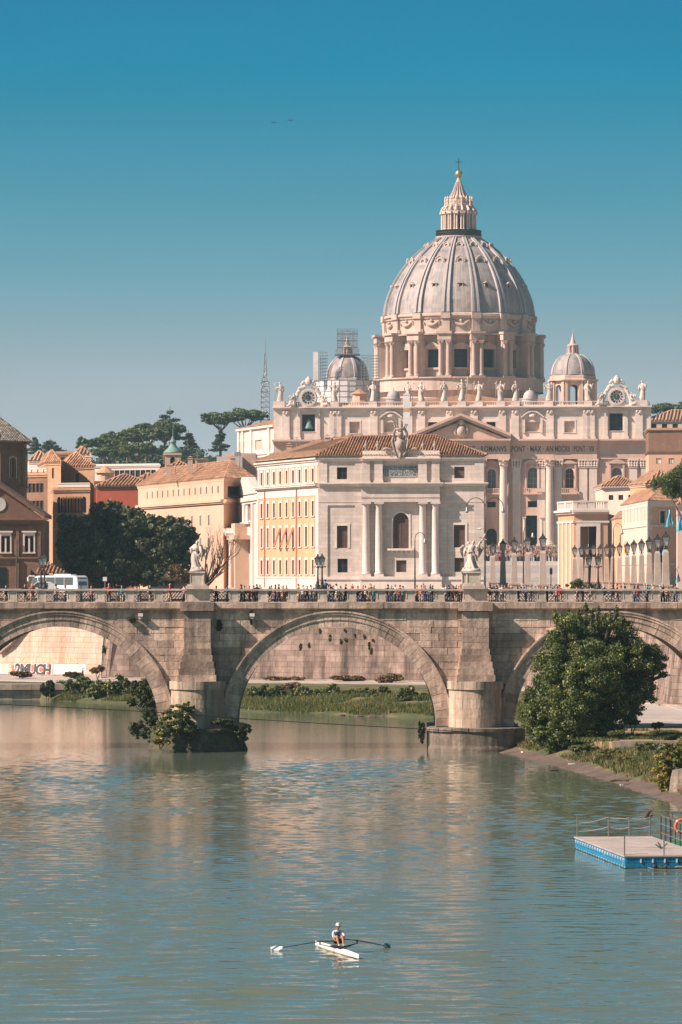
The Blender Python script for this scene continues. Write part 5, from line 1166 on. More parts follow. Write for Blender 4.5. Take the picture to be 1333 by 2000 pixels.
for o in (39, 82, 172): 
    for s in (-1, 1): inst(gcol, 'giant_column', bas, fa(UB(904 + s * o), 1.9 if o == 82 or o == 39 else 1.5, bz(1068)))
pil = MB()
pil.box(-1.5, 1.5, -.9, .3, 0, .9); pil.box(-1.2, 1.2, -.7, .3, .9, H - hcap); 
for dx in (-1.1, -.4, .4, 1.1):
    for zz_ in (.6, 1.3, 2.0): pil.ball((dx * (1 + zz_ * .1), -.8, H - hcap + zz_), .42, 6)
pil.box(-1.5, 1.5, -.95, .3, H - hcap, H - hcap + .2); pil.box(-1.65, 1.65, -1.2, .3, H - .5, H); gp = pil.mesh('giant_pilaster', 'basilica_trim')
for o in (107, 155, 188, 237, 256, 334, 357):
    for s in (-1, 1): inst(gp, 'giant_pilaster', bas, fa(UB(904 + s * o), .0, bz(1068)), fa.ang)
# small door columns
c_ = MB(); hd = bz(1010) - bz(1068); c_.box(-.6, .6, -.6, .6, 0, .3); c_.lathe((0, 0, 0), [(.5, .3), (.45, .6), (.4, hd - .8), (.62, hd - .3)], 10); c_.box(-.62, .62, -.62, .62, hd - .3, hd); dcm = c_.mesh('door_column', 'basilica_trim')
for o in (139, -139, 0):
    for s in (-17, 17): inst(dcm, 'door_column', bas, fa(UB(904 + o + s), .5, bz(1068)))
# entablature
e_ = MB()
def band(mbx, segs, r0, r1):
    for a, b_, v_ in segs: mbx.fbox(fa, UB(a), UB(b_), -1.5, v_, bz(r0), bz(r1))
SEG = [(535, 640, .5), (640, 724, 1.2), (724, 809, 1.3), (809, 999, 3.2), (999, 1084, 1.31), (1084, 1168, 1.21), (1168, 1272, .51)]
band(e_, SEG, 897, 890); band(e_, [(a, b_, v_ - .15) for a, b_, v_ in SEG], 890, 868); e_.build('entablature', 'basilica_brown', bas)
e_ = MB(); band(e_, [(a - .5, b_ + .5, v_ + .6) for a, b_, v_ in SEG], 868, 865); band(e_, [(a - 1.2, b_ + 1.2, v_ + 1.3) for a, b_, v_ in SEG], 865, 861.5); band(e_, [(a - 2, b_ + 2, v_ + 2.0) for a, b_, v_ in SEG], 861.5, 858); e_.build('main_cornice', 'basilica_brown', bas)
def fit_text(txt, p0, p1, row, hpx, v_, seg):
    me = text_mesh(txt, 2.35, 'ink', .03, .045, 1.05, 'LEFT'); xs_ = [q.co.x for q in me.vertices]; wd = max(xs_) - min(xs_)
    inst(me, 'inscription', seg, fa(UB(p0), v_, bz(row)), rot=(PI / 2, 0, fa.ang), scale=((p1 - p0) * K / wd, 1.0, 1.0))
ent = [o for o in bas.children if o.name.startswith('entablature')][0]
fit_text('BVRGHESIVS · ROMANVS', 872, 992, 882.5, 10, 3.06, ent); fit_text('PONT · MAX · AN', 1001, 1082, 882.5, 10, 1.17, ent); fit_text('MDCXII · PONT · VII', 1086, 1161, 882.5, 10, 1.07, ent)
fit_text('PRINCIPIS APOST PAVLVS V', 810, 868, 882.5, 10, 3.06, ent)
# pediment
p = MB(); zb = bz(858)
p.fprism(fa, [(UB(815), zb), (UB(993), zb), (UB(904), bz(823))], .2, 2.6); p.build('tympanum', 'basilica_brown', bas)
p = MB()
for s in (-1, 1):
    a, b_ = (UB(904 + s * 97), zb), (UB(904), bz(818)); 
    for v0, v1, dz in ((.1, 4.2, 0), (.1, 5.0, .8)): p.hexa([fa(a[0], v1, a[1] + dz), fa(b_[0], v1, b_[1] + dz), fa(b_[0], v0, b_[1] + dz), fa(a[0], v0, a[1] + dz), fa(a[0], v1, a[1] + dz + .8), fa(b_[0], v1, b_[1] + dz + .8), fa(b_[0], v0, b_[1] + dz + .8), fa(a[0], v0, a[1] + dz + .8)])
p.build('raking_cornice', 'basilica_brown', bas)
p = MB(); o = fa(UB(904), 2.7, bz(842)); 
p.ball(o, 1.6, 10, sz=1.3); p.ball(o + Vector((0, -.3, 2.6)), 1.0, 8)
for s in (-1, 1): p.tube([o + Vector((s * .5, -.3, -2.2)), o + Vector((s * 1.9, -.4, -.6)), o + Vector((s * 1.7, -.4, 1.4)), o + Vector((s * .8, -.4, 2.6))], [.25, .45, .5, .3], 7)
p.build('pediment_crest', 'drum_stone', bas, smooth=True)
# attic storey
att = mir([(57, 18, 843, 824, 0), (138.5, 27, 843, 824, 0), (210, 20, 845, 823, 0), (300.5, 26, 842, 808, 0)])
w_ = MB(); wall(w_, fa, 0, fa.L, bz(859), bz(795), [(UB(904 + o - w / 2), UB(904 + o + w / 2), bz(r0), bz(r1)) for o, w, r0, r1, _ in att], 1.4); w_.quad(fa(0, 0, G0), fa(0, -8, G0), fa(0, -8, bz(795)), fa(0, 0, bz(795))); w_.quad(fa(fa.L, -8, G0), fa(fa.L, 0, G0), fa(fa.L, 0, bz(795)), fa(fa.L, -8, bz(795)))
w_.build('attic_wall', 'attic_stone', bas)
for o, w, r0, r1, _ in att:
    bell = abs(o) > 290
    win(bas, fa, UB(904 + o - w / 2), UB(904 + o + w / 2), bz(r0), bz(r1), pane='window_dark' if bell or abs(o) == 57 else 'basilica_stone', frame='frame_dark' if bell else 'frame_pale', dep=1.4, sur=.75 if bell else .45, surm='attic_stone', mull=2 if bell and o > 0 else 0, sill=True)
    if bell and o < 0:
        b = MB(); q_ = fa(UB(904 + o), -.75, bz(836)); b.lathe(q_, [(1.25, 0), (1.05, .5), (.75, 1.4), (.65, 2.2), (.3, 2.7), (.1, 2.8)], 14); b.build('bell', 'bronze_green', bas, smooth=True)
    if abs(o) == 138.5:
        p = MB(); a, b_ = UB(904 + o - w / 2 - 6), UB(904 + o + w / 2 + 6); p.fbox(fa, a, a + .7, 0, .6, bz(846), bz(819)); p.fbox(fa, b_ - .7, b_, 0, .6, bz(846), bz(819))
        arc = [(a - .4 + (b_ - a + .8) * t, bz(817) + 1.9 * math.sin(PI * t)) for t in np.linspace(0, 1, 11)]
        for q_, s_ in zip(arc, arc[1:]): p.hexa([fa(q_[0], .9, q_[1]), fa(s_[0], .9, s_[1]), fa(s_[0], 0, s_[1]), fa(q_[0], 0, q_[1]), fa(q_[0], .9, q_[1] + .5), fa(s_[0], .9, s_[1] + .5), fa(s_[0], 0, s_[1] + .5), fa(q_[0], 0, q_[1] + .5)])
        p.lathe(fa((a + b_) / 2, .3, bz(815)), [(.01, 0), (1.1, .2), (1.1, .7), (.3, 1.0)], 10); p.build('attic_pediment', 'attic_stone', bas)
for o in (24, 79, 104, 172, 243, 252, 281, 320, 345):
    for s in (-1, 1):
        u = UB(904 + s * o); wd = .55 if o in (281, 320) else 1.15; a_ = MB()
        a_.fbox(fa, u - wd, u + wd, 0, .55, bz(856), bz(798)); a_.fbox(fa, u - wd - .25, u + wd + .25, 0, .8, bz(858) + .003, bz(853))
        if o not in (281, 320):
            for dx in (-.5, .5): a_.ball(fa(u + dx, .5, bz(804)), .62, 7)
            a_.ball(fa(u, .5, bz(807.5)), .5, 6)
        a_.build('attic_pilaster', 'attic_stone', bas)
a_ = MB(); band(a_, [(534, 1273, .9)], 798.5, 796); band(a_, [(533, 1274, 1.5)], 796, 793.5); a_.build('attic_cornice', 'attic_stone', bas)
b = MB(); STAT = [-357, -249, -174, -106, -79, -35, 0, 33, 76, 105, 170, 246, 351]
b.fbox(fa, 0, fa.L, -.6, .5, bz(793.5) + .003, bz(791.5)); b.fbox(fa, 0, fa.L, -.6, .5, bz(785.5), bz(784))
u = .3
while u < fa.L: b.fbox(fa, u, u + .34, -.25, .15, bz(791.5), bz(785.5)); u += .72
for o in STAT: u = UB(904 + o); b.fbox(fa, u - 1.3, u + 1.3, -1.4, 1.0, bz(793.5) + .006, bz(784) + .02)
for o in (-357, 351): u = UB(904 + o); b.fbox(fa, u - 2, u + 1.6, -1.4, 1.1, bz(793.5) + .006, bz(783) + .02)
b.build('balustrade', 'attic_stone', bas)
# clocks
for s, px in ((-1, 603.5), (1, 1206)):
    cl = MB(); o = fa(UB(px), .3, bz(776)); Rk = 15.2 * K
    def disc(mbx, r0, r1, y0, y1, m_, n_=28):
        for k in range(n_):
            a0, a1 = 2 * PI * k / n_, 2 * PI * (k + 1) / n_
            q = [(o.x + r * math.cos(t), o.z + r * math.sin(t)) for r, t in ((r0, a0), (r1, a0), (r1, a1), (r0, a1))]
            mbx.prism([(x, o.y - y1, z) for x, z in q], [(x, o.y - y0, z) for x, z in q], m_)
    disc(cl, 0.02, Rk * .40, 0, .34, 1); disc(cl, Rk * .40, Rk * .85, 0, .3, 2); disc(cl, Rk * .85, Rk * 1.05, 0, .7, 0); disc(cl, Rk * 1.05, Rk * 1.2, 0, .5, 0)
    for k in range(12):
        a = PI * k / 6; d, t_ = Vector((math.sin(a), 0, math.cos(a))), Vector((math.cos(a), 0, -math.sin(a))); c0 = o + Vector((0, -.32, 0)); p = [c0 + d * Rk * .5 - t_ * .17, c0 + d * Rk * .5 + t_ * .17, c0 + d * Rk * .8 + t_ * .22, c0 + d * Rk * .8 - t_ * .22]
        cl.prism(p, [q + Vector((0, -.04, 0)) for q in p], 1)
    hand = [o + Vector((-.1, -.42, -.3)), o + Vector((.1, -.42, -.3)), o + Vector((.1, -.42, 1.7)), o + Vector((-.1, -.42, 1.7))]; cl.prism(hand, [q + Vector((0, -.05, 0)) for q in hand], 3)
    clk = cl.build('clock', ['attic_stone', 'clock_dark', 'clock_white', 'gold' if s > 0 else 'clock_dark'], bas)
    orn = MB(); 
    for sx in (-1, 1):
        orn.tube([o + Vector((sx * p, -.1, q)) for p, q in ((1.0, 3.6), (2.4, 2.9), (3.3, 1.4), (3.9, -.4), (5.0, -1.6), (5.6, -2.3))], [.7, .6, .55, .6, .6, .4], 7)
        orn.tube([o + Vector((sx * p, -.2, q)) for p, q in ((.4, 4.6), (1.5, 4.9), (2.1, 4.2), (1.6, 3.5))], [.5, .45, .4, .25], 7)
        for k in range(7): t_ = k / 6; orn.ball(o + Vector((sx * (2.2 + 3.2 * t_), -.35, 3.2 - 4.6 * t_ + .4 * math.sin(9 * t_))), random.uniform(.32, .55), 6)
        figure(orn, (o.x + sx * 4.5, o.y - .7, bz(793)), 4.0, 40 + sx, face=-sx * .7, arms=((-.25, -.05, .62), (-.38, -.05, .55), (.25, -.05, .7), (.38, -.1, .8)), wings=True, sway=.12)
        orn.tube([(o.x + sx * 4.4, o.y - 1.0, bz(790)), (o.x + sx * 5.6, o.y - 1.3, bz(788.5)), (o.x + sx * 6.6, o.y - 1.4, bz(793))], [.55, .5, .25], 7)
    orn.ball(o + Vector((0, 0, 4.9)), 1.15, 10, sz=1.15); orn.ball(o + Vector((0, 0, 6.0)), .55, 8); orn.box(o.x - 3.3, o.x + 3.3, o.y - .3, o.y + .6, bz(793.4), o.z - 2.0); orn.lathe(o + Vector((0, .6, 0)), [(.05, -3.2), (3.0, -3.2)], 4)
    orn.build('clock_ornament', 'attic_stone', clk)
# side wing, left
lw = MB(); A2, B2 = (X(465, 1296), 1296), (X(537, 1253), 1253.0); fl = Fr(A2, B2); L = fl.L
hl = [(L * .48, L * .66, Z(877, 1265), Z(858, 1265)), (L * .48, L * .64, Z(930, 1265), Z(905, 1265))]
wall(lw, fl, 0, L, G0 - 4, Z(833, 1265), hl, .8); lw.build('side_wall', 'attic_stone', bas)
for h in hl: win(bas, fl, *h, pane='basilica_stone', dep=.8, sur=.6, surm='attic_stone', mull=0)
tr = MB()
for a in (.02, .13, .36, .84): tr.fbox(fl, L * a, L * a + 2.2, 0, .5, G0, Z(834, 1265))
for r0, r1, v_ in ((836, 832, .8), (887, 884, .6), (893, 890, .9)): tr.fbox(fl, 0, L, -.2, v_, Z(r0, 1265), Z(r1, 1265))
tr.build('side_trim', 'attic_stone', bas)
bx = MB(); bx.prism([fl(0, 0, G0), fl(L, -.5, G0), fl(L, -22, G0), fl(0, -22, G0)], [fl(0, -.1, Z(833, 1265)), fl(L, -.5, Z(833, 1265)), fl(L, -22, Z(833, 1265)), fl(0, -22, Z(833, 1265))]); bx.build('side_block', 'basilica_brown', bas)
beds, ribs = MB(), MB(); roof_plane(beds, ribs, fl(-.5, .6, Z(832, 1265)), fl(L, .6, Z(832, 1265)), fl(L, -14, Z(805, 1265)), fl(L * .5, -14, Z(805, 1265)), 1.0, 1.5); rf = beds.build('side_roof', 'roof_bed', bas); ribs.build('roof_tiles', 'roof_tile_pale', rf, kind='stuff')

# ------------------------------------------------------------------ the great dome
YD = 1400.0; DC = Vector((X(896.5, YD), YD, 0)); cz_ = lambda y: Z(300 + y / 3.03, YD); kr = lambda q: q * YD / F / 3.03
def dome_mat():
    m, t, b = new_mat('dome_lead'); uv = N(t, 'ShaderNodeUVMap'); g = N(t, 'ShaderNodeNewGeometry')
    mp = N(t, 'ShaderNodeMapping'); mp.inputs['Scale'].default_value = (6.0, 22, 1); t.links.new(uv.outputs[0], mp.inputs[0])
    br_ = N(t, 'ShaderNodeTexBrick'); br_.offset = 0.0; br_.inputs['Scale'].default_value = 1; br_.inputs['Brick Width'].default_value = 1.0; br_.inputs['Row Height'].default_value = 1.0
    br_.inputs['Mortar Size'].default_value = 0.03; br_.inputs['Color1'].default_value = (0.21, 0.215, 0.225, 1); br_.inputs['Color2'].default_value = (0.35, 0.335, 0.325, 1); br_.inputs['Mortar'].default_value = (0.22, 0.21, 0.2, 1); br_.inputs['Bias'].default_value = -0.1
    t.links.new(mp.outputs[0], br_.inputs['Vector'])
    mp2 = N(t, 'ShaderNodeMapping'); mp2.inputs['Scale'].default_value = (17.0, 1.2, 1); t.links.new(uv.outputs[0], mp2.inputs[0])
    n1 = N(t, 'ShaderNodeTexNoise'); n1.inputs['Scale'].default_value = 1.0; n1.inputs['Detail'].default_value = 6; n1.inputs['Roughness'].default_value = .65; t.links.new(mp2.outputs[0], n1.inputs['Vector'])
    r1 = N(t, 'ShaderNodeMapRange'); r1.inputs[1].default_value = .47; r1.inputs[2].default_value = .60; t.links.new(n1.outputs[0], r1.inputs[0])
    c = mixc(t, r1.outputs[0], br_.outputs[0], (0.47, 0.33, 0.26))
    f2, _ = noise_fac(t, g.outputs['Position'], 0.35, (1, 1, .25), 5, .5, .7)
    mm = N(t, 'ShaderNodeMath', operation='MULTIPLY'); t.links.new(f2, mm.inputs[0]); mm.inputs[1].default_value = .9
    c = mixc(t, mm.outputs[0], c, (0.15, 0.125, 0.115)); t.links.new(c, b.inputs['Base Color']); b.inputs['Roughness'].default_value = .6
dome_mat()
mat('lead_rib', (0.44, 0.41, 0.395), 0.6, (0.1, 0.12), (1, 0.12), (0.3, .35, (0.33, 0.29, 0.27)))
PROF = [(965, 442), (920, 436), (880, 427), (840, 413), (800, 396), (760, 376), (720, 351), (680, 324), (640, 290), (610, 262), (580, 229), (550, 191), (525, 156), (503, 124)]
sh = MB(); nseg = 128
for j, (y, hw_) in enumerate(PROF):
    for i in range(nseg + 1):
        a = -PI / 2 + 2 * PI * i / nseg + PI / 16; sh.uv[len(sh.v)] = (16 * i / nseg, j / (len(PROF) - 1)); sh.v.append((DC.x + kr(hw_) * math.cos(a), DC.y + kr(hw_) * math.sin(a), cz_(y)))
k_ = nseg + 1
for j in range(len(PROF) - 1):
    for i in range(nseg): sh.f.append((j * k_ + i, j * k_ + i + 1, (j + 1) * k_ + i + 1, (j + 1) * k_ + i)); sh.m.append(0)
shell = sh.build('dome_shell', 'dome_lead', bas, smooth=True)
RIBA = [-PI / 2 + PI / 16 + k * PI / 8 for k in range(16)]; BAYA = [-PI / 2 + k * PI / 8 for k in range(16)]
def radial(mbx, name, mats, parent, angles, smooth=False):
    me = mbx.mesh(name, mats, smooth)
    for a in angles: inst(me, name, parent, (DC.x, DC.y, 0), a)
rb = MB()                      # in the local frame +x points outwards
for off, wf in ((-1, .55), (1, .55), (0, .8)):
    prev = None
    for y, hw_ in PROF:
        t_ = (y - 503) / (965 - 503); r = kr(hw_); w0 = (.55 + .75 * t_); cx = off * w0 * .72; hw2 = w0 * .34 if off else w0 * .4; up_ = .75 if off else .2
        ring = [(r - .4, cx - hw2, cz_(y)), (r + up_, cx - hw2 * .9, cz_(y) + .15), (r + up_, cx + hw2 * .9, cz_(y) + .15), (r - .4, cx + hw2, cz_(y))]
        if prev: rb.add(prev + ring, [(0, 1, 5, 4), (1, 2, 6, 5), (2, 3, 7, 6)])
        prev = ring
radial(rb, 'dome_rib', 'lead_rib', shell, RIBA)
def dorm(y, hw_, kind):
    d = MB(); r, z = kr(hw_), cz_(y)
    if kind == 0:
        d.box(r - 1.5, r + .3, -.85, -.55, z - .9, z + .7); d.box(r - 1.5, r + .3, .55, .85, z - .9, z + .7); d.box(r - 1.5, r + .4, -1.1, 1.1, z - 1.1, z - .9); d.box(r - 1.5, r + .1, -.54, .54, z - .89, z + .69, 1)
        d.prism([(r - 2, -1.25, z + .7), (r - 2, 1.25, z + .7), (r - 2, 0, z + 1.5)], [(r + .5, -1.25, z + .7), (r + .5, 1.25, z + .7), (r + .5, 0, z + 1.5)])
    else:
        s = 1.25 if kind == 1 else .8; nrm_ = .55 if kind == 1 else .8
        for k in range(14):
            a0, a1 = 2 * PI * k / 14, 2 * PI * (k + 1) / 14
            for ri, ro, ex, m_ in ((.02, .62, .1, 1), (.62, 1.0, .4, 0)):
                q = [(s * rr * math.sin(t), s * rr * math.cos(t)) for rr, t in ((ri, a0), (ro, a0), (ro, a1), (ri, a1))]
                d.prism([(r + ex - v * nrm_ * .4, u, z + v) for u, v in q], [(r - 1.0 - v * nrm_, u, z + v) for u, v in q], m_)
        d.tube([(r + .4, -1.3 * s, z - .3 * s), (r + .2, -1.15 * s, z + .8 * s), (r - .1, 0, z + 1.45 * s), (r + .2, 1.15 * s, z + .8 * s), (r + .4, 1.3 * s, z - .3 * s)], [.2, .28, .35, .28, .2], 5)
    return d
radial(dorm(805, 398, 0), 'dome_dormer', ['drum_stone', 'window_dark'], shell, BAYA); radial(dorm(655, 303, 1), 'dome_dormer', ['drum_stone', 'window_lead'], shell, BAYA); radial(dorm(556, 199, 2), 'dome_dormer', ['drum_stone', 'window_lead'], shell, BAYA)
# attic ring with festoons
rg = MB(); rg.lathe((DC.x, DC.y, 0), [(kr(442), cz_(966)), (kr(455), cz_(972)), (kr(458), cz_(984)), (kr(449), cz_(990)), (kr(447), cz_(1000)), (kr(440), cz_(1002)), (kr(440), cz_(1080)), (kr(452), cz_(1086)), (kr(452), cz_(1096))], 96); ring = rg.build('dome_attic', 'drum_stone', bas)
f_ = MB(); f_.box(kr(436), kr(456), -1.35, 1.35, cz_(1085), cz_(1000)); f_.box(kr(436), kr(466), -1.6, 1.6, cz_(1000), cz_(968)); radial(f_, 'attic_strip', 'drum_stone', ring, RIBA)
f_ = MB(); r = kr(447); f_.tube([(r - .2 * abs(t) ** 2, 2.6 * t, cz_(1012) - 1.5 * (1 - t * t)) for t in np.linspace(-1, 1, 9)], [.25, .38, .48, .55, .6, .55, .48, .38, .25], 7)
for s in (-1, 1): f_.tube([(r - .2, s * 2.7, cz_(1010)), (r - .2, s * 2.8, cz_(1036))], [.35, .15], 6)
f_.ball((r + .1, 0, cz_(1014)), .55, 7); radial(f_, 'festoon', 'drum_stone', ring, BAYA)
# drum with windows and coupled columns
drum = MB(); drum.lathe((DC.x, DC.y, 0), [(kr(470), cz_(1096)), (kr(472), cz_(1088)), (kr(440), cz_(1086))], 96); drum.lathe((DC.x, DC.y, 0), [(kr(500), cz_(1420)), (kr(500), cz_(1352)), (kr(512), cz_(1350)), (kr(512), cz_(1343)), (kr(400), cz_(1342))], 96); drum.lathe((DC.x, DC.y, 0), [(kr(470), cz_(1500)), (kr(470), cz_(1421)), (kr(505), cz_(1420))], 64)
dro = drum.build('drum', 'drum_stone', bas)
Rw = kr(418); half = Rw * math.tan(PI / 16)
fL = Fr((-half, -Rw), (half, -Rw)); seg = MB(); ww, wz0, wz1 = kr(38), cz_(1285), cz_(1178)
wall(seg, fL, 0, 2 * half, cz_(1343), cz_(1096), [(half - ww, half + ww, wz0, wz1)], 1.4); seg.fbox(fL, half - ww - .9, half - ww, 0, .5, wz0, wz1); seg.fbox(fL, half + ww, half + ww + .9, 0, .5, wz0, wz1); seg.fbox(fL, half - ww - 1.0, half + ww + 1.0, 0, .7, wz0 - .7, wz0); seg.fbox(fL, half - ww - 1.1, half + ww + 1.1, 0, .9, wz1, wz1 + .7); seg.fbox(fL, 0, 2 * half, 0, .5, cz_(1108), cz_(1097))
ms = []
for tri in (0, 1):
    s2 = MB(); s2.v = list(seg.v); s2.f = list(seg.f); s2.m = list(seg.m); a, b_ = half - ww - 1.2, half + ww + 1.2; zc = wz1 + .7
    if tri: s2.fprism(fL, [(a, zc), (b_, zc), (half, zc + 1.9)], 0, 1.0)
    else: s2.fprism(fL, [(a + (b_ - a) * t, zc + 1.5 * math.sin(PI * t)) for t in np.linspace(1, 0, 9)], 0, 1.0)
    ms.append(s2.mesh('drum_bay', 'drum_stone'))
wme = window_mesh(2 * ww, wz1 - wz0, 'window_dark', 'frame_dark', False, 1.4, 0, 'drum_stone', 4, False)
for k, a in enumerate(BAYA):
    o = inst(ms[k % 2], 'drum_bay', dro, (DC.x, DC.y, 0), a + PI / 2); d = Vector((math.cos(a), math.sin(a), 0)); inst(wme, 'drum_window', dro, (DC.x + d.x * Rw, DC.y + d.y * Rw, wz0), a + PI / 2)
bt = MB(); bt.box(kr(400), kr(488), -2.1, 2.1, cz_(1343), cz_(1130)); bt.box(kr(400), kr(505), -2.35, 2.35, cz_(1128), cz_(1092)); bt.box(kr(400), kr(516), -2.65, 2.65, cz_(1092), cz_(1079)); bt.box(kr(430), kr(450), -1.9, 1.9, cz_(1079), cz_(1060)); bt.box(kr(470), kr(512), -2.5, 2.5, cz_(1349), cz_(1336))
radial(bt, 'drum_buttress', 'drum_stone', dro, RIBA)
cl = MB(); h_ = cz_(1130) - cz_(1338); cl.lathe((0, 0, 0), [(.95, 0), (1.0, .35), (.78, .7), (.74, 1.0), (.72, h_ * .5), (.63, h_ - 1.6), (.72, h_ - 1.5), (.68, h_ - 1.3), (1.0, h_ - .3)], 14); 
for k in range(6): cl.ball((.85 * math.cos(k * PI / 3), .85 * math.sin(k * PI / 3), h_ - .7), .28, 5)
cl.box(-1, 1, -1, 1, h_ - .3, h_); clm = cl.mesh('drum_column', 'drum_stone')
for a in RIBA:
    d, t_ = Vector((math.cos(a), math.sin(a), 0)), Vector((-math.sin(a), math.cos(a), 0))
    for s in (-1, 1): p = DC + d * kr(494) + t_ * s * 1.28; inst(clm, 'drum_column', dro, (p.x, p.y, cz_(1338)))
# lantern
ln = MB(); ln.lathe((DC.x, DC.y, 0), [(kr(128), cz_(515)), (kr(137), cz_(498)), (kr(137), cz_(492)), (kr(70), cz_(491)), (kr(70), cz_(352)), (kr(108), cz_(350)), (kr(110), cz_(342)), (kr(82), cz_(340)), (kr(80), cz_(318)), (kr(86), cz_(312)), (kr(60), cz_(300)), (kr(58), cz_(268)), (kr(62), cz_(262))], 32)
lan = ln.build('lantern', 'drum_stone', bas)
ra = MB()
for k in range(64): a = 2 * PI * k / 64; ra.box(DC.x + kr(133) * math.cos(a) - .07, DC.x + kr(133) * math.cos(a) + .07, DC.y + kr(133) * math.sin(a) - .07, DC.y + kr(133) * math.sin(a) + .07, cz_(491), cz_(459))
for y in (459, 475, 487): ra.lathe((DC.x, DC.y, 0), [(kr(131), cz_(y)), (kr(136), cz_(y)), (kr(136), cz_(y - 3)), (kr(131), cz_(y - 3))], 48)
ra.lathe((DC.x, DC.y, 0), [(kr(128.6), cz_(489)), (kr(129), cz_(464))], 48)
ra.build('lantern_railing', 'iron', lan)
lc = MB(); h_ = cz_(358) - cz_(452); lc.lathe((0, 0, 0), [(.42, 0), (.32, .3), (.27, h_ - .5), (.42, h_ - .1)], 8); lcm = lc.mesh('lantern_column', 'basilica_trim')
for a in RIBA:
    d, t_ = Vector((math.cos(a), math.sin(a), 0)), Vector((-math.sin(a), math.cos(a), 0))
    for s in (-1, 1): p = DC + d * kr(100) + t_ * s * .42; inst(lcm, 'lantern_column', lan, (p.x, p.y, cz_(452)))
lb = MB(); lb.box(kr(66), kr(96), -.35, .35, cz_(491), cz_(352)); lb.box(kr(70), kr(110), -.8, .8, cz_(491), cz_(453)); lb.box(kr(60), kr(112), -.85, .85, cz_(360), cz_(346))
lb.tube([(kr(104), 0, cz_(342)), (kr(94), 0, cz_(325)), (kr(82), 0, cz_(312)), (kr(80), 0, cz_(300))], [.5, .42, .35, .25], 6); lb.lathe((kr(80), 0, cz_(310)), [(.32, 0), (.4, .5), (.22, .9), (.38, 1.6), (.3, 2.2), (.42, 2.5), (.1, 3.3)], 7)
radial(lb, 'lantern_buttress', 'basilica_trim', lan, RIBA)
lw_ = MB(); lw_.box(kr(69), kr(72), -.42, .42, cz_(440), cz_(372)); radial(lw_, 'lantern_window', 'window_dark', lan, BAYA)
sp = MB(); sp.lathe((DC.x, DC.y, 0), [(kr(56), cz_(264)), (kr(40), cz_(240)), (kr(28), cz_(215)), (kr(19), cz_(185)), (kr(14), cz_(168)), (kr(18), cz_(166)), (kr(12), cz_(158)), (kr(9), cz_(143))], 24)
for k in range(16):
    a = RIBA[k]; sp.tube([(DC.x + kr(q) * math.cos(a), DC.y + kr(q) * math.sin(a), cz_(y)) for q, y in ((60, 266), (43, 240), (31, 215), (22, 185), (16, 168))], [.28, .24, .2, .16, .12], 5)
spo = sp.build('spire', 'drum_stone', lan)
b = MB(); b.ball((DC.x, DC.y, cz_(119)), kr(22), 18); b.build('golden_ball', 'gold', lan, smooth=True)
b = MB(); b.lathe((DC.x, DC.y, 0), [(.4, cz_(97)), (.25, cz_(88)), (.12, cz_(80))], 8); b.box(DC.x - .13, DC.x + .13, DC.y - .1, DC.y + .1, cz_(80), cz_(27)); b.box(DC.x - 1.15, DC.x + 1.15, DC.y - .1, DC.y + .1, cz_(50), cz_(46)); b.build('cross', 'iron', lan)
# block the drum stands on
b = MB(); b.box(DC.x - 32, DC.x + 32, DC.y - 32, DC.y + 32, G0, cz_(1470)); b.build('crossing_block', 'basilica_brown', bas)
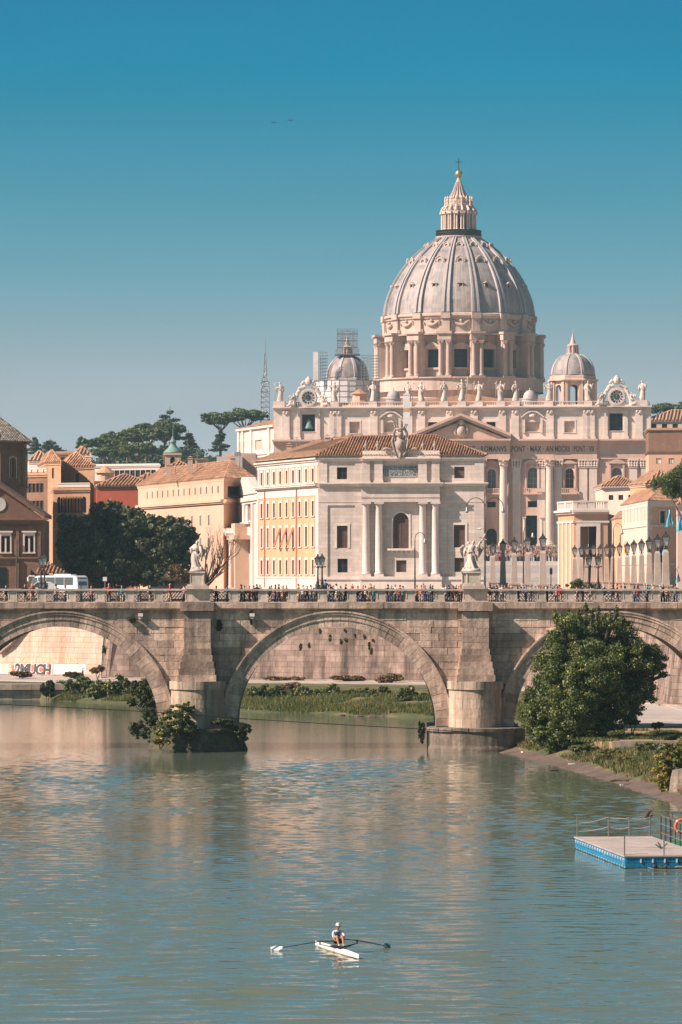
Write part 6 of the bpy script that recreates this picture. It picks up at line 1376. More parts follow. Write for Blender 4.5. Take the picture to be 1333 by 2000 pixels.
# ------------------------------------------------------------------ minor domes
def minor_dome(px, Y, base_row, rpx, top_row, name, open_drum):
    c = Vector((X(px, Y), Y, 0)); z_ = lambda r_: Z(r_, Y); k = Y / F; r0 = rpx * k; zb, zt = z_(base_row), z_(top_row); prof = [(r0 * math.cos(t) ** .9 if t < 1.5 else .5, zb + (zt - zb) * math.sin(t)) for t in np.linspace(0, 1.38, 9)]
    s = MB(); ns = 64
    for j, (r, z) in enumerate(prof):
        for i in range(ns + 1):
            a = 2 * PI * i / ns + PI / 8; s.uv[len(s.v)] = (8 * i / ns, j / 8 * .5); s.v.append((c.x + r * math.cos(a), c.y + r * math.sin(a), z))
    for j in range(8):
        for i in range(ns): s.f.append((j * (ns + 1) + i, j * (ns + 1) + i + 1, (j + 1) * (ns + 1) + i + 1, (j + 1) * (ns + 1) + i)); s.m.append(0)
    dm = s.build('minor_dome', 'dome_lead', bas, smooth=True)
    rr = MB(); prev = None
    for r, z in prof:
        w_ = .25 + .35 * r / r0; q = [(r - .2, -w_, z), (r + .25, -w_ * .8, z + .08), (r + .25, w_ * .8, z + .08), (r - .2, w_, z)]
        if prev: rr.add(prev + q, [(0, 1, 5, 4), (1, 2, 6, 5), (2, 3, 7, 6)])
        prev = q
    me = rr.mesh('minor_rib', 'lead_rib')
    for i in range(8): inst(me, 'minor_rib', dm, (c.x, c.y, 0), PI / 8 + i * PI / 4)
    l = MB(); zl = prof[-1][1]; H_ = z_(top_row - 38) - zl; l.lathe((c.x, c.y, 0), [(r0 * .30, zl - .3), (r0 * .30, zl + .2), (r0 * .17, zl + .3), (r0 * .17, zl + H_ * .38), (r0 * .25, zl + H_ * .40), (r0 * .25, zl + H_ * .45), (r0 * .13, zl + H_ * .5), (r0 * .08, zl + H_ * .7), (r0 * .03, zl + H_ * .95), (r0 * .06, zl + H_ * .97), (r0 * .02, zl + H_)], 16)
    for i in range(8): a = i * PI / 4; l.tube([(c.x + r0 * .24 * math.cos(a), c.y + r0 * .24 * math.sin(a), zl), (c.x + r0 * .22 * math.cos(a), c.y + r0 * .22 * math.sin(a), zl + H_ * .4)], .22, 6)
    l.box(c.x - .06, c.x + .06, c.y - .06, c.y + .06, zl + H_, zl + H_ + 1.6); l.box(c.x - .5, c.x + .5, c.y - .06, c.y + .06, zl + H_ + .8, zl + H_ + 1.0); l.build('minor_lantern', 'drum_stone', dm)
    d = MB(); d.lathe((c.x, c.y, 0), [(r0 * 1.0, zb + .02), (r0 * 1.08, zb - .3), (r0 * 1.08, zb - 1.3), (r0 * 1.2, zb - 1.5), (r0 * 1.2, zb - 1.9), (r0 * 1.02, zb - 2.0)], 8, a0=PI / 8, a1=PI / 8 + 2 * PI); d.build('minor_cornice', 'drum_stone', dm)
    R8 = r0 * 1.02; zt_, zb_ = zb - 2.0, z_(785) - 12; hf = R8 * math.sin(PI / 8)
    for i in range(8):
        a = PI / 8 + i * PI / 4; p, q = (c.x + R8 * math.cos(a), c.y + R8 * math.sin(a)), (c.x + R8 * math.cos(a + PI / 4), c.y + R8 * math.sin(a + PI / 4)); fr = Fr(p, q); w_ = MB()
        h = [(fr.L * .29, fr.L * .71, zb_ + 11, zt_ - 1.2, True)]; wall(w_, fr, 0, fr.L, zb_, zt_, h, .9)
        for e0 in (0, fr.L - .75): w_.fbox(fr, e0, e0 + .75, 0, .7, zb_, zt_)
        for e0 in (fr.L * .13, fr.L * .76): w_.fbox(fr, e0, e0 + .55, 0, .45, zb_, zt_ - .5)
        w_.build('minor_drum', 'drum_stone', dm)
        if not open_drum: win(dm, fr, *h[0][:4], arch=True, dep=.9)
    return c, r0
cR, rR = minor_dome(1119.5, 1292, 733, 44, 690, 'right', True)
cL, rL = minor_dome(679, 1296, 738, 42, 694, 'left', False)
# small lead cupolas on the roof
for px in (769, 1035.5):
    c = Vector((X(px, 1265), 1265, Z(781, 1265))); s = MB(); r0 = 13.2 * 1265 / F; s.lathe(c, [(r0 * 1.15, -6), (r0 * 1.15, .1), (r0 * 1.22, .15), (r0 * 1.22, .5), (r0, .55)] + [(r0 * math.cos(t), .55 + 2.5 * math.sin(t)) for t in np.linspace(0, 1.5, 8)] + [(.12, 3.1), (.18, 3.4), (.03, 3.9)], 24)
    s.build('roof_cupola', 'lead_rib', bas, smooth=False)
b = MB(); c = Vector((X(703, 1262), 1262, Z(777, 1262))); b.lathe(c, [(2.2, -8), (2.2, 1.2)], 8); tl = b.build('roof_turret', 'cream_plaster', bas)
b = MB(); b.lathe(c + Vector((0, 0, 1.2)), [(2.9, 0), (.1, 1.6)], 8); b.lathe(c + Vector((0, 0, -3.0)), [(4.6, 0), (2.2, 2.2)], 8); b.build('turret_roof', 'roof_tile', tl)
# ------------------------------------------------------------------ statues on the balustrade
WHO = ['leftmost saint statue beside the left clock', 'saint statue right of the left clock under the scaffolded dome', 'saint statue before the white scaffold sheeting', 'saint statue left of the white roof pillar', 'saint statue right of the white roof pillar',
       'saint statue just left of the central figure', 'central statue with tall cross above the pediment', 'saint statue just right of the central figure', 'saint statue third right of the central figure', 'saint statue beside the small lead cupola at right', 'saint statue below the right minor dome', 'saint statue left of the right clock', 'rightmost saint statue beyond the right clock']
for i, o in enumerate(STAT):
    s = MB(); p = fa(UB(904 + o), -.1, bz(784) + .04); s.box(p.x - .95, p.x + .95, p.y - .8, p.y + .8, p.z, p.z + .5)
    h = 5.6 if o else 6.2; figure(s, (p.x, p.y, p.z + .5), h, 100 + i, face=random.uniform(-.5, .5))
    if i in (0, 3, 5, 7, 8): x = p.x + random.choice((-1.5, 1.5)); s.tube([(x, p.y - .4, p.z + .6), (x * 1.0 + .15, p.y - .4, p.z + 6.2)], .09, 5); s.box(x - .35, x + .65, p.y - .46, p.y - .34, p.z + 5.3, p.z + 5.5)
    if o == 0: s.tube([(p.x + 1.5, p.y - .3, p.z + .6), (p.x + 1.7, p.y - .3, p.z + 7.4)], .12, 5); s.box(p.x + .9, p.x + 2.4, p.y - .4, p.y - .25, p.z + 6.2, p.z + 6.5)
    s.build('saint_statue', 'statue_stone', label='pale stone ' + WHO[i], cat='statue', group='saint statues along the basilica balustrade', smooth=True)
# ------------------------------------------------------------------ scaffolding round the left minor dome
sc_ = thing('scaffolding', 'steel scaffolding and white sheeting wrapped round the left minor dome', 'scaffolding', (cL.x, cL.y, Z(795, 1296)))
ps = MB(); zt, zb = Z(646, 1296), Z(692, 1296); w_ = 20 * 1296 / F
for lvl in range(8):
    z = zb + (zt - zb) * lvl / 7; ww_ = w_ * (1.0 if lvl > 1 else 1.15)
    for sx in (-1, 1): ps.tube([(cL.x + sx * ww_, cL.y - ww_, z), (cL.x + sx * ww_, cL.y + ww_, z)], .06, 4); ps.tube([(cL.x - ww_, cL.y + sx * ww_, z), (cL.x + ww_, cL.y + sx * ww_, z)], .06, 4); ps.tube([(cL.x - ww_, cL.y + sx * ww_, z + .6), (cL.x + ww_, cL.y + sx * ww_, z + .6)], .045, 4)
    if lvl < 7 and lvl % 2 == 0: ps.box(cL.x - ww_, cL.x + ww_, cL.y - ww_, cL.y - ww_ + 1.0, z - .16, z - .02)
for i in range(5):
    for j in range(5):
        if i in (0, 4) or j in (0, 4): ps.tube([(cL.x + w_ * (i - 2) / 2, cL.y + w_ * (j - 2) / 2, zb), (cL.x + w_ * (i - 2) / 2, cL.y + w_ * (j - 2) / 2, zt + random.uniform(-.5, 1.0))], .1, 4)
for lvl in range(7): z0_, z1_ = zb + (zt - zb) * lvl / 7, zb + (zt - zb) * (lvl + 1) / 7; ps.tube([(cL.x - w_, cL.y - w_, z0_), (cL.x, cL.y - w_, z1_)], .05, 4); ps.tube([(cL.x + w_, cL.y - w_, z0_), (cL.x, cL.y - w_, z1_)], .05, 4)
ps.box(cL.x - 4.0, cL.x + 4.0, cL.y - 4, cL.y + 4, zb - .25, zb - .05); ps.build('lantern_cage', 'scaffold_steel', sc_)
for x0, x1, r0, r1 in ((613, 640, 745, 688), (706, 741, 745, 694)):      # stair tower left and open bays right
    ps = MB()
    xa, xb = X(x0, 1290), X(x1, 1290); za, zb_ = Z(r0, 1290), Z(r1, 1290); nx, nz_ = 6, 9
    for i in range(nx + 1):
        x = xa + (xb - xa) * i / nx
        for yy in (1288, 1291.5): ps.tube([(x, yy, za), (x, yy, zb_ + random.uniform(-1.2, .6))], .055, 4)
    for k in range(nz_ + 1):
        z = za + (zb_ - za) * k / nz_
        for yy in (1288, 1291.5): ps.tube([(xa, yy, z), (xb, yy, z)], .05, 4)
    for k in range(nz_): ps.tube([(xa, 1288, za + (zb_ - za) * k / nz_), (xb, 1288, za + (zb_ - za) * (k + 1) / nz_)], .045, 4)
    ps.build('tube_bay', 'scaffold_steel', sc_)
ps = MB(); ps.box(X(612, 1287), X(622, 1287), 1287, 1287.25, Z(742, 1287), Z(687, 1287)); ps.build('white_panel', 'scaffold_panel', sc_)
pan = MB(); Rs = rL * 1.5
for i in range(24):
    a0, a1 = 2 * PI * i / 24, 2 * PI * (i + 1) / 24
    for k in range(4):
        z0_, z1_ = Z(788, 1296) + 1.75 * k, Z(788, 1296) + 1.75 * (k + 1) - .08; q = [(cL.x + Rs * math.cos(a), cL.y + Rs * math.sin(a)) for a in (a0 + .006, a1 - .006)]
        pan.add([(q[0][0], q[0][1], z0_), (q[1][0], q[1][1], z0_), (q[1][0], q[1][1], z1_), (q[0][0], q[0][1], z1_)], [(0, 1, 2, 3)])
pan.build('sheeting', 'scaffold_sheet', sc_)
ps = MB()
for i in range(24):
    a = 2 * PI * i / 24; ps.tube([(cL.x + (Rs + .12) * math.cos(a), cL.y + (Rs + .12) * math.sin(a), Z(790, 1296)), (cL.x + (Rs + .12) * math.cos(a), cL.y + (Rs + .12) * math.sin(a), Z(740, 1296))], .05, 4)
for k in range(5): ps.lathe((cL.x, cL.y, Z(788, 1296) + 1.75 * k), [(Rs + .06, -.05), (Rs + .14, -.05), (Rs + .14, .05), (Rs + .06, .05)], 24)
ps.build('sheet_poles', 'scaffold_steel', sc_)
# white pillar with gabled cap in front of the attic
Yw = 1120.0; wp = MB(); x0, x1 = X(788.5, Yw), X(801, Yw); z1 = Z(771, Yw); wp.box(x0, x1, Yw, Yw + 1.7, street_z(X(795, Yw), Yw) - .1, z1); wpo = wp.build('white_pillar', 'scaffold_panel', label='tall plain white pillar with small gabled cap before the attic', cat='pillar')
wp = MB(); wp.prism([(x0 - .15, Yw - .1, z1), (x1 + .15, Yw - .1, z1), ((x0 + x1) / 2, Yw - .1, Z(765, Yw))], [(x0 - .15, Yw + 1.8, z1), (x1 + .15, Yw + 1.8, z1), ((x0 + x1) / 2, Yw + 1.8, Z(765, Yw))]); wp.build('gabled_cap', 'scaffold_panel', wpo)
wp = MB(); wp.box(x0 - .02, x1 + .02, Yw - .03, Yw - .005, Z(804, Yw), Z(797, Yw)); wp.build('ochre_band', 'ochre_plaster', wpo)
# radio mast
Ym = 1500.0; ma = MB(); mx = X(518, Ym); mz = lambda r_: Z(r_, Ym)
def mast(x, zs, ws):
    for (za, wa), (zb_, wb_) in zip(zip(zs, ws), zip(zs[1:], ws[1:])):
        cs = [(-1, -1), (1, -1), (1, 1), (-1, 1)]
        for i, (sx, sy) in enumerate(cs):
            tx, ty = cs[(i + 1) % 4]; ma.tube([(x + sx * wa, Ym + sy * wa, za), (x + sx * wb_, Ym + sy * wb_, zb_)], .14, 4); ma.tube([(x + sx * wa, Ym + sy * wa, za), (x + tx * wb_, Ym + ty * wb_, zb_)], .08, 4); ma.tube([(x + sx * wa, Ym + sy * wa, za), (x + tx * wa, Ym + ty * wa, za)], .09, 4)
zs = [mz(r_) for r_ in (880, 860, 840, 820, 805, 795, 785, 775, 765, 755, 745, 736, 725, 712, 700, 688)]; mast(mx, zs, [1.9, 1.8, 1.7, 1.6, 1.6, 1.55, 1.55, 1.5, 1.5, 1.45, 1.4, .6, .5, .4, .3, .2]); ma.tube([(mx, Ym, mz(690)), (mx, Ym, mz(659))], [.22, .08], 5)
for k in range(8): ma.tube([(mx + random.uniform(-1.8, 1.8), Ym - 1.6, mz(770) + k * .6), (mx + random.uniform(-1.8, 1.8), Ym - 1.6, mz(763) + k * .6)], .12, 4)
ma.build('radio_mast', 'steel_grey', label='tall lattice radio mast left of the basilica', cat='mast')
# ================================================================== VEGETATION
def leaf_mesh(name, pts, nrm_, size, mat_, aspect=.62, jit=.5):
    n = len(pts); r = RNG; nn = nrm_ + r.normal(0, jit, (n, 3)); nn /= np.linalg.norm(nn, axis=1)[:, None] + 1e-9
    t = np.cross(nn, r.normal(0, 1, (n, 3))); t /= np.linalg.norm(t, axis=1)[:, None] + 1e-9; b = np.cross(nn, t)
    s = size * r.uniform(.6, 1.35, (n, 1)); a = t * s; c = b * s * aspect; bend = nn * s * .18
    v = np.empty((n, 4, 3)); v[:, 0] = pts - a - bend; v[:, 1] = pts - c; v[:, 2] = pts + a - bend; v[:, 3] = pts + c
    me = bpy.data.meshes.new(name); me.vertices.add(n * 4); me.vertices.foreach_set('co', v.astype(np.float32).ravel())
    me.loops.add(n * 4); me.loops.foreach_set('vertex_index', np.arange(n * 4, dtype=np.int32)); me.polygons.add(n)
    me.polygons.foreach_set('loop_start', np.arange(0, n * 4, 4, dtype=np.int32)); me.polygons.foreach_set('loop_total', np.full(n, 4, dtype=np.int32))
    me.materials.append(MAT[mat_]); me.update(calc_edges=True); return me
def clump_pts(cl, n, shell=.55):
    """points on the outside of many small clumps; cl rows = (x, y, z, rx, ry, rz)"""
    cl = np.array(cl, dtype=float); w = (cl[:, 3] * cl[:, 4] * cl[:, 5]) ** (2 / 3); w /= w.sum(); k = RNG.choice(len(cl), n, p=w)
    d = RNG.normal(0, 1, (n, 3)); d /= np.linalg.norm(d, axis=1)[:, None]; rad = RNG.uniform(shell ** 2, 1.0, (n, 1)) ** .5 * (1 + RNG.normal(0, .07, (n, 1)))
    return cl[k, :3] + d * cl[k, 3:6] * rad, d
def sub_clumps(big, per, f=.42, seed=0):
    """break big lobes into leafy clumps that sit on the lobe surface"""
    r = np.random.default_rng(seed); out = []
    for (x, y, z, a, b, c) in big:
        m = int(per)
        for _ in range(m):
            d = r.normal(0, 1, 3); d /= np.linalg.norm(d); q = r.uniform(.45, .95); s = f * r.uniform(.6, 1.2)
            out.append((x + d[0] * a * q, y + d[1] * b * q, z + d[2] * c * q, a * s, b * s, c * s * .85))
    return out
def put(me, name, parent, kind=None):
    o = bpy.data.objects.new(name, me); COL.objects.link(o); w = wloc(parent) if parent is not None else Vector((0, 0, 0))
    if parent is not None: o.parent = parent; o.location = -w
    return tag(o, kind=kind)
def branchy(mb, p, d, L, r, depth, spread=.6, up=.15, rng=random, n=6):
    if depth == 0 or r < .008: return
    pts = [p]; q = p; dd = d.copy(); k = 4
    for i in range(k):
        dd = (dd + Vector((rng.uniform(-.16, .16), rng.uniform(-.16, .16), rng.uniform(-.05, .16) + up * .2))).normalized(); q = q + dd * L / k; pts.append(q)
    mb.tube(pts, [r * (1 - .45 * i / k) for i in range(k + 1)], n)
    for _ in range(rng.choice((2, 3, 3))):
        i = rng.randint(2, k); nd = (dd + Vector((rng.uniform(-1, 1), rng.uniform(-1, 1), rng.uniform(-.4, .8) + up)) * spread).normalized()
        branchy(mb, pts[i], nd, L * rng.uniform(.55, .8), r * (1 - .45 * i / k) * .7, depth - 1, spread, up, rng, max(4, n - 1))
def px_lobes(lst, Y, k=None):
    k = Y / F; return [(X(px, Y + dy), Y + dy, Z(row, Y), rx * k, ry * k, rz * k) for px, row, dy, rx, ry, rz in lst]
def tree(name, label, base, lobes, nleaf, size, mat_, per=14, f=.42, bark='wood_bark', trunk_r=.35, group=None, seed=1, cat='tree', shell=.55, aspect=.62):
    t = thing(name, label, cat, base, group); rg = random.Random(seed); tr = MB(); b0 = Vector(base); cen = Vector(np.array(lobes)[:, :3].mean(axis=0))
    fork = b0 + (cen - b0) * .35; tr.tube([b0 - Vector((0, 0, .3)), b0 + (fork - b0) * .5 + Vector((rg.uniform(-.1, .1), 0, 0)), fork], [trunk_r * 1.25, trunk_r, trunk_r * .85], 8)
    for l in lobes:
        c = Vector(l[:3]); m_ = fork + (c - fork) * .5 + Vector((rg.uniform(-.3, .3), rg.uniform(-.3, .3), .2)); tr.tube([fork, m_, c], [trunk_r * .6, trunk_r * .4, trunk_r * .15], 6)
        for _ in range(3): d = Vector((rg.uniform(-1, 1) * l[3], rg.uniform(-1, 1) * l[4], rg.uniform(-.5, 1) * l[5])) * .7; tr.tube([m_ + (c - m_) * .5, c + d], [trunk_r * .2, .02], 4)
    tr.build('trunk', bark, t)
    pts, nr = clump_pts(sub_clumps(lobes, per, f, seed), nleaf, shell); put(leaf_mesh('crown', pts, nr, size, mat_, aspect), 'crown', t); return t
def bush(name, label, base, lobes, nleaf, size, mat_, per=8, f=.5, group=None, seed=1, cat='bush', stems=True):
    t = thing(name, label, cat, base, group)
    pts, nr = clump_pts(sub_clumps(lobes, per, f, seed), nleaf, .3); put(leaf_mesh('foliage', pts, nr, size, mat_), 'foliage', t)
    if stems:
        s = MB(); b0 = Vector(base)
        for l in lobes: s.tube([b0, (b0 + Vector(l[:3])) / 2 + Vector((.1, 0, 0)), Vector(l[:3])], [.06, .045, .02], 5)
        s.build('stems', 'wood_bark', t)
    return t
# leafy tree on the right bank
YT = 347.5
L_ = px_lobes([(1122, 1238, 0, 62, 62, 46), (1188, 1242, 1, 60, 58, 48), (1090, 1305, -1, 50, 55, 55), (1150, 1310, -2, 75, 75, 65), (1225, 1290, 0, 62, 62, 52), (1268, 1296, 1, 38, 45, 40), (1062, 1365, -1, 42, 46, 45), (1118, 1385, -3, 58, 62, 58), (1185, 1365, -1, 66, 66, 52), (1240, 1345, 0, 48, 52, 42), (1045, 1405, 0, 30, 34, 32), (1040, 1362, 0, 20, 26, 26), (1062, 1435, -2, 26, 28, 22), (1130, 1448, -2, 36, 30, 18), (1190, 1425, -1, 34, 30, 22), (1095, 1432, -2, 40, 40, 34), (1150, 1415, -1, 46, 46, 38), (1225, 1390, 0, 34, 36, 24)], YT)
tree('leafy_tree', 'big bushy green tree on the bank before the right arch', (X(1135, YT), YT, near_h(X(1135, YT), YT)), L_ + px_lobes([(1150, 1330, 1, 90, 70, 110), (1210, 1310, 1, 60, 60, 60)] + [(1085 + 12 * q_, 1196 + (q_ * 37 % 23) - 8 + abs(q_ - 6) * 2, (q_ % 3) - 1, 5, 5, 16) for q_ in range(12)] + [(1262 + 9 * q_, 1262 + 14 * q_, 0, 12, 8, 6) for q_ in range(5)], YT), 165000, .09, 'leaf_plane', per=60, f=.26, trunk_r=.4, seed=3, shell=.3, aspect=.8)
# dark evergreen oaks left of the palace
YO = 640.0
for nm, lb, base, lob, n_, sd in (
    ('evergreen_oak', 'dark evergreen oak nearest the coach, leftmost of the tree group', 160, [(150, 1040, 0, 42, 50, 48), (205, 1012, 3, 42, 50, 40), (160, 1095, -2, 42, 45, 44), (130, 1068, 0, 24, 30, 30), (200, 1115, -2, 42, 40, 34), (190, 1070, 0, 50, 50, 50)], 24000, 5),
    ('evergreen_oak', 'tallest dark evergreen oak in the middle of the tree group', 240, [(222, 1020, 6, 40, 50, 44), (265, 1030, 4, 44, 50, 46), (235, 1080, 0, 48, 50, 46), (275, 1105, 0, 46, 40, 42), (235, 1120, 0, 40, 40, 30), (250, 1060, 0, 60, 50, 60)], 26000, 6),
    ('evergreen_oak', 'dark evergreen oak right of the group behind the left angel', 335, [(315, 1035, 4, 40, 50, 38), (355, 1050, 3, 36, 42, 38), (325, 1085, 0, 48, 50, 42), (368, 1085, 2, 26, 34, 34), (300, 1115, -1, 40, 40, 34), (345, 1118, -1, 40, 40, 28), (335, 1070, 0, 50, 50, 50)], 24000, 7)):
    tree(nm, lb, (X(base, YO), YO, STREET), px_lobes(lob, YO), n_, .30, 'leaf_oak', per=44, f=.28, trunk_r=.45, group='evergreen oaks on the embankment', seed=sd)
for px, row, rx, rz, lb in ((190, 1125, 26, 22, 'reddish brown low tree under the oaks right of the coach'), (345, 1118, 22, 18, 'thin autumn-leaved sapling left of the left angel')):
    tree('autumn_sapling', lb, (X(px, 625), 625, STREET), px_lobes([(px, row, 0, rx, rx, rz), (px + 10, row + 6, -1, rx * .7, rx, rz * .7)], 625), 1500, .22, 'leaf_brown', per=12, f=.4, trunk_r=.12, seed=int(px))
# bare tree behind the left angel
bt_ = MB(); rg = random.Random(5); Ybt = 560.0; b0 = Vector((X(400, Ybt), Ybt, STREET))
bt_.tube([b0, b0 + Vector((.1, 0, 1.6))], [.28, .22], 8)
for k in range(10): branchy(bt_, b0 + Vector((.1, 0, 1.3 + .1 * k)), Vector((rg.uniform(-.35, 1.0), rg.uniform(-.5, .5), rg.uniform(.5, 1.1))).normalized(), rg.uniform(3.0, 4.2), .15, 4, .6, .12, rg)
bt_.build('bare_tree', 'wood_bark', label='bare leafless tree with dark spreading branches behind the left angel', cat='tree')
# umbrella pines and cedars on the hill
def pine(px, row_top, row_bot, hw, Y, row_base, label, sd, nleaf=3500, size=.55, lean=0):
    k = Y / F; z1 = Z(row_bot, Y); zt = Z(row_top, Y); h = zt - z1; x0 = X(px, Y); base = Vector((x0 + lean, Y, street_z(x0, Y))); rg = random.Random(sd); W_ = hw * k * 1.5
    t = thing('umbrella_pine', label, 'tree', base, 'umbrella pines on the hill'); tr = MB(); fk = Vector((x0, Y, z1 - h * .55)); tr.tube([base - Vector((0, 0, 2)), (base + fk) / 2 + Vector((rg.uniform(-.4, .4), 0, 0)), fk], [.62, .5, .42], 7); lob = []
    for i in range(9):
        a = 2 * PI * i / 9 + rg.uniform(-.3, .3); q = rg.uniform(.35, .72); c = Vector((x0 + W_ * q * math.cos(a), Y + W_ * q * math.sin(a), z1 + h * (.62 - .42 * q) + rg.uniform(-.1, .1) * h)); tr.tube([fk, (fk + c) / 2 + Vector((0, 0, -.3)), c], [.28, .2, .07], 5); lob.append((*c, W_ * .36, W_ * .36, h * .34))
    lob.append((x0, Y, z1 + h * .62, W_ * .5, W_ * .5, h * .36)); tr.build('trunk', 'pine_bark', t)
    pts, nr = clump_pts(sub_clumps(lob, 16, .34, sd), nleaf * 2, .4); put(leaf_mesh('crown', pts, nr, size, 'leaf_pine', .5), 'crown', t)
for i, a in enumerate([(205, 852, 876, 34, 1400, 905, 'leftmost umbrella pine of the big hill cluster', 1), (248, 838, 866, 42, 1420, 905, 'broad umbrella pine in the hill cluster, second from left', 2), (287, 826, 858, 40, 1440, 905, 'umbrella pine at the middle top of the hill cluster', 3), (322, 822, 850, 34, 1455, 900, 'umbrella pine of the hill cluster just below the cedar', 4), (268, 862, 886, 40, 1380, 912, 'low front umbrella pine of the hill cluster', 5), (212, 872, 892, 30, 1370, 912, 'lowest left front umbrella pine of the hill cluster', 6),
                      (432, 802, 828, 38, 1480, 880, 'flat-topped umbrella pine left of the radio mast', 8), (478, 796, 824, 38, 1500, 880, 'flat-topped umbrella pine directly beside the radio mast', 9), (1300, 786, 806, 30, 1600, 835, 'far umbrella pine right of the basilica', 10), (1335, 784, 806, 26, 1620, 835, 'far umbrella pine cut by the right edge', 11)]): pine(*a, nleaf=4200)
def conifer(px, top, bot, hw, Y, label, sd, mat_='leaf_cypress', tiers=7, name='cedar_tree', spread=1.0):
    k = Y / F; x0 = X(px, Y); zb, zt = Z(bot, Y), Z(top, Y); t = thing(name, label, 'tree', (x0, Y, street_z(x0, Y))); tr = MB(); tr.tube([(x0, Y, min(zb, street_z(x0, Y)) - 1), (x0, Y, zt)], [.6, .1], 6); rg = random.Random(sd); lob = []
    for i in range(tiers):
        f = i / tiers; z = zb + (zt - zb) * (.28 + .68 * f); w = hw * k * (1 - f) ** .8 + .5
        for j in range(5):
            a = rg.uniform(0, 2 * PI); q = w * rg.uniform(.5, 1.0) * spread; c = (x0 + q * .6 * math.cos(a), Y + q * .6 * math.sin(a), z + rg.uniform(-.4, .4)); lob.append((*c, q * .6, q * .6, (zt - zb) / tiers * .28)); tr.tube([(x0, Y, z - .3), c], [.14, .05], 4)
    tr.build('trunk', 'pine_bark', t); pts, nr = clump_pts(lob, 3200, .3); put(leaf_mesh('crown', pts, nr, .5, mat_, .5), 'crown', t)
conifer(332, 794, 880, 42, 1470, 'tall cedar with layered branches topping the hill cluster', 1)
conifer(98, 856, 895, 28, 1650, 'far cedar with spreading layers at the left hill', 2); conifer(68, 852, 895, 14, 1640, 'slim far conifer right of the octagonal tower', 3, name='slim_conifer'); conifer(158, 850, 890, 12, 1600, 'small dark conifer left of the umbrella pines', 4, name='slim_conifer')
conifer(368, 840, 900, 20, 1430, 'dark bushy conifer right of the bell tower', 5, name='slim_conifer'); conifer(430, 836, 895, 20, 1450, 'dark conifer below the flat-topped pines', 6, name='slim_conifer')
# wooded hillside: one mass of far crowns
cl = []
rg = np.random.default_rng(4)
for _ in range(420):
    px = rg.uniform(40, 470); Y = rg.uniform(1380, 1640); x = X(px, Y); zg = street_z(x, Y); r_ = rg.uniform(1.6, 3.6) * (1.25 if 165 < px < 400 else 1); cl.append((x, Y, zg + r_ * .6, r_, r_, r_ * 1.1))
for _ in range(160):
    px = rg.uniform(1262, 1420); Y = rg.uniform(1500, 1700); x = X(px, Y); zg = street_z(x, Y); r_ = rg.uniform(2.5, 4.5); cl.append((x, Y, zg + r_ * .6, r_, r_, r_))
pts, nr = clump_pts(cl, 42000, .6); o = put(leaf_mesh('wooded_hillside', pts, nr, .75, 'leaf_cypress', .7), 'wooded_hillside', None); tag(o, 'dark wooded hillside behind the rooftops', 'trees', kind='stuff')
# stone pine at the right edge
tree('edge_pine', 'dense green pine crown hanging in from the right edge', (X(1385, 560), 560, STREET), px_lobes([(1322, 940, 0, 42, 45, 26), (1298, 946, -1, 24, 30, 22), (1345, 925, 2, 36, 45, 22), (1330, 958, 0, 38, 38, 18), (1380, 940, 0, 40, 45, 26)], 560), 22000, .15, 'leaf_pine', per=24, f=.36, bark='pine_bark', trunk_r=.4, seed=9, aspect=.4)
# pier vegetation
YV = 359.5
bush('pier_bush', 'sunlit yellow-green bush on the left pier base', (X(345, YV), YV, 1.6), px_lobes([(345, 1400, 0, 30, 34, 24), (365, 1385, 1, 16, 20, 14), (325, 1425, -1, 26, 30, 22), (368, 1425, 0, 22, 28, 18)], YV), 15000, .09, 'leaf_shrub', per=50, f=.24, seed=2)
bush('yellow_bush', 'small bright yellow bush at the waterline of the left pier', (X(312, 358), 358, .3), px_lobes([(308, 1446, 0, 13, 14, 8), (322, 1450, 0, 10, 12, 7)], 358), 700, .12, 'leaf_yellow', per=8, seed=4)
bush('hanging_fig', 'dark hanging fig shrub left of the left pier', (X(300, 366), 366, 2.0), px_lobes([(268, 1345, 0, 14, 18, 22), (288, 1368, 0, 24, 26, 26), (300, 1400, -1, 26, 28, 22), (275, 1425, -1, 24, 24, 20), (310, 1440, -3, 24, 24, 18), (258, 1372, 0, 12, 14, 8)], 366), 13000, .105, 'leaf_ivy', per=36, f=.26, seed=5)
bush('pier_fern', 'dark fern tuft on the right side of the left pier base', (X(455, 361), 361, 1.2), px_lobes([(468, 1432, 0, 22, 20, 15), (440, 1412, 0, 30, 22, 9), (480, 1420, 0, 14, 10, 10)], 361), 5000, .13, 'leaf_ivy', per=30, f=.24, seed=6)
bush('plinth_weed', 'dark weed hanging at the left corner of the right pier base', (X(824, 363), 363, .8), px_lobes([(824, 1430, 0, 7, 8, 22)], 363), 700, .13, 'leaf_ivy', per=14, f=.4, seed=7)
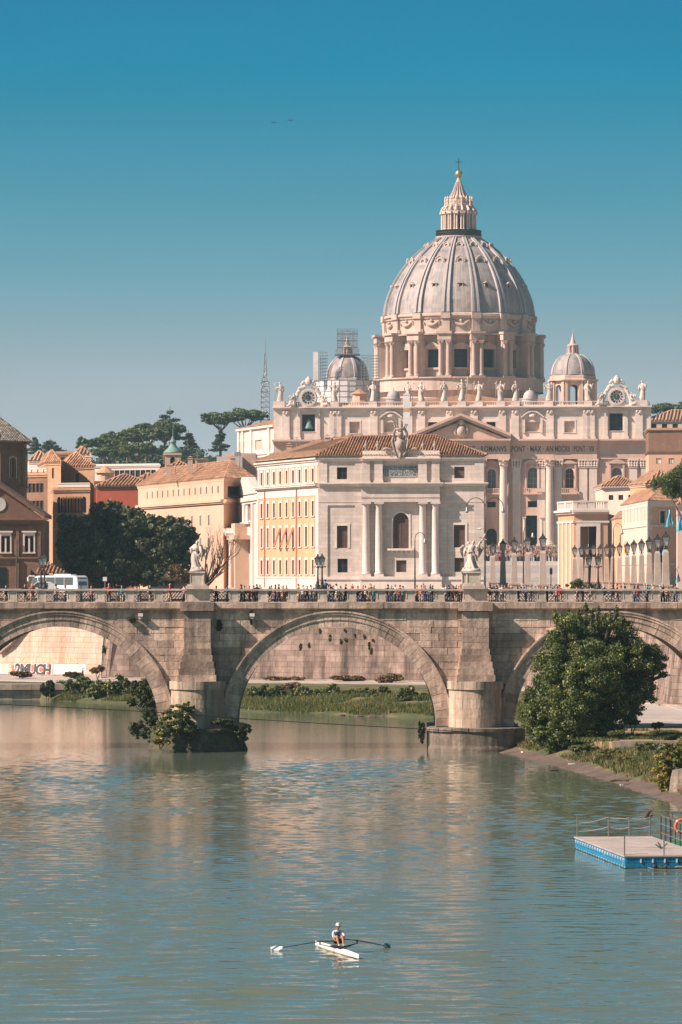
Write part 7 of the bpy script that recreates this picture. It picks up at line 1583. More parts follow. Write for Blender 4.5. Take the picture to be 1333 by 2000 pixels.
# pieces of ivy on bridge and embankment
IVY = [(429, 1215, 7, 16, YB - .15, 'ivy strip beside the left pier buttress'), (362, 1313, 5, 6, YB - .2, 'small weed low beside the left pier'), (258, 1212, 12, 6, YB - .25, 'weed tuft under the cornice left of the left pier'), (490, 1206, 4, 14, YB - .2, 'dark weed under the floodlight right of the left pier')]
for px, row, rx, rz, Y, lb in IVY: bush('bridge_weed', lb, (X(px, Y), Y, Z(row, Y)), px_lobes([(px, row, 0, rx, 6, rz)], Y), 300, .1, 'leaf_ivy', per=10, seed=px, stems=False)
CAP = (587, 604, 644, 666, 676, 712, 721, 725, 693, 625, 674, 728)
ORD = ['first', 'second', 'third', 'fourth', 'fifth', 'sixth', 'seventh', 'eighth', 'ninth', 'tenth', 'eleventh', 'twelfth', 'thirteenth', 'fourteenth']
for px, row, rx, rz in ((587, 1263, 5, 10), (604, 1260, 4, 8), (644, 1246, 4, 10), (666, 1253, 4, 7), (676, 1250, 5, 4), (712, 1243, 4, 8), (721, 1262, 5, 12), (725, 1272, 4, 8), (693, 1241, 3, 4), (625, 1232, 4, 6), (674, 1232, 4, 5), (728, 1250, 3, 5)):
    Y = yw(X(px, 528)) + LEAN * (Z(row, 528) - BASE) - .05; bush('caper_tuft', 'caper tuft on the middle arch wall, %s from left' % ORD[sorted(CAP).index(px)], (X(px, Y), Y, Z(row, Y)), px_lobes([(px, row, 0, rx * .55, 1.6, rz * .75)], Y), 220, .10, 'leaf_shrub', per=12, seed=px, stems=False, group='caper tufts on the embankment wall')
bush('wall_caper', 'dark caper tuft at the bend of the sunlit wall in the left arch', (X(203, 543), 544.6, Z(1270, 544)), px_lobes([(203, 1270, 0, 4, 5, 10)], 544.6), 260, .16, 'leaf_ivy', per=8, seed=77, stems=False)
# shrubs on the far bank
FB = [(505, 1358, 26, 15, 478, 'round green shrub on the far bank left in the middle arch', 'leaf_shrub'), (540, 1362, 16, 10, 475, 'second shrub from the left on the far bank in the middle arch', 'leaf_ivy'), (585, 1362, 22, 12, 474, 'shrub on the far bank left of the middle arch centre', 'leaf_shrub'), (640, 1362, 28, 14, 474, 'broad green shrub at the far bank centre', 'leaf_shrub'), (690, 1362, 26, 12, 472, 'grey-green shrub right of the far bank centre', 'leaf_shrub'),
      (740, 1362, 26, 14, 470, 'bushy shrub above the sandy patch on the far bank', 'leaf_shrub'), (790, 1372, 26, 18, 462, 'large rounded shrub right on the far bank', 'leaf_shrub'), (825, 1372, 18, 16, 462, 'rightmost shrub on the far bank by the arch foot', 'leaf_shrub'), (560, 1348, 26, 7, 486, 'low dry shrub along the far path', 'dry_grass'), (760, 1330, 26, 8, 518, 'dry bush against the embankment wall', 'dry_grass'), (560, 1328, 40, 7, 529, 'brown scrub at the wall foot in the middle arch', 'leaf_brown'), (680, 1326, 30, 6, 525, 'low brown scrub at the wall foot right of centre', 'leaf_brown'),
      (195, 1352, 26, 14, 500, 'pale green leafy shrub on the bank in the left arch', 'leaf_shrub'), (150, 1340, 30, 11, 506, 'olive shrub mid bank in the left arch', 'leaf_shrub'), (92, 1350, 12, 13, 505, 'slim upright shrub at the quay end in the left arch', 'leaf_ivy'), (230, 1345, 22, 16, 500, 'dark shrub near the arch foot in the left arch', 'leaf_shrub'), (145, 1320, 18, 9, 534, 'reddish brown bush before the graffiti wall', 'leaf_brown'), (40, 1318, 22, 6, 538, 'low brown scrub under the dark graffiti', 'leaf_brown'), (300, 1340, 30, 20, 495, 'tall green shrub behind the left arch ring', 'leaf_shrub'), (190, 1312, 14, 5, 534, 'dry scrub right of the walking person', 'dry_grass')]
for i, (px, row, rx, rz, Y, lb, mt) in enumerate(FB): bush('bank_shrub', lb, (X(px, Y), Y, far_h(X(px, Y), Y)), px_lobes([(px - rx * .4, row - 2, 0, rx * .7, rx * .7, rz * (1.1 if mt != 'leaf_brown' else .7)), (px + rx * .4, row - 5 * (mt != 'leaf_brown'), 1, rx * .8, rx * .7, rz * (1.4 if mt != 'leaf_brown' else .8))], Y), 3400, .16, mt, per=26, f=.3, seed=30 + i)
# grass, as one mass per bank
def grass(name, label, fn, n, h, mat_):
    v = []; xs = []; 
    while len(xs) < n:
        q = fn()
        if q: xs.append(q)
    p = np.array(xs); n = len(p); a = RNG.uniform(0, 2 * PI, n); hh = h * RNG.uniform(.5, 1.4, n); w = .05; ln = RNG.normal(0, .35, (n, 2)) * hh[:, None]
    b1 = p + np.stack([np.cos(a) * w, np.sin(a) * w, np.zeros(n)], 1); b2 = p - np.stack([np.cos(a) * w, np.sin(a) * w, np.zeros(n)], 1); tp = p + np.stack([ln[:, 0], ln[:, 1], hh], 1); m_ = (p + tp) / 2 + np.stack([-ln[:, 0] * .1, -ln[:, 1] * .1, hh * .1], 1)
    vv = np.stack([b1, m_ + (b1 - p) * .8, tp, m_ + (b2 - p) * .8], 1); vv = np.stack([b1, b2, tp], 1)
    me = bpy.data.meshes.new(name); me.vertices.add(n * 3); me.vertices.foreach_set('co', vv.astype(np.float32).ravel()); me.loops.add(n * 3); me.loops.foreach_set('vertex_index', np.arange(n * 3, dtype=np.int32)); me.polygons.add(n); me.polygons.foreach_set('loop_start', np.arange(0, n * 3, 3, dtype=np.int32)); me.polygons.foreach_set('loop_total', np.full(n, 3, dtype=np.int32)); me.materials.append(MAT[mat_]); me.update(calc_edges=True)
    o = put(me, name, None); tag(o, label, 'grass', kind='stuff')
rg = random.Random(8)
def far_pt(dmin, dmax, thr=-.2):
    def f():
        px = rg.uniform(60, 1010); x = X(px, 480); y0 = interp(x, FARW); y = y0 + rg.uniform(dmin, dmax)
        if nz(x, y, .18, 1) < thr or y > yw(x) - 14 or (x < X(95, 508)): return None
        return (x, y, far_h(x, y) - .02)
    return f
grass('far_bank_grass', 'green grass on the far river bank', far_pt(.8, 20), 48000, .46, 'grass'); grass('far_bank_dry_grass', 'dry yellow grass on the far river bank', far_pt(2, 26, .1), 9000, .34, 'dry_grass')
def near_pt(lo, hi, thr, terr=False):
    def f():
        y = rg.uniform(262, 362); x0 = interp(y, RW)
        if terr: x = rg.uniform(19, 36); y = rg.uniform(TY + .5, 362); return (x, y, 1.8) if nz(x, y, .3, 7) > .15 else None
        x = x0 + rg.uniform(lo, hi)
        if nz(x, y, .25, 5) < thr or (y > TY and x > 18.6): return None
        return (x, y, near_h(x, y) - .02)
    return f
grass('near_bank_grass', 'green grass sloping to the mud shore at right', near_pt(1.7, 13, -.25), 30000, .36, 'grass'); grass('near_bank_dry_grass', 'brownish dry weeds along the near mud shore', near_pt(1.5, 8, .12), 9000, .34, 'dry_grass'); grass('terrace_grass', 'patchy grass on the terrace beside the leafy tree', near_pt(0, 0, 0, True), 7000, .25, 'grass')
NB = [(1200, 1475, 30, 16, 329, 'bright green low shrub on the near slope', 'leaf_shrub'), (1250, 1492, 22, 14, 318, 'leafy light green shrub near the mud shore', 'leaf_shrub'), (1140, 1462, 30, 10, 337, 'low olive weeds under the leafy tree', 'leaf_shrub'), (1220, 1490, 18, 14, 320, 'rust brown weed clump on the near slope', 'leaf_brown'), (1180, 1482, 16, 8, 326, 'brown weed tuft left of the bright shrub', 'leaf_brown'), (1262, 1462, 26, 16, 330, 'dense green shrub above the slope at right', 'leaf_shrub'), (1235, 1412, 16, 7, 352, 'small round bush on the terrace', 'leaf_shrub'), (1285, 1418, 12, 8, 352, 'small green bush right on the terrace', 'leaf_shrub'), (1205, 1434, 18, 8, 342, 'weedy bush on the terrace edge', 'leaf_shrub'), (1310, 1442, 14, 9, 341, 'dark weedy bush at the terrace kerb right', 'leaf_ivy'), (1300, 1470, 20, 12, 325, 'green shrub behind the yellowing bush', 'leaf_shrub')]
for i, (px, row, rx, rz, Y, lb, mt) in enumerate(NB): bush('slope_shrub', lb, (X(px, Y), Y, near_h(X(px, Y), Y) if Y < TY else 1.8), px_lobes([(px - rx * .4, row, 0, rx * .6, rx * .6, rz * .7), (px + rx * .4, row - 1, .5, rx * .6, rx * .6, rz * .8)], Y), 3000, .10, mt, per=26, f=.3, seed=60 + i)
YY = 291.0
bush('yellowing_bush', 'yellowing autumn bush overhanging the water at the right edge', (X(1312, YY), YY, .4), px_lobes([(1302, 1480, 0, 26, 30, 22), (1330, 1466, 1, 28, 30, 28), (1292, 1515, -1, 22, 26, 24), (1325, 1515, 0, 28, 30, 28), (1302, 1545, -1, 18, 20, 16)], YY), 9000, .085, 'leaf_yellow', per=22, f=.32, seed=91)
pts, nr = clump_pts(sub_clumps(px_lobes([(1312, 1462, 1, 28, 30, 16), (1306, 1500, 0, 26, 28, 28), (1330, 1495, 1, 28, 30, 30)], YY), 20, .32, 5), 9000, .4); yb = [o for o in bpy.data.objects if o.name == 'yellowing_bush'][0]; put(leaf_mesh('green_foliage', pts, nr, .085, 'leaf_plane'), 'green_foliage', yb)
bush('street_shrub', 'leafy planter shrub behind the parapet right of the right angel', (X(1125, 540), 540, STREET), px_lobes([(1115, 1142, 0, 12, 14, 10), (1135, 1140, 1, 14, 14, 10), (1160, 1146, 0, 14, 14, 8)], 540), 1500, .16, 'leaf_shrub', per=10, seed=44)
# ================================================================== ANGELS ON THE BRIDGE
def angel(x, y, label, seed, mirror, raised):
    t = thing('angel_statue', label, 'statue', (x, y, 14.31), 'angel statues on the bridge parapet')
    p = MB(); z = 14.31; p.box(x - 1.0, x + 1.0, y - .8, y + .8, z, z + .30); p.box(x - .86, x + .86, y - .68, y + .68, z + .30, z + .42)
    p.box(x - .62, x + .62, y - .52, y + .52, z + .42, z + 1.42)
    for sx in (-1, 1): p.box(x + sx * .62 - .09 * (sx > 0), x + sx * .62 + .09 * (sx < 0), y - .56, y - .52, z + .50, z + 1.36)
    p.box(x - .62, x + .62, y - .56, y - .52, z + 1.30, z + 1.42); p.box(x - .62, x + .62, y - .56, y - .52, z + .42, z + .52)
    p.box(x - .72, x + .72, y - .62, y + .62, z + 1.42, z + 1.56); p.build('pedestal', 'balustrade_stone', t)
    s = MB(); z += 1.56
    s.lathe((x, y, z), [(.62, 0), (.66, .1), (.55, .24), (.3, .3)], 12)
    for k in range(6): s.ball((x + random.uniform(-.45, .45), y + random.uniform(-.3, .2), z + .22), random.uniform(.14, .24), 7)     # cloud at the feet
    arms = ((-.16, -.08, .62), (-.06, -.16, .62), (.2, -.06, .84), (.27, -.06, 1.0)) if raised else ((-.2, -.06, .66), (-.13, -.16, .74), (.2, -.06, .62), (.14, -.16, .5))
    figure(s, (x, y, z + .18), 2.55, seed, face=mirror, arms=arms, wings=True, sway=.09, folds=.24, n=30)
    s.build('figure', 'angel_marble', t, smooth=True)
    if raised:
        c = MB(); o = Vector((x + .72, y - .15, z + 2.75)); c.tube([o + Vector((-.1, 0, -.25)), o + Vector((.35, 0, .62))], .075, 6); c.tube([o + Vector((-.18, 0, .32)), o + Vector((.45, 0, .05))], .07, 6); c.build('cross', 'angel_marble', t)
    else:
        c = MB(); o = Vector((x + .35, y - .4, z + .9)); c.tube([o, o + Vector((.1, 0, .7)), o + Vector((.05, 0, 1.2))], [.13, .1, .06], 7); c.build('held_column', 'angel_marble', t)
    return t
angel(XP[0] - .05, YB + .05, 'marble angel with folded wings on the left pier of the bridge', 71, -.35, False)
angel(XP[1] - .15, YB + .05, 'marble angel raising a cross on the right pier of the bridge', 72, -.25, True)
angel(XP[1] - .30, YR - .35, 'marble angel half hidden behind the cross-bearing angel', 73, .6, False)
# ================================================================== LAMPS
def lantern_parts(mb, z, s=1.0, m_iron=0, m_glass=1):
    """four-sided tapering lantern standing on z"""
    a, b = .13 * s, .24 * s; h = .55 * s
    for i, (sx, sy) in enumerate(((-1, -1), (1, -1), (1, 1), (-1, 1))): mb.tube([(sx * a, sy * a, z), (sx * b, sy * b, z + h)], .02 * s, 4, m_iron)
    mb.prism([(-a * .9, -a * .9, z + .02), (a * .9, -a * .9, z + .02), (a * .9, a * .9, z + .02), (-a * .9, a * .9, z + .02)], [(-b * .93, -b * .93, z + h), (b * .93, -b * .93, z + h), (b * .93, b * .93, z + h), (-b * .93, b * .93, z + h)], m_glass)
    mb.box(-b - .05 * s, b + .05 * s, -b - .05 * s, b + .05 * s, z + h, z + h + .05 * s, m_iron)
    mb.prism([(-b, -b, z + h + .05 * s), (b, -b, z + h + .05 * s), (b, b, z + h + .05 * s), (-b, b, z + h + .05 * s)], [(-.07 * s, -.07 * s, z + h + .28 * s), (.07 * s, -.07 * s, z + h + .28 * s), (.07 * s, .07 * s, z + h + .28 * s), (-.07 * s, .07 * s, z + h + .28 * s)], m_iron)
    mb.ball((0, 0, z + h + .34 * s), .07 * s, 6, m_iron)
bl_ = MB(); bl_.box(-.26, .26, -.26, .26, 0, .12); bl_.lathe((0, 0, 0), [(.24, .12), (.2, .3), (.12, .42), (.15, .6), (.1, .75), (.075, 1.0), (.06, 1.9), (.09, 1.95), (.06, 2.05), (.08, 2.12)], 10); bl_.tube([(-.3, 0, 1.98), (.3, 0, 1.98)], .03, 5)
for sx in (-1, 1): bl_.ball((sx * .3, 0, 1.98), .06, 6); bl_.tube([(sx * .06, 0, 1.85), (sx * .2, 0, 2.0), (sx * .14, 0, 2.15)], .025, 5)
post_me = bl_.mesh('lamp_post', 'iron'); bl_ = MB(); lantern_parts(bl_, 2.12, 1.1); lant_me = bl_.mesh('lantern', ['iron', 'lamp_glass'])
for px, y, lb in ((80, YR - .35, 'far one of the lantern pair before the coach'), (87, YB + .05, 'near one of the lantern pair before the coach'), (621, YR - .35, 'far one of the lantern pair before the palace corner'), (629.5, YB + .05, 'near one of the lantern pair before the palace corner'), (1151, YR - .35, 'far one of the lantern pair right of the right angel'), (1169, YB + .05, 'near one of the lantern pair right of the right angel')):
    t = thing('bridge_lamp', 'iron parapet lantern, ' + lb, 'lamp', (X(px, YB if y < 370 else YB + 9), y, 14.305), 'lantern posts on the bridge parapet'); w = wloc(t); inst(post_me, 'lamp_post', t, w); inst(lant_me, 'lantern', t, w)
# tall crook lamps on the street
def crook(px, top_row, Y, label, double=False, flip=1):
    x, zt = X(px, Y), Z(top_row, Y); t = thing('street_lamp', label, 'lamp', (x, Y, STREET)); p = MB(); H = zt - STREET; a = H * .9
    p.lathe((x, Y, STREET), [(.2, 0), (.2, .8), (.12, 1.0), (.1, H * .5), (.06, a)], 8)
    for s in ((-1, 1) if double else (flip,)):
        r = .75 if not double else 1.3; pts = [(x, Y, STREET + a)] + [(x + s * r * (1 - math.cos(q)), Y, STREET + a + (H - a) * math.sin(q)) for q in np.linspace(.3, PI * .95, 8)]; p.tube(pts, .05, 6)
        e = pts[-1]
        if not double: p.tube([(x + s * r * .7, Y, zt - .35), (x + s * r * .95, Y, zt - .6), (x + s * r * 1.25, Y, zt - .35), (x + s * r * 1.0, Y, zt - .15), (x + s * r * .8, Y, zt - .4)], .03, 5)
    p.build('lamp_post', 'iron', t)
    for s in ((-1, 1) if double else (flip,)):
        r = .75 if not double else 1.3; e = Vector((x + s * r * 1.95, Y, STREET + a)); l = MB(); l.lathe(e, [(.05, .1), (.16, 0), (.18, -.35), (.3, -.55), (.28, -.6), (.12, -.75)], 10); l.build('lamp_head', 'steel_grey', t, smooth=True)
crook(811, 1040, 600, 'tall crook-topped street lamp before the palace columns'); crook(948, 972, 575, 'tall twin-armed street lamp beside the right angel', True); crook(1023, 1028, 640, 'crook-topped street lamp before the basilica door'); crook(1199, 1022, 700, 'crook-topped street lamp between portal and pink house')
# obelisk lamps of the avenue
OB = [(963, 768), (983, 698), (1005, 662), (1031, 640), (1061, 600), (1123, 850), (1136, 846), (1147, 842), (1160, 838), (1173, 828), (1186, 818), (1198, 806), (1211, 784), (1226, 753), (1239, 711), (1254, 690), (1269, 651), (1285, 610), (1301, 573)]
ob = MB(); ob.box(-.95, .95, -.95, .95, 0, .5); ob.box(-.75, .75, -.75, .75, .5, 1.5); ob.box(-.85, .85, -.85, .85, 1.5, 1.7); ob.prism([(-.5, -.5, 1.7), (.5, -.5, 1.7), (.5, .5, 1.7), (-.5, .5, 1.7)], [(-.36, -.36, 6.0), (.36, -.36, 6.0), (.36, .36, 6.0), (-.36, .36, 6.0)]); ob.prism([(-.36, -.36, 6.0), (.36, -.36, 6.0), (.36, .36, 6.0), (-.36, .36, 6.0)], [(-.2, -.2, 6.35), (.2, -.2, 6.35), (.2, .2, 6.35), (-.2, .2, 6.35)]); obm = ob.mesh('obelisk_shaft', 'obelisk_stone')
ob = MB(); ob.tube([(0, 0, 6.2), (0, 0, 6.9)], .12, 6); 
for sx in (-1, 1): ob.tube([(sx * .08, 0, 6.4), (sx * .32, 0, 6.55), (sx * .2, 0, 6.85)], .05, 5)
lantern_parts(ob, 6.85, 2.0); obl = ob.mesh('lantern', ['iron', 'lamp_glass'])
OLB = ['farthest obelisk lamp of the left row beside the palace', 'second farthest obelisk lamp of the left row', 'middle obelisk lamp of the left row', 'second nearest obelisk lamp of the left row', 'nearest obelisk lamp of the left row, at the basilica door']
for i, (px, Y) in enumerate(OB):
    lb = OLB[i] if i < 5 else 'stone obelisk street lamp, %s from the left in the right row' % ORD[i - 5]
    t = thing('obelisk_lamp', lb, 'lamp', (X(px, Y), Y, STREET), 'obelisk lamps lining the avenue'); w = wloc(t); sc = 1.06; inst(obm, 'obelisk_shaft', t, w, scale=sc); inst(obl, 'lantern', t, w, scale=sc)
# ================================================================== PEOPLE
for nm, c in dict(skin=(0.55, 0.31, 0.21), hair_dark=(0.03, 0.022, 0.018), hair_brown=(0.10, 0.06, 0.035), hair_grey=(0.35, 0.33, 0.31), cloth_black=(0.018, 0.018, 0.022), cloth_navy=(0.025, 0.035, 0.07), cloth_red=(0.55, 0.045, 0.035), cloth_white=(0.68, 0.66, 0.63), cloth_grey=(0.2, 0.2, 0.21), cloth_teal=(0.04, 0.30, 0.29), cloth_pink=(0.62, 0.30, 0.28), cloth_beige=(0.48, 0.38, 0.28), cloth_blue=(0.10, 0.22, 0.48), cloth_orange=(0.60, 0.22, 0.06), denim=(0.07, 0.10, 0.17)).items(): mat(nm, c, .85, (2, .08), (8, .1))
def person_mesh(v):
    b = MB(); rg = random.Random(v)
    def loft(rings, m, n=10):
        vs = []
        for (x, y, z, a, c) in rings:
            for k in range(n): t = 2 * PI * k / n; vs.append((x + a * math.cos(t), y + c * math.sin(t), z))
        fs = [(j * n + i, j * n + (i + 1) % n, (j + 1) * n + (i + 1) % n, (j + 1) * n + i) for j in range(len(rings) - 1) for i in range(n)] + [tuple(range(n - 1, -1, -1)), tuple((len(rings) - 1) * n + i for i in range(n))]
        b.add(vs, fs, m)
    st = .1 if v == 1 else .02
    for s in (-1, 1): loft([(s * .09, -s * st * 1.4, 0, .05, .11), (s * .09, -s * st * 1.4, .08, .05, .07), (s * .095, -s * st, .45, .065, .07), (s * .1, -s * st * .3, .88, .09, .1)], 2, 8)
    loft([(0, 0, .80, .165, .12), (0, 0, .95, .165, .12), (0, 0, 1.08, .145, .10), (0, 0, 1.28, .18, .115), (0, 0, 1.40, .185, .10), (0, 0, 1.46, .09, .07), (0, 0, 1.50, .055, .055)], 1)
    loft([(0, 0, 1.46, .05, .05), (0, -.01, 1.56, .055, .06)], 0, 8); b.ball((0, -.01, 1.63), .082, 10, 0, 1.3); b.tube([(0, -.085, 1.64), (0, -.105, 1.615)], [.01, .016], 5, 0)
    b.ball((0, .02, 1.665), .088, 10, 3, 1.08)
    if v == 2: loft([(0, .05, 1.42, .07, .04), (0, .06, 1.55, .09, .05), (0, .04, 1.66, .085, .06)], 3, 8)
    arms = {0: [(-.26, .02, 1.12), (-.24, -.1, .92), (.26, .02, 1.12), (.24, -.1, .92)], 1: [(-.25, .05, 1.12), (-.22, -.16, .98), (.26, -.02, 1.14), (.14, -.26, 1.2)], 2: [(-.27, -.02, 1.14), (-.1, -.24, 1.15), (.27, -.02, 1.14), (.1, -.24, 1.12)]}[v]
    for s, e, h in ((-1, arms[0], arms[1]), (1, arms[2], arms[3])):
        b.tube([(s * .17, 0, 1.40), (s * .215, 0, 1.36), e], [.055, .06, .045], 7, 1); b.tube([e, h], [.042, .03], 6, 0); b.ball(h, .042, 6, 0, 1.2)
    if v == 0: b.box(-.14, .14, .1, .24, 1.0, 1.4, 2)       # rucksack
    return b.mesh('person', ['skin', 'cloth_black', 'denim', 'hair_dark'], True)
PME = [person_mesh(v) for v in range(3)]
COLS = ['black', 'navy', 'red', 'white', 'grey', 'teal', 'pink', 'beige', 'blue', 'orange']
def person(x, y, z, rot, v, top, label, group, sc=1.0, legs='denim', hair='hair_dark'):
    o = inst(PME[v], 'person', None, (x, y, z), rot, label, 'person', group, scale=sc)
    for i, mname in enumerate(('skin', 'cloth_' + top, legs, hair)): o.material_slots[i].link = 'OBJECT'; o.material_slots[i].material = MAT[mname]
    return o
rg = random.Random(77); used = {}
spans = [(a[0] + a[1] / 2, b[0] - b[1] / 2) for a, b in zip(allp, allp[1:])]
vis = [s for s in spans if s[1] > X(2, YB) and s[0] < X(1331, YB)]
for i, (a, b) in enumerate(vis):
    mid = (a + b) / 2; px = 666.5 + mid * F / YB
    n = 5 if px > 430 and px < 900 else (3 if px > 900 else 2)
    tops = rg.sample(COLS[:5] * 2 + COLS, 10); seen = []
    for k in range(n):
        for top in tops:
            if top not in seen: break
        seen.append(top); x = a + (b - a) * (k + rg.uniform(.25, .75)) / n; y = rg.uniform(YB + 1.0, YB + 3.6)
        person(x, y, 12.945, rg.choice((0, PI, PI / 2, -PI / 2)) + rg.uniform(-.5, .5), rg.randrange(3), top, 'pedestrian in %s top on the bridge behind the %s lattice panel from the left edge' % (top, (ORD + ['fifteenth', 'sixteenth', 'seventeenth', 'eighteenth', 'nineteenth', 'twentieth', 'twenty-first', 'twenty-second', 'twenty-third', 'twenty-fourth'])[i]), 'pedestrians on the bridge', rg.uniform(.93, 1.06), rg.choice(('denim', 'cloth_black', 'cloth_beige', 'cloth_navy')), rg.choice(('hair_dark', 'hair_dark', 'hair_brown', 'hair_grey')))
LST = []
for i in range(44):                              # crowd on the embankment street right of the palace
    px = rg.uniform(955, 1095) if i < 30 else rg.choice((rg.uniform(500, 930), rg.uniform(1200, 1320), rg.uniform(95, 360))); Y = rg.uniform(552, 660); top = rg.choice(COLS)
    where = 'between the right angel and the portal building' if i < 30 else ('before the palace front' if 500 < px < 930 else 'among the right obelisk lamps' if px > 1100 else 'under the evergreen oaks')
    LST.append((where, px, Y, top))
LST.sort(); CN = {}
for where, px, Y, top in LST:
    CN[where, top] = CN.get((where, top), 0) + 1; k = CN[where, top]
    person(X(px, Y), Y, STREET + .01, rg.uniform(0, 6.28), rg.randrange(3), top, '%s-topped street pedestrian %s%s' % (top, where, '' if k == 1 and sum(q[0] == where and q[3] == top for q in LST) == 1 else ', %s from left' % ORD[k - 1]), 'pedestrians on the street beyond the bridge', rg.uniform(.93, 1.05), rg.choice(('denim', 'cloth_black', 'cloth_beige')), rg.choice(('hair_dark', 'hair_brown')))
person(X(636, YB + 1.2), YB + 1.2, 13.42, PI, 0, 'blue', 'person standing up above the parapet beside the lanterns at the palace corner', None, 1.0)
person(X(162, 522), 522, 1.88, -PI / 2, 1, 'black', 'lone person in black walking the path before the graffiti wall', None, 1.02, 'cloth_black')
# far crowd and chairs in the square
cw = MB(); rg2 = random.Random(3); cmats = ['cloth_white', 'cloth_black', 'cloth_red', 'cloth_navy', 'cloth_beige', 'cloth_grey', 'skin']
for i in range(800):
    Y = rg2.uniform(1130, 1216); x = X(rg2.uniform(930, 1100), Y); z = street_z(x, Y) - .05; m_ = rg2.choice((0, 0, 1, 1, 1, 2, 3, 3, 4, 5, 5, 5)); h = rg2.uniform(1.5, 1.8)
    cw.hexa([(x - .22, Y - .15, z), (x + .22, Y - .15, z), (x + .22, Y + .15, z), (x - .22, Y + .15, z), (x - .2, Y - .12, z + h * .84), (x + .2, Y - .12, z + h * .84), (x + .2, Y + .12, z + h * .84), (x - .2, Y + .12, z + h * .84)], m_); cw.box(x - .1, x + .1, Y - .1, Y + .1, z + h * .85, z + h, 6)
cw.build('far_crowd', cmats, label='far crowd gathered in the square before the basilica', cat='crowd', kind='stuff')
for Y, h, lb in ((1035, 1.1, 'middle'), (1110, 1.0, 'farthest'), (985, 1.0, 'nearest')): bar = MB(); bar.box(X(925, Y), X(1105, Y), Y, Y + .2, street_z(25, Y) - .2, street_z(25, Y) + h); bar.build('square_barrier', 'travertine_trim', label=lb + ' pale low barrier across the square before the basilica', cat='barrier', group='barriers in the square')
# ================================================================== COACH
bus = thing('coach', 'white tour coach with dark windows parked behind the left parapet', 'bus', (X(118, 575), 575, STREET + .005)); th = R(33)
f_ = Vector((-math.cos(th), math.sin(th), 0)); l_ = Vector((math.sin(th), math.cos(th), 0)); rear = Vector((X(151, 573), 573, STREET)); BL, BW, BH = 8.0, 2.5, 3.1
def BP(a, b, z): return rear + f_ * a + l_ * b + Vector((0, 0, z))
prof = [(0, .35), (BL - .15, .35), (BL, .9), (BL - .1, 1.6), (BL - .55, 2.9), (BL - 1.0, BH - .05), (BL - 1.6, BH), (.5, BH), (.12, BH - .2), (0, 2.6), (-.06, 1.2)]
m_ = MB(); ins = [(a, z) for a, z in prof]; m_.prism([BP(a, 0, z) for a, z in prof], [BP(a, BW, z) for a, z in prof]); m_.hexa([BP(1.5, .5, BH), BP(4.6, .5, BH), BP(4.6, 2, BH), BP(1.5, 2, BH), BP(1.7, .6, BH + .2), BP(4.4, .6, BH + .2), BP(4.4, 1.9, BH + .2), BP(1.7, 1.9, BH + .2)])
m_.build('body', 'coach_white', bus)
w_ = [0.7, 2.3, 3.9, 5.5, 6.9]
for a, b_ in zip(w_, w_[1:]): q = MB(); q.prism([BP(a + .03, -.012, 1.75), BP(b_ - .03, -.012, 1.75), BP(b_ - .03 - (.0), -.012, 2.85), BP(a + .03, -.012, 2.85)], [BP(a + .03, .02, 1.75), BP(b_ - .03, .02, 1.75), BP(b_ - .03, .02, 2.85), BP(a + .03, .02, 2.85)]); q.build('side_window', 'coach_glass', bus)
q = MB(); q.prism([BP(7.0, -.012, 1.75), BP(8.2, -.012, 1.75), BP(7.85, -.012, 2.8), BP(7.0, -.012, 2.8)], [BP(7.0, .02, 1.75), BP(8.2, .02, 1.75), BP(7.85, .02, 2.8), BP(7.0, .02, 2.8)]); q.build('driver_window', 'coach_glass', bus)
q = MB(); q.prism([BP(-.055, .25, 1.7), BP(-.055, BW - .25, 1.7), BP(.02, BW - .3, 2.75), BP(.02, .3, 2.75)], [BP(.05, .25, 1.7), BP(.05, BW - .25, 1.7), BP(.12, BW - .3, 2.75), BP(.12, .3, 2.75)]); q.build('rear_window', 'coach_glass', bus)
q = MB(); q.prism([BP(BL + .02, .15, 1.2), BP(BL + .02, BW - .15, 1.2), BP(BL - .6, BW - .2, 3.0), BP(BL - .6, .2, 3.0)], [BP(BL - .1, .15, 1.2), BP(BL - .1, BW - .15, 1.2), BP(BL - .75, BW - .2, 3.0), BP(BL - .75, .2, 3.0)]); q.build('windscreen', 'coach_glass', bus)
for a in (1.9, 6.8):
    for b_ in (-.02, BW - .28): q = MB(); pts = [(a + .5 * math.cos(t), .5 + .5 * math.sin(t)) for t in np.linspace(0, 2 * PI, 17)[:-1]]; q.prism([BP(u, b_, v) for u, v in pts], [BP(u, b_ + .3, v) for u, v in pts]); q.build('wheel', 'black', bus)
q = MB(); q.tube([BP(BL - .5, .1, 3.0), BP(BL + .35, -.1, 3.05), BP(BL + .55, -.15, 2.8)], .06, 6); q.tube([BP(BL + .55, -.15, 2.85), BP(BL + .5, -.15, 2.3)], .14, 7); q.build('mirror', 'coach_white', bus)
van = MB(); vx = X(80, 560); van.prism([(vx - 1.9, 560, 12.7), (vx + 2.1, 560, 12.7), (vx + 2.1, 560, 14.1), (vx + 1.2, 560, 14.55), (vx - .5, 560, 14.6), (vx - 1.5, 560, 13.8)], [(vx - 1.9, 561.8, 12.7), (vx + 2.1, 561.8, 12.7), (vx + 2.1, 561.8, 14.1), (vx + 1.2, 561.8, 14.55), (vx - .5, 561.8, 14.6), (vx - 1.5, 561.8, 13.8)]); vano = van.build('white_car', 'coach_white', label='white car half hidden by the parapet in front of the coach', cat='car')
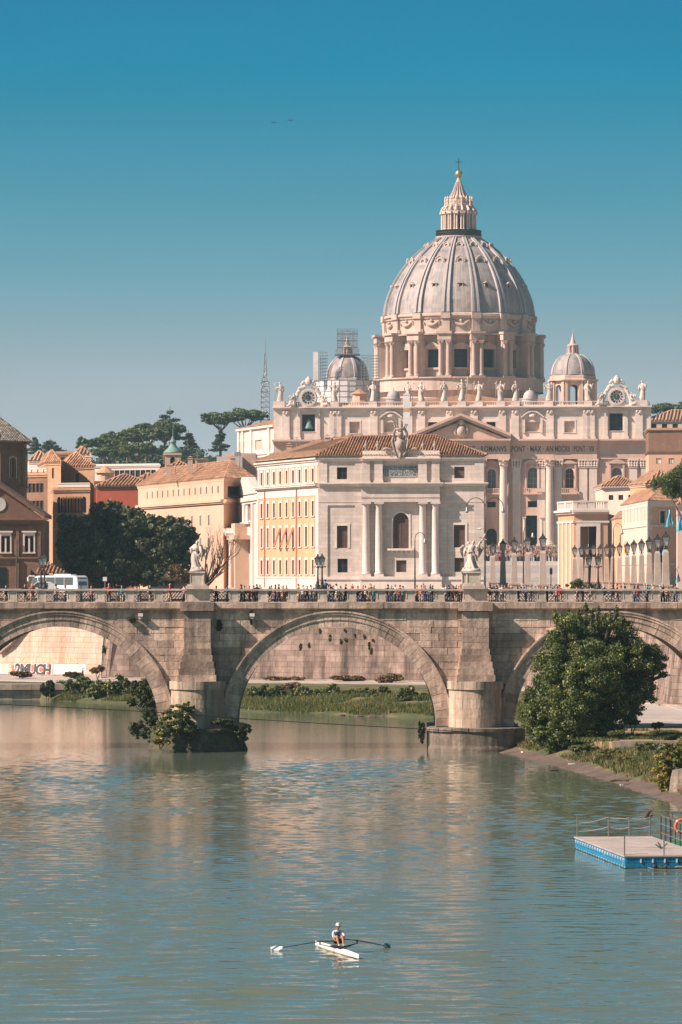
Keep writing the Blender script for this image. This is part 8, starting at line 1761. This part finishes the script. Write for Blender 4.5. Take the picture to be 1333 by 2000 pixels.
q = MB(); q.prism([(vx - 1.3, 559.985, 13.8), (vx + 1.0, 559.985, 13.8), (vx + .9, 559.985, 14.4), (vx - .5, 559.985, 14.45)], [(vx - 1.3, 560.02, 13.8), (vx + 1.0, 560.02, 13.8), (vx + .9, 560.02, 14.4), (vx - .5, 560.02, 14.45)]); q.build('side_window', 'coach_glass', vano)
for dx in (-1.2, 1.4): q = MB(); q.prism([(vx + dx + .32 * math.cos(t), 559.98, 12.64 + .32 * math.sin(t)) for t in np.linspace(0, 2 * PI, 15)[:-1]], [(vx + dx + .32 * math.cos(t), 560.2, 12.64 + .32 * math.sin(t)) for t in np.linspace(0, 2 * PI, 15)[:-1]]); q.build('wheel', 'black', vano)
# street parapet of the embankment
b = MB()
for (a, c) in zip(WALL[1:-1], WALL[2:]):
    fr = Fr(a, c); 
    if fr.L < 90: b.fbox(fr, 0, fr.L, -LEAN * 11 - .55, -LEAN * 11 - .1, WTOP + .36, WTOP + .85)
b.build('street_parapet', 'quay_stone', emb)
# small street sign and traffic light
sg = MB(); x = X(205, 560); sg.tube([(x, 560, STREET), (x, 560, Z(1128, 560))], .04, 6); sgo = sg.build('street_sign', 'steel_grey', label='small square white street sign under the dark oaks', cat='sign'); sg = MB(); sg.box(x - .28, x + .28, 559.93, 559.96, Z(1135, 560), Z(1127, 560)); sg.build('sign_plate', 'cloth_white', sgo)
sg = MB(); x = X(1077, 560); sg.tube([(x, 560, STREET), (x, 560, Z(1108, 560))], .06, 6); tlo = sg.build('traffic_light', 'iron', label='small traffic light between the left obelisks and the portal', cat='traffic light'); sg = MB(); sg.box(x - .18, x + .18, 559.8, 560.1, Z(1122, 560), Z(1110, 560)); sg.build('signal_head', 'black', tlo)
sg = MB(); o = Vector((X(1157 + .0, 560), 560, 0))
# flags on the pink house
mat('flag_blue', (0.05, 0.42, 0.56), .8); mat('flag_white', (0.75, 0.74, 0.72), .8); mat('flag_yellow', (0.75, 0.45, 0.05), .8); mat('flag_red', (0.5, 0.06, 0.06), .8)
def flag(px, r0, r1, Y, cols, label, wpx=12):
    x, z0_, z1_ = X(px, Y), Z(r1, Y), Z(r0, Y); t = thing('flag', label, 'flag', (x, Y, z0_)); p = MB(); top = Vector((x, Y, z1_)); p.tube([top + Vector((-1.1, 1.2, -1.2)), top + Vector((.25, -.2, .5))], .035, 5); p.build('flag_pole', 'iron', t); c = MB(); n, m2 = 8, 9; wd = wpx * Y / F
    for j in range(m2 + 1):
        for i in range(n + 1): u, v = i / n, j / m2; c.v.append((x + (u - .3) * wd * (.55 + .45 * v) + .12 * math.sin(5 * v + 3 * u), Y - .1 + .25 * math.sin(9 * u + 2 * v), z1_ - (z1_ - z0_) * v * (1 - .18 * u)))
    for j in range(m2):
        for i in range(n): a = j * (n + 1) + i; c.f.append((a, a + 1, a + n + 2, a + n + 1)); c.m.append(min(len(cols) - 1, int(i / n * len(cols))))
    c.build('cloth', cols, t, smooth=True)
flag(1306, 996, 1030, 735, ['flag_blue', 'flag_white', 'flag_blue'], 'light blue and white striped flag on the pink house'); flag(1327, 1004, 1040, 690, ['flag_blue', 'flag_blue', 'flag_white'], 'blue flag at the right edge of the pink house'); flag(1221, 1062, 1082, 790, ['flag_yellow'], 'yellow hanging flag among the right obelisk lamps', 6); flag(1324, 1112, 1140, 690, ['flag_blue', 'flag_white', 'flag_red'], 'dark red and blue furled flag low at the right edge', 7); flag(1297, 1062, 1085, 720, ['flag_blue', 'flag_yellow'], 'small green-blue and yellow flag by the nearest right obelisk lamp', 7)
# ================================================================== GRAFFITI on the sunlit wall
mat('paint_dark', (0.07, 0.07, 0.08), .7); mat('paint_white', (0.78, 0.74, 0.70), .7); mat('paint_red', (0.62, 0.16, 0.10), .7); mat('paint_orange', (0.74, 0.46, 0.24), .8); mat('paint_teal', (0.42, 0.52, 0.46), .8); mat('paint_green', (0.42, 0.58, 0.36), .8)
fg = FG
def wall_uv(px, row):
    u = on_sunlit(px); Yl = fg(u, 0, 0).y; z = Z(row, Yl); return u, z
def on_wall(u, z, v): return fg(u, v - LEAN * (z - BASE), z)
tilt = math.atan(LEAN)
def spray(txt, px0, px1, row, hrow, mat_, bold, v, name='graffiti'):
    me = text_mesh(txt, 1.0, mat_, .004, bold, .92, 'LEFT'); xs_ = [q.co.x for q in me.vertices]; ys_ = [q.co.y for q in me.vertices]; u0, z0_ = wall_uv(px0, row); u1, z1_ = wall_uv(px1, hrow)
    sx = (u1 - u0) / (max(xs_) - min(xs_)); sy = (z1_ - z0_) / (max(ys_) - min(ys_)); p = on_wall(u0 - min(xs_) * sx, z0_ - min(ys_) * sy, v); return inst(me, name, emb, p, rot=(PI / 2 - tilt, 0, fg.ang), scale=(sx, sy, 1))
def patch(px0, px1, r0, r1, mat_, v, name='graffiti', wob=.25):
    b = MB(); n = 18; top, bot = [], []
    for i in range(n + 1):
        px = px0 + (px1 - px0) * i / n; u, z0_ = wall_uv(px, r0); _, z1_ = wall_uv(px, r1); z1_ += wob * nz(i * .9, r1, 1.0, 4); z0_ += wob * .5 * nz(i * .7, r0, 1.0, 9); bot.append(on_wall(u, z0_, v)); top.append(on_wall(u, z1_, v))
    for i in range(n): b.quad(bot[i], bot[i + 1], top[i + 1], top[i], 0)
    b.build(name, mat_, emb)
patch(22, 102, 1322, 1299, 'paint_red', .036, wob=.5); spray('2MUCH', 26, 101, 1319, 1296, 'paint_white', .085, .045); spray('2MUCH', 28, 99, 1318, 1297, 'paint_dark', .045, .06)
patch(103, 167, 1317, 1297, 'paint_teal', .036, wob=.1); patch(105, 165, 1317, 1298.5, 'paint_white', .042, wob=.1); spray('TECC', 107, 162, 1316, 1300, 'paint_teal', .02, .05)
patch(-6, 16, 1317, 1297, 'paint_green', .036, wob=.4); spray('LI', -4, 14, 1316, 1298, 'paint_white', .05, .045)
spray('WON IIS', 30, 150, 1294, 1281, 'paint_orange', -.012, .036)
# ================================================================== CABLE across the river
b = MB(); pts = [P(px, row, 355.5) for px, row in ((-60, 1372), (0, 1376), (150, 1383), (300, 1391), (460, 1403), (640, 1414), (820, 1424), (1000, 1436), (1150, 1443), (1250, 1447), (1400, 1452))]
b.tube(pts, .035, 5); b.build('river_cable', 'black', label='thin dark cable slung across the river before the bridge', cat='cable')
# ================================================================== PONTOON
mat('pontoon_blue', (0.008, 0.22, 0.42), .45, (1.0, .12), (5, .12), (2.5, .5, (0.03, 0.14, 0.2)), patch=(1.2, (0.05, 0.2, 0.3), .5)); mat('pontoon_deck', (0.40, 0.345, 0.305), .9, (.8, .14), (9, .15), patch=(.7, (.29, .25, .215), .6), rnd=.06); mat('rope', (0.55, 0.47, 0.38), .95); mat('rail_metal', (0.28, 0.24, 0.21), .5, metal=.5); mat('fitting_white', (0.72, 0.70, 0.67), .6); mat('green_deck', (0.05, 0.20, 0.10), .8, (1, .2), (6, .2)); mat('ring_orange', (0.62, 0.13, 0.05), .6)
po = thing('floating_pontoon', 'blue modular floating pontoon with beige deck moored at the right', 'pontoon', (X(1222, 217.7), 217.7, 0))
FL = Vector((X(1222, 217.7), 217.7, 0)); BLc = Vector((X(1124, 233.5), 233.5, 0)); dl = (BLc - FL).normalized(); PLn = (BLc - FL).length; dw_ = Vector((dl.y, -dl.x, 0)); PW = 4.4
def PP(a, b_, z): return FL + dl * a + dw_ * b_ + Vector((0, 0, z))
def pbox(mb, a0, a1, b0, b1, z0_, z1_, m=0): mb.hexa([PP(a0, b0, z0_), PP(a0, b1, z0_), PP(a1, b1, z0_), PP(a1, b0, z0_), PP(a0, b0, z1_), PP(a0, b1, z1_), PP(a1, b1, z1_), PP(a1, b0, z1_)], m)
n_ = 20
for k in range(n_):                                # side floats, two tiers
    for z0_, z1_ in ((-.25, .29), (.31, .60)):
        b = MB(); a0, a1 = PLn * k / n_ + .012, PLn * (k + 1) / n_ - .012; pbox(b, a0, a1, 0, .5, z0_, z1_)
        if z0_ > 0: pbox(b, (a0 + a1) / 2 - .07, (a0 + a1) / 2 + .07, -.05, 0, .44, .52, 1); pbox(b, (a0 + a1) / 2 - .025, (a0 + a1) / 2 + .025, -.05, 0, .36, .44, 1)
        else: pbox(b, a0, a0 + .12, -.02, 0, -.05, .1, 1)
        b.build('float_block', ['pontoon_blue', 'fitting_white'], po)
for k in range(6):
    for z0_, z1_ in ((-.25, .29), (.31, .60)):
        b = MB(); b0_, b1_ = .51 + (PW - .51) * k / 6, .51 + (PW - .51) * (k + 1) / 6 - .02; pbox(b, 0, .5, b0_, b1_, z0_, z1_)
        if z0_ > 0: pbox(b, -.05, 0, b0_ + .3, b0_ + .37, .3, .5, 1)
        b.build('float_block', ['pontoon_blue', 'fitting_white'], po)
mat('algae', (0.035, 0.045, 0.02), .9, (2, .3), (8, .3)); b = MB(); pbox(b, -.03, PLn, -.03, PW, -.3, .045); b.build('algae_line', 'algae', po)
b = MB(); pbox(b, .5, PLn, .5, PW, -.25, .55); b.build('float_body', 'pontoon_blue', po)
for k in range(10):
    b = MB(); pbox(b, PLn * k / 10 + .006 - (.06 if k == 0 else 0), PLn * (k + 1) / 10 - .006, -.06, PW, .604, .68); b.build('deck_panel', 'pontoon_deck', po)
for a, b_, h in ((PLn - .15, .1, 1.25), (PLn - .2, 1.9, 1.15), (PLn - .2, 3.1, 1.1), (PLn - .1, PW - .1, 1.15), (.1, -.02, 1.05), (.05, 2.1, 1.1), (.05, 3.6, 1.15)):
    m_ = MB(); m_.tube([PP(a, b_, .62), PP(a, b_, .68 + h)], .035, 6); m_.build('rail_post', 'rail_metal', po)
r_ = MB()
def rope(pts, sag=.08, rr=.014):
    q = []
    for p, s in zip(pts, pts[1:]):
        for i in range(6): t = i / 6; v = p + (s - p) * t; q.append(v - Vector((0, 0, 4 * sag * t * (1 - t))))
    q.append(pts[-1]); r_.tube(q, rr, 4)
rope([PP(PLn - .15, .1, 1.45), PP(PLn - .2, 1.9, 1.8), PP(PLn - .2, 3.1, 1.75), PP(PLn - .1, PW - .1, 1.75)]); rope([PP(PLn - .15, .1, 1.0), PP(PLn - .2, 1.9, 1.25), PP(PLn - .2, 3.1, 1.2), PP(PLn - .1, PW - .1, 1.25)]); rope([PP(6.0, -.1, .3), PP(5.9, .5, .69), PP(6.2, 2.4, .69), PP(6.6, 3.3, .69)], 0); rope([PP(.3, -.1, .1), PP(.8, .1, .69), PP(1.5, 1.5, .69), PP(1.2, 2.6, .69)], 0); rope([PP(-.1, 1.2, .05), PP(-.15, 2.8, .1), PP(-.1, 5.0, .45)], .12, .02)
r_.build('ropes', 'rope', po)
b = MB(); o = PP(5.5, 3.0, .68)
for k in range(5): a = rg.uniform(0, 6.28); b.tube([o, o + Vector((.4 * math.cos(a), .5 * math.sin(a), .25 if k else .4))], .035, 5)
b.build('coiled_line', 'rail_metal', po)
b = MB(); o = PP(-.15, 1.9, .06); 
for k in range(9): b.ball(o + Vector((rg.uniform(-.35, .35), rg.uniform(-.1, .1), rg.uniform(-.04, .06))), rg.uniform(.06, .12), 6)
b.tube([PP(-.2, 1.5, .05), PP(-.4, 4.2, .0)], .05, 5); b.build('drift_debris', 'wood_bark', label='clump of drift debris caught at the pontoon front', cat='debris')
# gangway with railings beside the pontoon
gw = thing('gangway', 'green-decked gangway with dark railings right of the pontoon', 'gangway', PP(12, PW + 1, 0)); b = MB(); pbox(b, 4.0, PLn - .2, PW + .25, PW + 4.5, -.2, .5); b.build('green_platform', 'green_deck', gw)
GA = [PP(PLn - 1.2 - k * 1.15, PW + .35 + .05 * k, .5) for k in range(10)]
for k, p in enumerate(GA): b = MB(); b.tube([p, p + Vector((0, 0, 1.45 - .03 * k))], .05 if k == 2 else .032, 6); b.build('rail_post', 'iron', gw)
b = MB()
for h in (.45, .95, 1.42): b.tube([p + Vector((0, 0, h - .03 * k)) for k, p in enumerate(GA)], .03, 5)
b.build('handrail', 'rail_metal', gw)
b = MB(); b.tube([PP(PLn + .5, PW + 1.2, 2.0), PP(PLn + .5, PW + 6, 1.95)], .05, 6); b.tube([PP(PLn - 2, PW + 2.2, .9), PP(PLn - 2, PW + 6, .9)], .04, 6)
for b0_ in (1.3, 3.2, 5.2): b.tube([PP(PLn + .5, PW + b0_, .0), PP(PLn + .5, PW + b0_, 2.0)], .05, 6)
b.build('far_handrail', 'rail_metal', gw)
lr = MB(); o = P(1333, 1614, 229.0); nr_ = 24; pts_ = [o + Vector((.36 * math.cos(t), 0, .36 * math.sin(t))) for t in np.linspace(0, 2 * PI, nr_ + 1)]; lr.tube(pts_, .085, 8, cap=False); lro = lr.build('life_ring', 'ring_orange', label='orange life ring hung on the gangway rail', cat='life ring', smooth=True)
for k in range(4): lb_ = MB(); a = PI / 4 + k * PI / 2; q = [o + Vector((.36 * math.cos(a + d), 0, .36 * math.sin(a + d))) for d in (-.09, 0, .09)]; lb_.tube(q, .09, 8); lb_.build('white_band', 'fitting_white', lro)
# driftwood in the water, rock at the edge, litter
b = MB(); o = P(1266, 1598, 15.7 * F / 478); b.tube([o + Vector((-.2, 0, -.1)), o + Vector((.05, 0, .35)), o + Vector((.25, 0, .5))], [.14, .12, .05], 6); b.tube([o, o + Vector((.35, 0, .2))], [.07, .03], 5); b.build('drift_stump', 'wood_bark', label='small drift stump sticking out of the water behind the pontoon', cat='driftwood')
b = MB(); o = Vector((X(1336, 288), 288, .1)); b.lathe(o, [(1.0, -.6), (1.05, .3), (.95, 1.2), (.8, 1.75), (.1, 1.9)], 9); b.build('mooring_block', 'plinth_stone', label='weathered stone block under the yellowing bush at right edge', cat='stone')
for k, (px, row) in enumerate(((1117, 1490), (1055, 1485), (1080, 1489), (1215, 1525), (1022, 1466))):
    Y = (15.7 - .35) * F / (row - 1120); x = X(px, Y); z_ = near_h(x, Y); b = MB(); c_, s_ = math.cos(k), math.sin(k); L = .3 if k == 0 else .16; q = [(x + a * c_ - d * s_, Y + a * s_ + d * c_) for a, d in ((-L, -.09), (L, -.08), (L * .9, .1), (-L * .8, .07))]; b.prism([(u, v, z_ - .02) for u, v in q], [(u * .98 + x * .02, v * .98 + Y * .02, z_ + .09) for u, v in q]); b.build('litter', 'fitting_white', label=['white plastic crate piece lying on the mud shore', 'small white scrap on the mud left of the crate piece', 'tiny white scrap on the shore near the tree', 'pale scrap by the driftwood on the mud', 'white scrap at the pier end of the mud'][k], cat='litter')
b = MB(); o = P(1215, 1527, 303); 
for k in range(6): a = rg.uniform(-.5, .5); b.tube([o + Vector((rg.uniform(-1, 1), rg.uniform(-.5, .5), .05)), o + Vector((rg.uniform(-1, 1.4), rg.uniform(-.8, .8), .16))], [.05, .02], 5)
b.build('driftwood', 'wood_bark', label='pile of thin driftwood sticks on the mud shore', cat='driftwood')
b = MB(); o = P(1085, 1506, 15.7 * F / 386); b.tube([o + Vector((-.4, 0, .03)), o + Vector((.3, .1, .08))], [.1, .06], 6); b.build('drift_log', 'wood_bark', label='short dark log at the water edge below the tree', cat='driftwood')
mat('sand_patch', (0.28, 0.17, 0.10), .95, (.4, .2), (3, .2))
b = MB(); cx = X(720, 462)
pl = [(cx + 2.2 * math.cos(t) * (1 + .2 * math.sin(3 * t)), 459 + 3.5 * math.sin(t)) for t in np.linspace(0, 2 * PI, 25)[:-1]]; b.v = [(x, y, max(far_h(x, y), .1) + .12) for x, y in pl] + [(cx, 461, far_h(cx, 459) + .3)]; b.f = [(i, (i + 1) % 24, 24) for i in range(24)]; b.m = [0] * 24; b.build('sand_patch', 'sand_patch', kind='structure')
for i, (px, row) in enumerate(((610, 1388), (640, 1392), (700, 1398), (725, 1399), (750, 1397), (545, 1386), (590, 1390), (668, 1396))):
    Y = 15.6 * F / (row - 1120); b = MB(); c = Vector((X(px, Y), Y, .02)); b.lathe(c, [(.4, -.3), (.42, .02), (.3, .1), (.05, .14)], 7, sx=random.uniform(.8, 2.2)); b.build('shore_rock', 'mud', label='flat shore rock, %s from the left at the far waterline' % ORD[[5, 6, 0, 1, 7, 2, 3, 4].index(i)], cat='rock', group='rocks at the far waterline')
# birds
for px, row, lb in ((535, 239, 'tiny dark bird in the sky, left of two'), (567, 235, 'tiny dark bird in the sky, right of two')):
    o = P(px, row, 900); b = MB(); b.ball(o, .16, 6, sz=.7)
    for s in (-1, 1): b.prism([o, o + Vector((s * .35, 0, .18)), o + Vector((s * .75, 0, .02)), o + Vector((s * .35, .2, .1))], [o + Vector((0, 0, .05)), o + Vector((s * .35, 0, .22)), o + Vector((s * .75, 0, .04)), o + Vector((s * .35, .2, .14))])
    b.build('bird', 'black', label=lb, cat='bird')
o = P(939, 1033, YB - .2); b = MB(); b.ball(o, .12, 8, sz=.8); b.tube([o, o + Vector((-.4, 0, .03))], [.1, .03], 6); b.ball(o + Vector((.14, 0, .08)), .06, 6)
b.build('gull', 'cloth_white', label='white gull flying beside the raised cross of the right angel', cat='bird')
# ================================================================== ROWER
mat('boat_white', (0.76, 0.70, 0.66), .35, (1, .04), (4, .05)); mat('boat_hull', (0.62, 0.45, 0.22), .4); mat('oar_black', (0.02, 0.02, 0.022), .4); mat('blade_white', (0.72, 0.71, 0.69), .5); mat('blade_teal', (0.02, 0.10, 0.16), .5); mat('shirt', (0.62, 0.63, 0.66), .85, (3, .1), (12, .1)); mat('vest', (0.14, 0.15, 0.20), .85); mat('shorts', (0.02, 0.02, 0.024), .85); mat('tan_skin', (0.43, 0.20, 0.115), .6); mat('cap', (0.76, 0.72, 0.70), .8)
RC = P(655, 1860, 169.5); RC.z = 0; near = Vector((X(697, 167.0), 167.0, 0)); far_ = Vector((X(612, 173.2), 173.2, 0)); bf = (near - far_).normalized(); bl2 = Vector((-bf.y, bf.x, 0)); BLn = (near - far_).length
RC = far_ + (near - far_) * .55
def RP(f, l, z): return RC + bf * f + bl2 * l + Vector((0, 0, z))
sk = thing('rowing_boat', 'slim white single scull with outriggers under the rower', 'boat', RP(0, 0, 0)); h = MB(); ns = 25; rings = []
for i in range(ns):
    t = -1 + 2 * i / (ns - 1); w = .215 * max(0.02, 1 - abs(t) ** 2.1); f = t * BLn / 2 - (0.0); zt = .17 - .04 * abs(t) ** 3; zk = -.12 * (1 - t * t) + .06 * t ** 4
    rings.append([RP(f, -w, zt), RP(f, -w * .95, zt - .12), RP(f, -w * .6, zk + .04), RP(f, 0, zk), RP(f, w * .6, zk + .04), RP(f, w * .95, zt - .12), RP(f, w, zt), RP(f, 0, zt + .05)])
for a, b_ in zip(rings, rings[1:]):
    for k in range(8): h.add([a[k], a[(k + 1) % 8], b_[(k + 1) % 8], b_[k]], [(0, 1, 2, 3)], 1 if k in (1, 2, 3, 4) else 0)
h.add(rings[0], [tuple(range(8))]); h.add(rings[-1], [tuple(range(7, -1, -1))]); h.build('hull', ['boat_white', 'boat_hull'], sk)
c = MB(); c.hexa([RP(-.5, -.14, .20), RP(.95, -.14, .20), RP(.95, .14, .20), RP(-.5, .14, .20), RP(-.5, -.14, .235), RP(.95, -.14, .235), RP(.95, .14, .235), RP(-.5, .14, .235)]); c.build('cockpit', 'black', sk)
LOCK = {s: RP(.28, s * .80, .42) for s in (-1, 1)}
for s in (-1, 1):
    c = MB()
    for f in (.05, .3, .55): c.tube([RP(f, s * .18, .20), LOCK[s] - Vector((0, 0, .06))], .014, 5)
    c.tube([LOCK[s] - Vector((0, 0, .08)), LOCK[s] + Vector((0, 0, .1))], .03, 6); c.build('outrigger', 'oar_black', sk)
# oars: things of their own, handle in the hand, blade in the water
HAND = {-1: RP(.52, -.20, .50), 1: RP(.50, .16, .56)}; TIP = {-1: None, 1: None}
for s, px, row in ((-1, 541, 1853), (1, 755, 1848)):
    Yb = 15.6 * F / (row - 1120); tip = Vector((X(px, Yb), Yb, .10)); hd = HAND[s]; lk = LOCK[s] + Vector((0, 0, .06)); d = (tip - lk).normalized()
    t = thing('oar', 'black sculling oar with white and teal blade at the %s' % ('left' if s < 0 else 'right'), 'oar', tip, 'sculling oars of the rower'); c = MB(); ina = (hd - lk).normalized(); c.tube([lk + ina * ((hd - lk).length + .06), lk, tip - d * .25], [.02, .024, .02], 7); c.build('shaft', 'oar_black', t)
    up = Vector((0, 0, 1)); n_ = d.cross(up).normalized(); bp = [(-.30, -.03), (.0, -.13), (.28, -.12), (.30, .10), (.0, .12), (-.30, .03)]
    c = MB(); c.prism([tip + d * a + up * b_ + n_ * .012 for a, b_ in bp], [tip + d * a + up * b_ - n_ * .012 for a, b_ in bp]); c.build('blade', 'blade_white', t)
    sp_ = [(-.18, .095), (.0, .115), (.29, -.02), (.29, -.09), (.1, .0)]; c = MB(); c.prism([tip + d * a + up * b_ + n_ * .016 for a, b_ in sp_], [tip + d * a + up * b_ - n_ * .016 for a, b_ in sp_]); c.build('blade_stripe', 'blade_teal', t)
# the rower: one skinned body
def skinned(joints, edges, root, sub=2):
    me = bpy.data.meshes.new('body'); me.from_pydata([j[0] for j in joints], edges, []); o = bpy.data.objects.new('tmp', me); COL.objects.link(o)
    m = o.modifiers.new('s', 'SKIN'); m.use_smooth_shade = True; m.branch_smoothing = .6; sv = me.skin_vertices[0].data
    for i, j in enumerate(joints): sv[i].radius = (j[1], j[2] if len(j) > 2 else j[1]); sv[i].use_root = i == root
    ss = o.modifiers.new('u', 'SUBSURF'); ss.levels = ss.render_levels = sub; dg = bpy.context.evaluated_depsgraph_get(); out = bpy.data.meshes.new_from_object(o.evaluated_get(dg)); bpy.data.objects.remove(o); return out
J = [(RP(0, 0, .40), .14), (RP(.03, 0, .55), .125), (RP(.09, 0, .70), .145), (RP(.14, 0, .84), .12), (RP(.17, 0, .93), .055), (RP(.205, 0, 1.00), .062), (RP(.215, 0, 1.06), .085), (RP(.21, 0, 1.13), .088), (RP(.20, 0, 1.185), .06)]
E = [(0, 1), (1, 2), (2, 3), (3, 4), (4, 5), (5, 6), (6, 7), (7, 8)]
for s in (-1, 1):
    k = len(J); hd = HAND[s]; wr = hd - bf * .075 + Vector((0, 0, .015))
    J += [(RP(.13, s * .17, .86), .068), (RP(.27, s * (.235 if s < 0 else .25), .70), .047), ((RP(.27, s * .24, .70) + wr) / 2 + Vector((0, 0, -.01)), .04), (wr, .027), (hd - bf * .02 + Vector((0, 0, .015)), .033)]
    E += [(3, k), (k, k + 1), (k + 1, k + 2), (k + 2, k + 3), (k + 3, k + 4)]
    q = len(J); J += [(RP(.06, s * .10, .40), .10), (RP(.30, s * .115, .57), .082), (RP(.46, s * .12, .70), .062), (RP(.55, s * .115, .54), .06), (RP(.66, s * .10, .36), .038), (RP(.72, s * .10, .33), .04), (RP(.84, s * .10, .38), .03)]
    E += [(0, q), (q, q + 1), (q + 1, q + 2), (q + 2, q + 3), (q + 3, q + 4), (q + 4, q + 5), (q + 5, q + 6)]
bme = skinned([(tuple(j[0]), *j[1:]) for j in J], E, 0)
for mname in ('tan_skin', 'shirt', 'shorts', 'vest'): bme.materials.append(MAT[mname])
for p in bme.polygons:
    c = p.center - RC; f, l, z = c.dot(bf), c.dot(bl2), c.z
    if f < .34 and .40 < z < .935 and abs(l) < .30: p.material_index = 3 if f > .13 and abs(l) < .11 and z < .86 else 1
    if (z < .50 and f < .30) or (z < .62 and f < .36 and abs(l) < .2 and z < .40 + f * .8): p.material_index = 2
    if z < .36 and f > .62: p.material_index = 1
# fingers closed round the oar handles and the facial features are joined to the same body mesh
fx = MB()
for s in (-1, 1):
    hd = HAND[s]; ina = (hd - (LOCK[s] + Vector((0, 0, .06)))).normalized()
    for k, ln in enumerate((.92, 1.0, .95, .8)): o = hd - ina * (k * .02 - .03); fx.tube([o - bf * .03 + Vector((0, 0, .03)), o + bf * .012 * ln + Vector((0, 0, .04 * ln)), o + bf * .038 * ln + Vector((0, 0, .012)), o + bf * .03 * ln + Vector((0, 0, -.02))], [.0095, .0095, .009, .007], 6)
    o = hd + ina * .045; fx.tube([o - bf * .035, o - bf * .01 - Vector((0, 0, .02)), o + bf * .02 - Vector((0, 0, .022))], [.011, .01, .008], 6)
fx.tube([RP(.295, 0, 1.085), RP(.322, 0, 1.05), RP(.30, 0, 1.04)], [.012, .02, .012], 6); fx.tube([RP(.285, -.03, 1.012), RP(.298, 0, 1.008), RP(.285, .03, 1.012)], .008, 5)
for s in (-1, 1): fx.ball(RP(.21, s * .088, 1.075), .022, 6)
bm2 = bmesh.new(); bm2.from_mesh(bme); fm = fx.mesh('fx', 'tan_skin', True); bm2.from_mesh(fm); bm2.to_mesh(bme); bm2.free()
org = RP(0, 0, .3); bme.transform(Matrix.Translation(-org)); rw = bpy.data.objects.new('person', bme); COL.objects.link(rw); rw.location = org; tag(rw, 'rower in white shirt and cap, knees bent, pulling two oars', 'person')
cp = MB(); cp.lathe(RP(.205, 0, 1.115), [(.094, -.01), (.097, .03), (.085, .075), (.05, .105), (.005, .115)], 14); cp.prism([RP(.27, -.07, 1.11), RP(.345, -.045, 1.10), RP(.345, .045, 1.10), RP(.27, .07, 1.11)], [RP(.27, -.07, 1.125), RP(.345, -.045, 1.112), RP(.345, .045, 1.112), RP(.27, .07, 1.125)]); cp.build('cap', 'cap', rw, smooth=True)
gl = MB(); 
for s in (-1, 1): gl.ball(RP(.292, s * .036, 1.082), .026, 8, sz=.75); gl.tube([RP(.285, s * .06, 1.083), RP(.21, s * .092, 1.085)], .006, 4)
gl.tube([RP(.304, -.012, 1.085), RP(.304, .012, 1.085)], .007, 4); gl.build('sunglasses', 'black', rw)
# ================================================================== HAZE
mv = bpy.data.materials.new('haze_air'); mv.use_nodes = True; tv = mv.node_tree; tv.nodes.remove(tv.nodes['Principled BSDF']); pv = tv.nodes.new('ShaderNodeVolumePrincipled')
pv.inputs['Color'].default_value = (0.55, 0.83, 0.92, 1); pv.inputs['Density'].default_value = HAZE; pv.inputs['Anisotropy'].default_value = 0.25
tv.links.new(pv.outputs[0], tv.nodes['Material Output'].inputs['Volume']); MAT['haze_air'] = mv
b = MB(); b.box(-1000, 1000, -80, 3050, -4, 172); hz_ = b.build('haze', 'haze_air', kind='stuff'); tag(hz_, 'thin pale haze in the air over the city', 'haze'); hz_.display_type = 'WIRE'
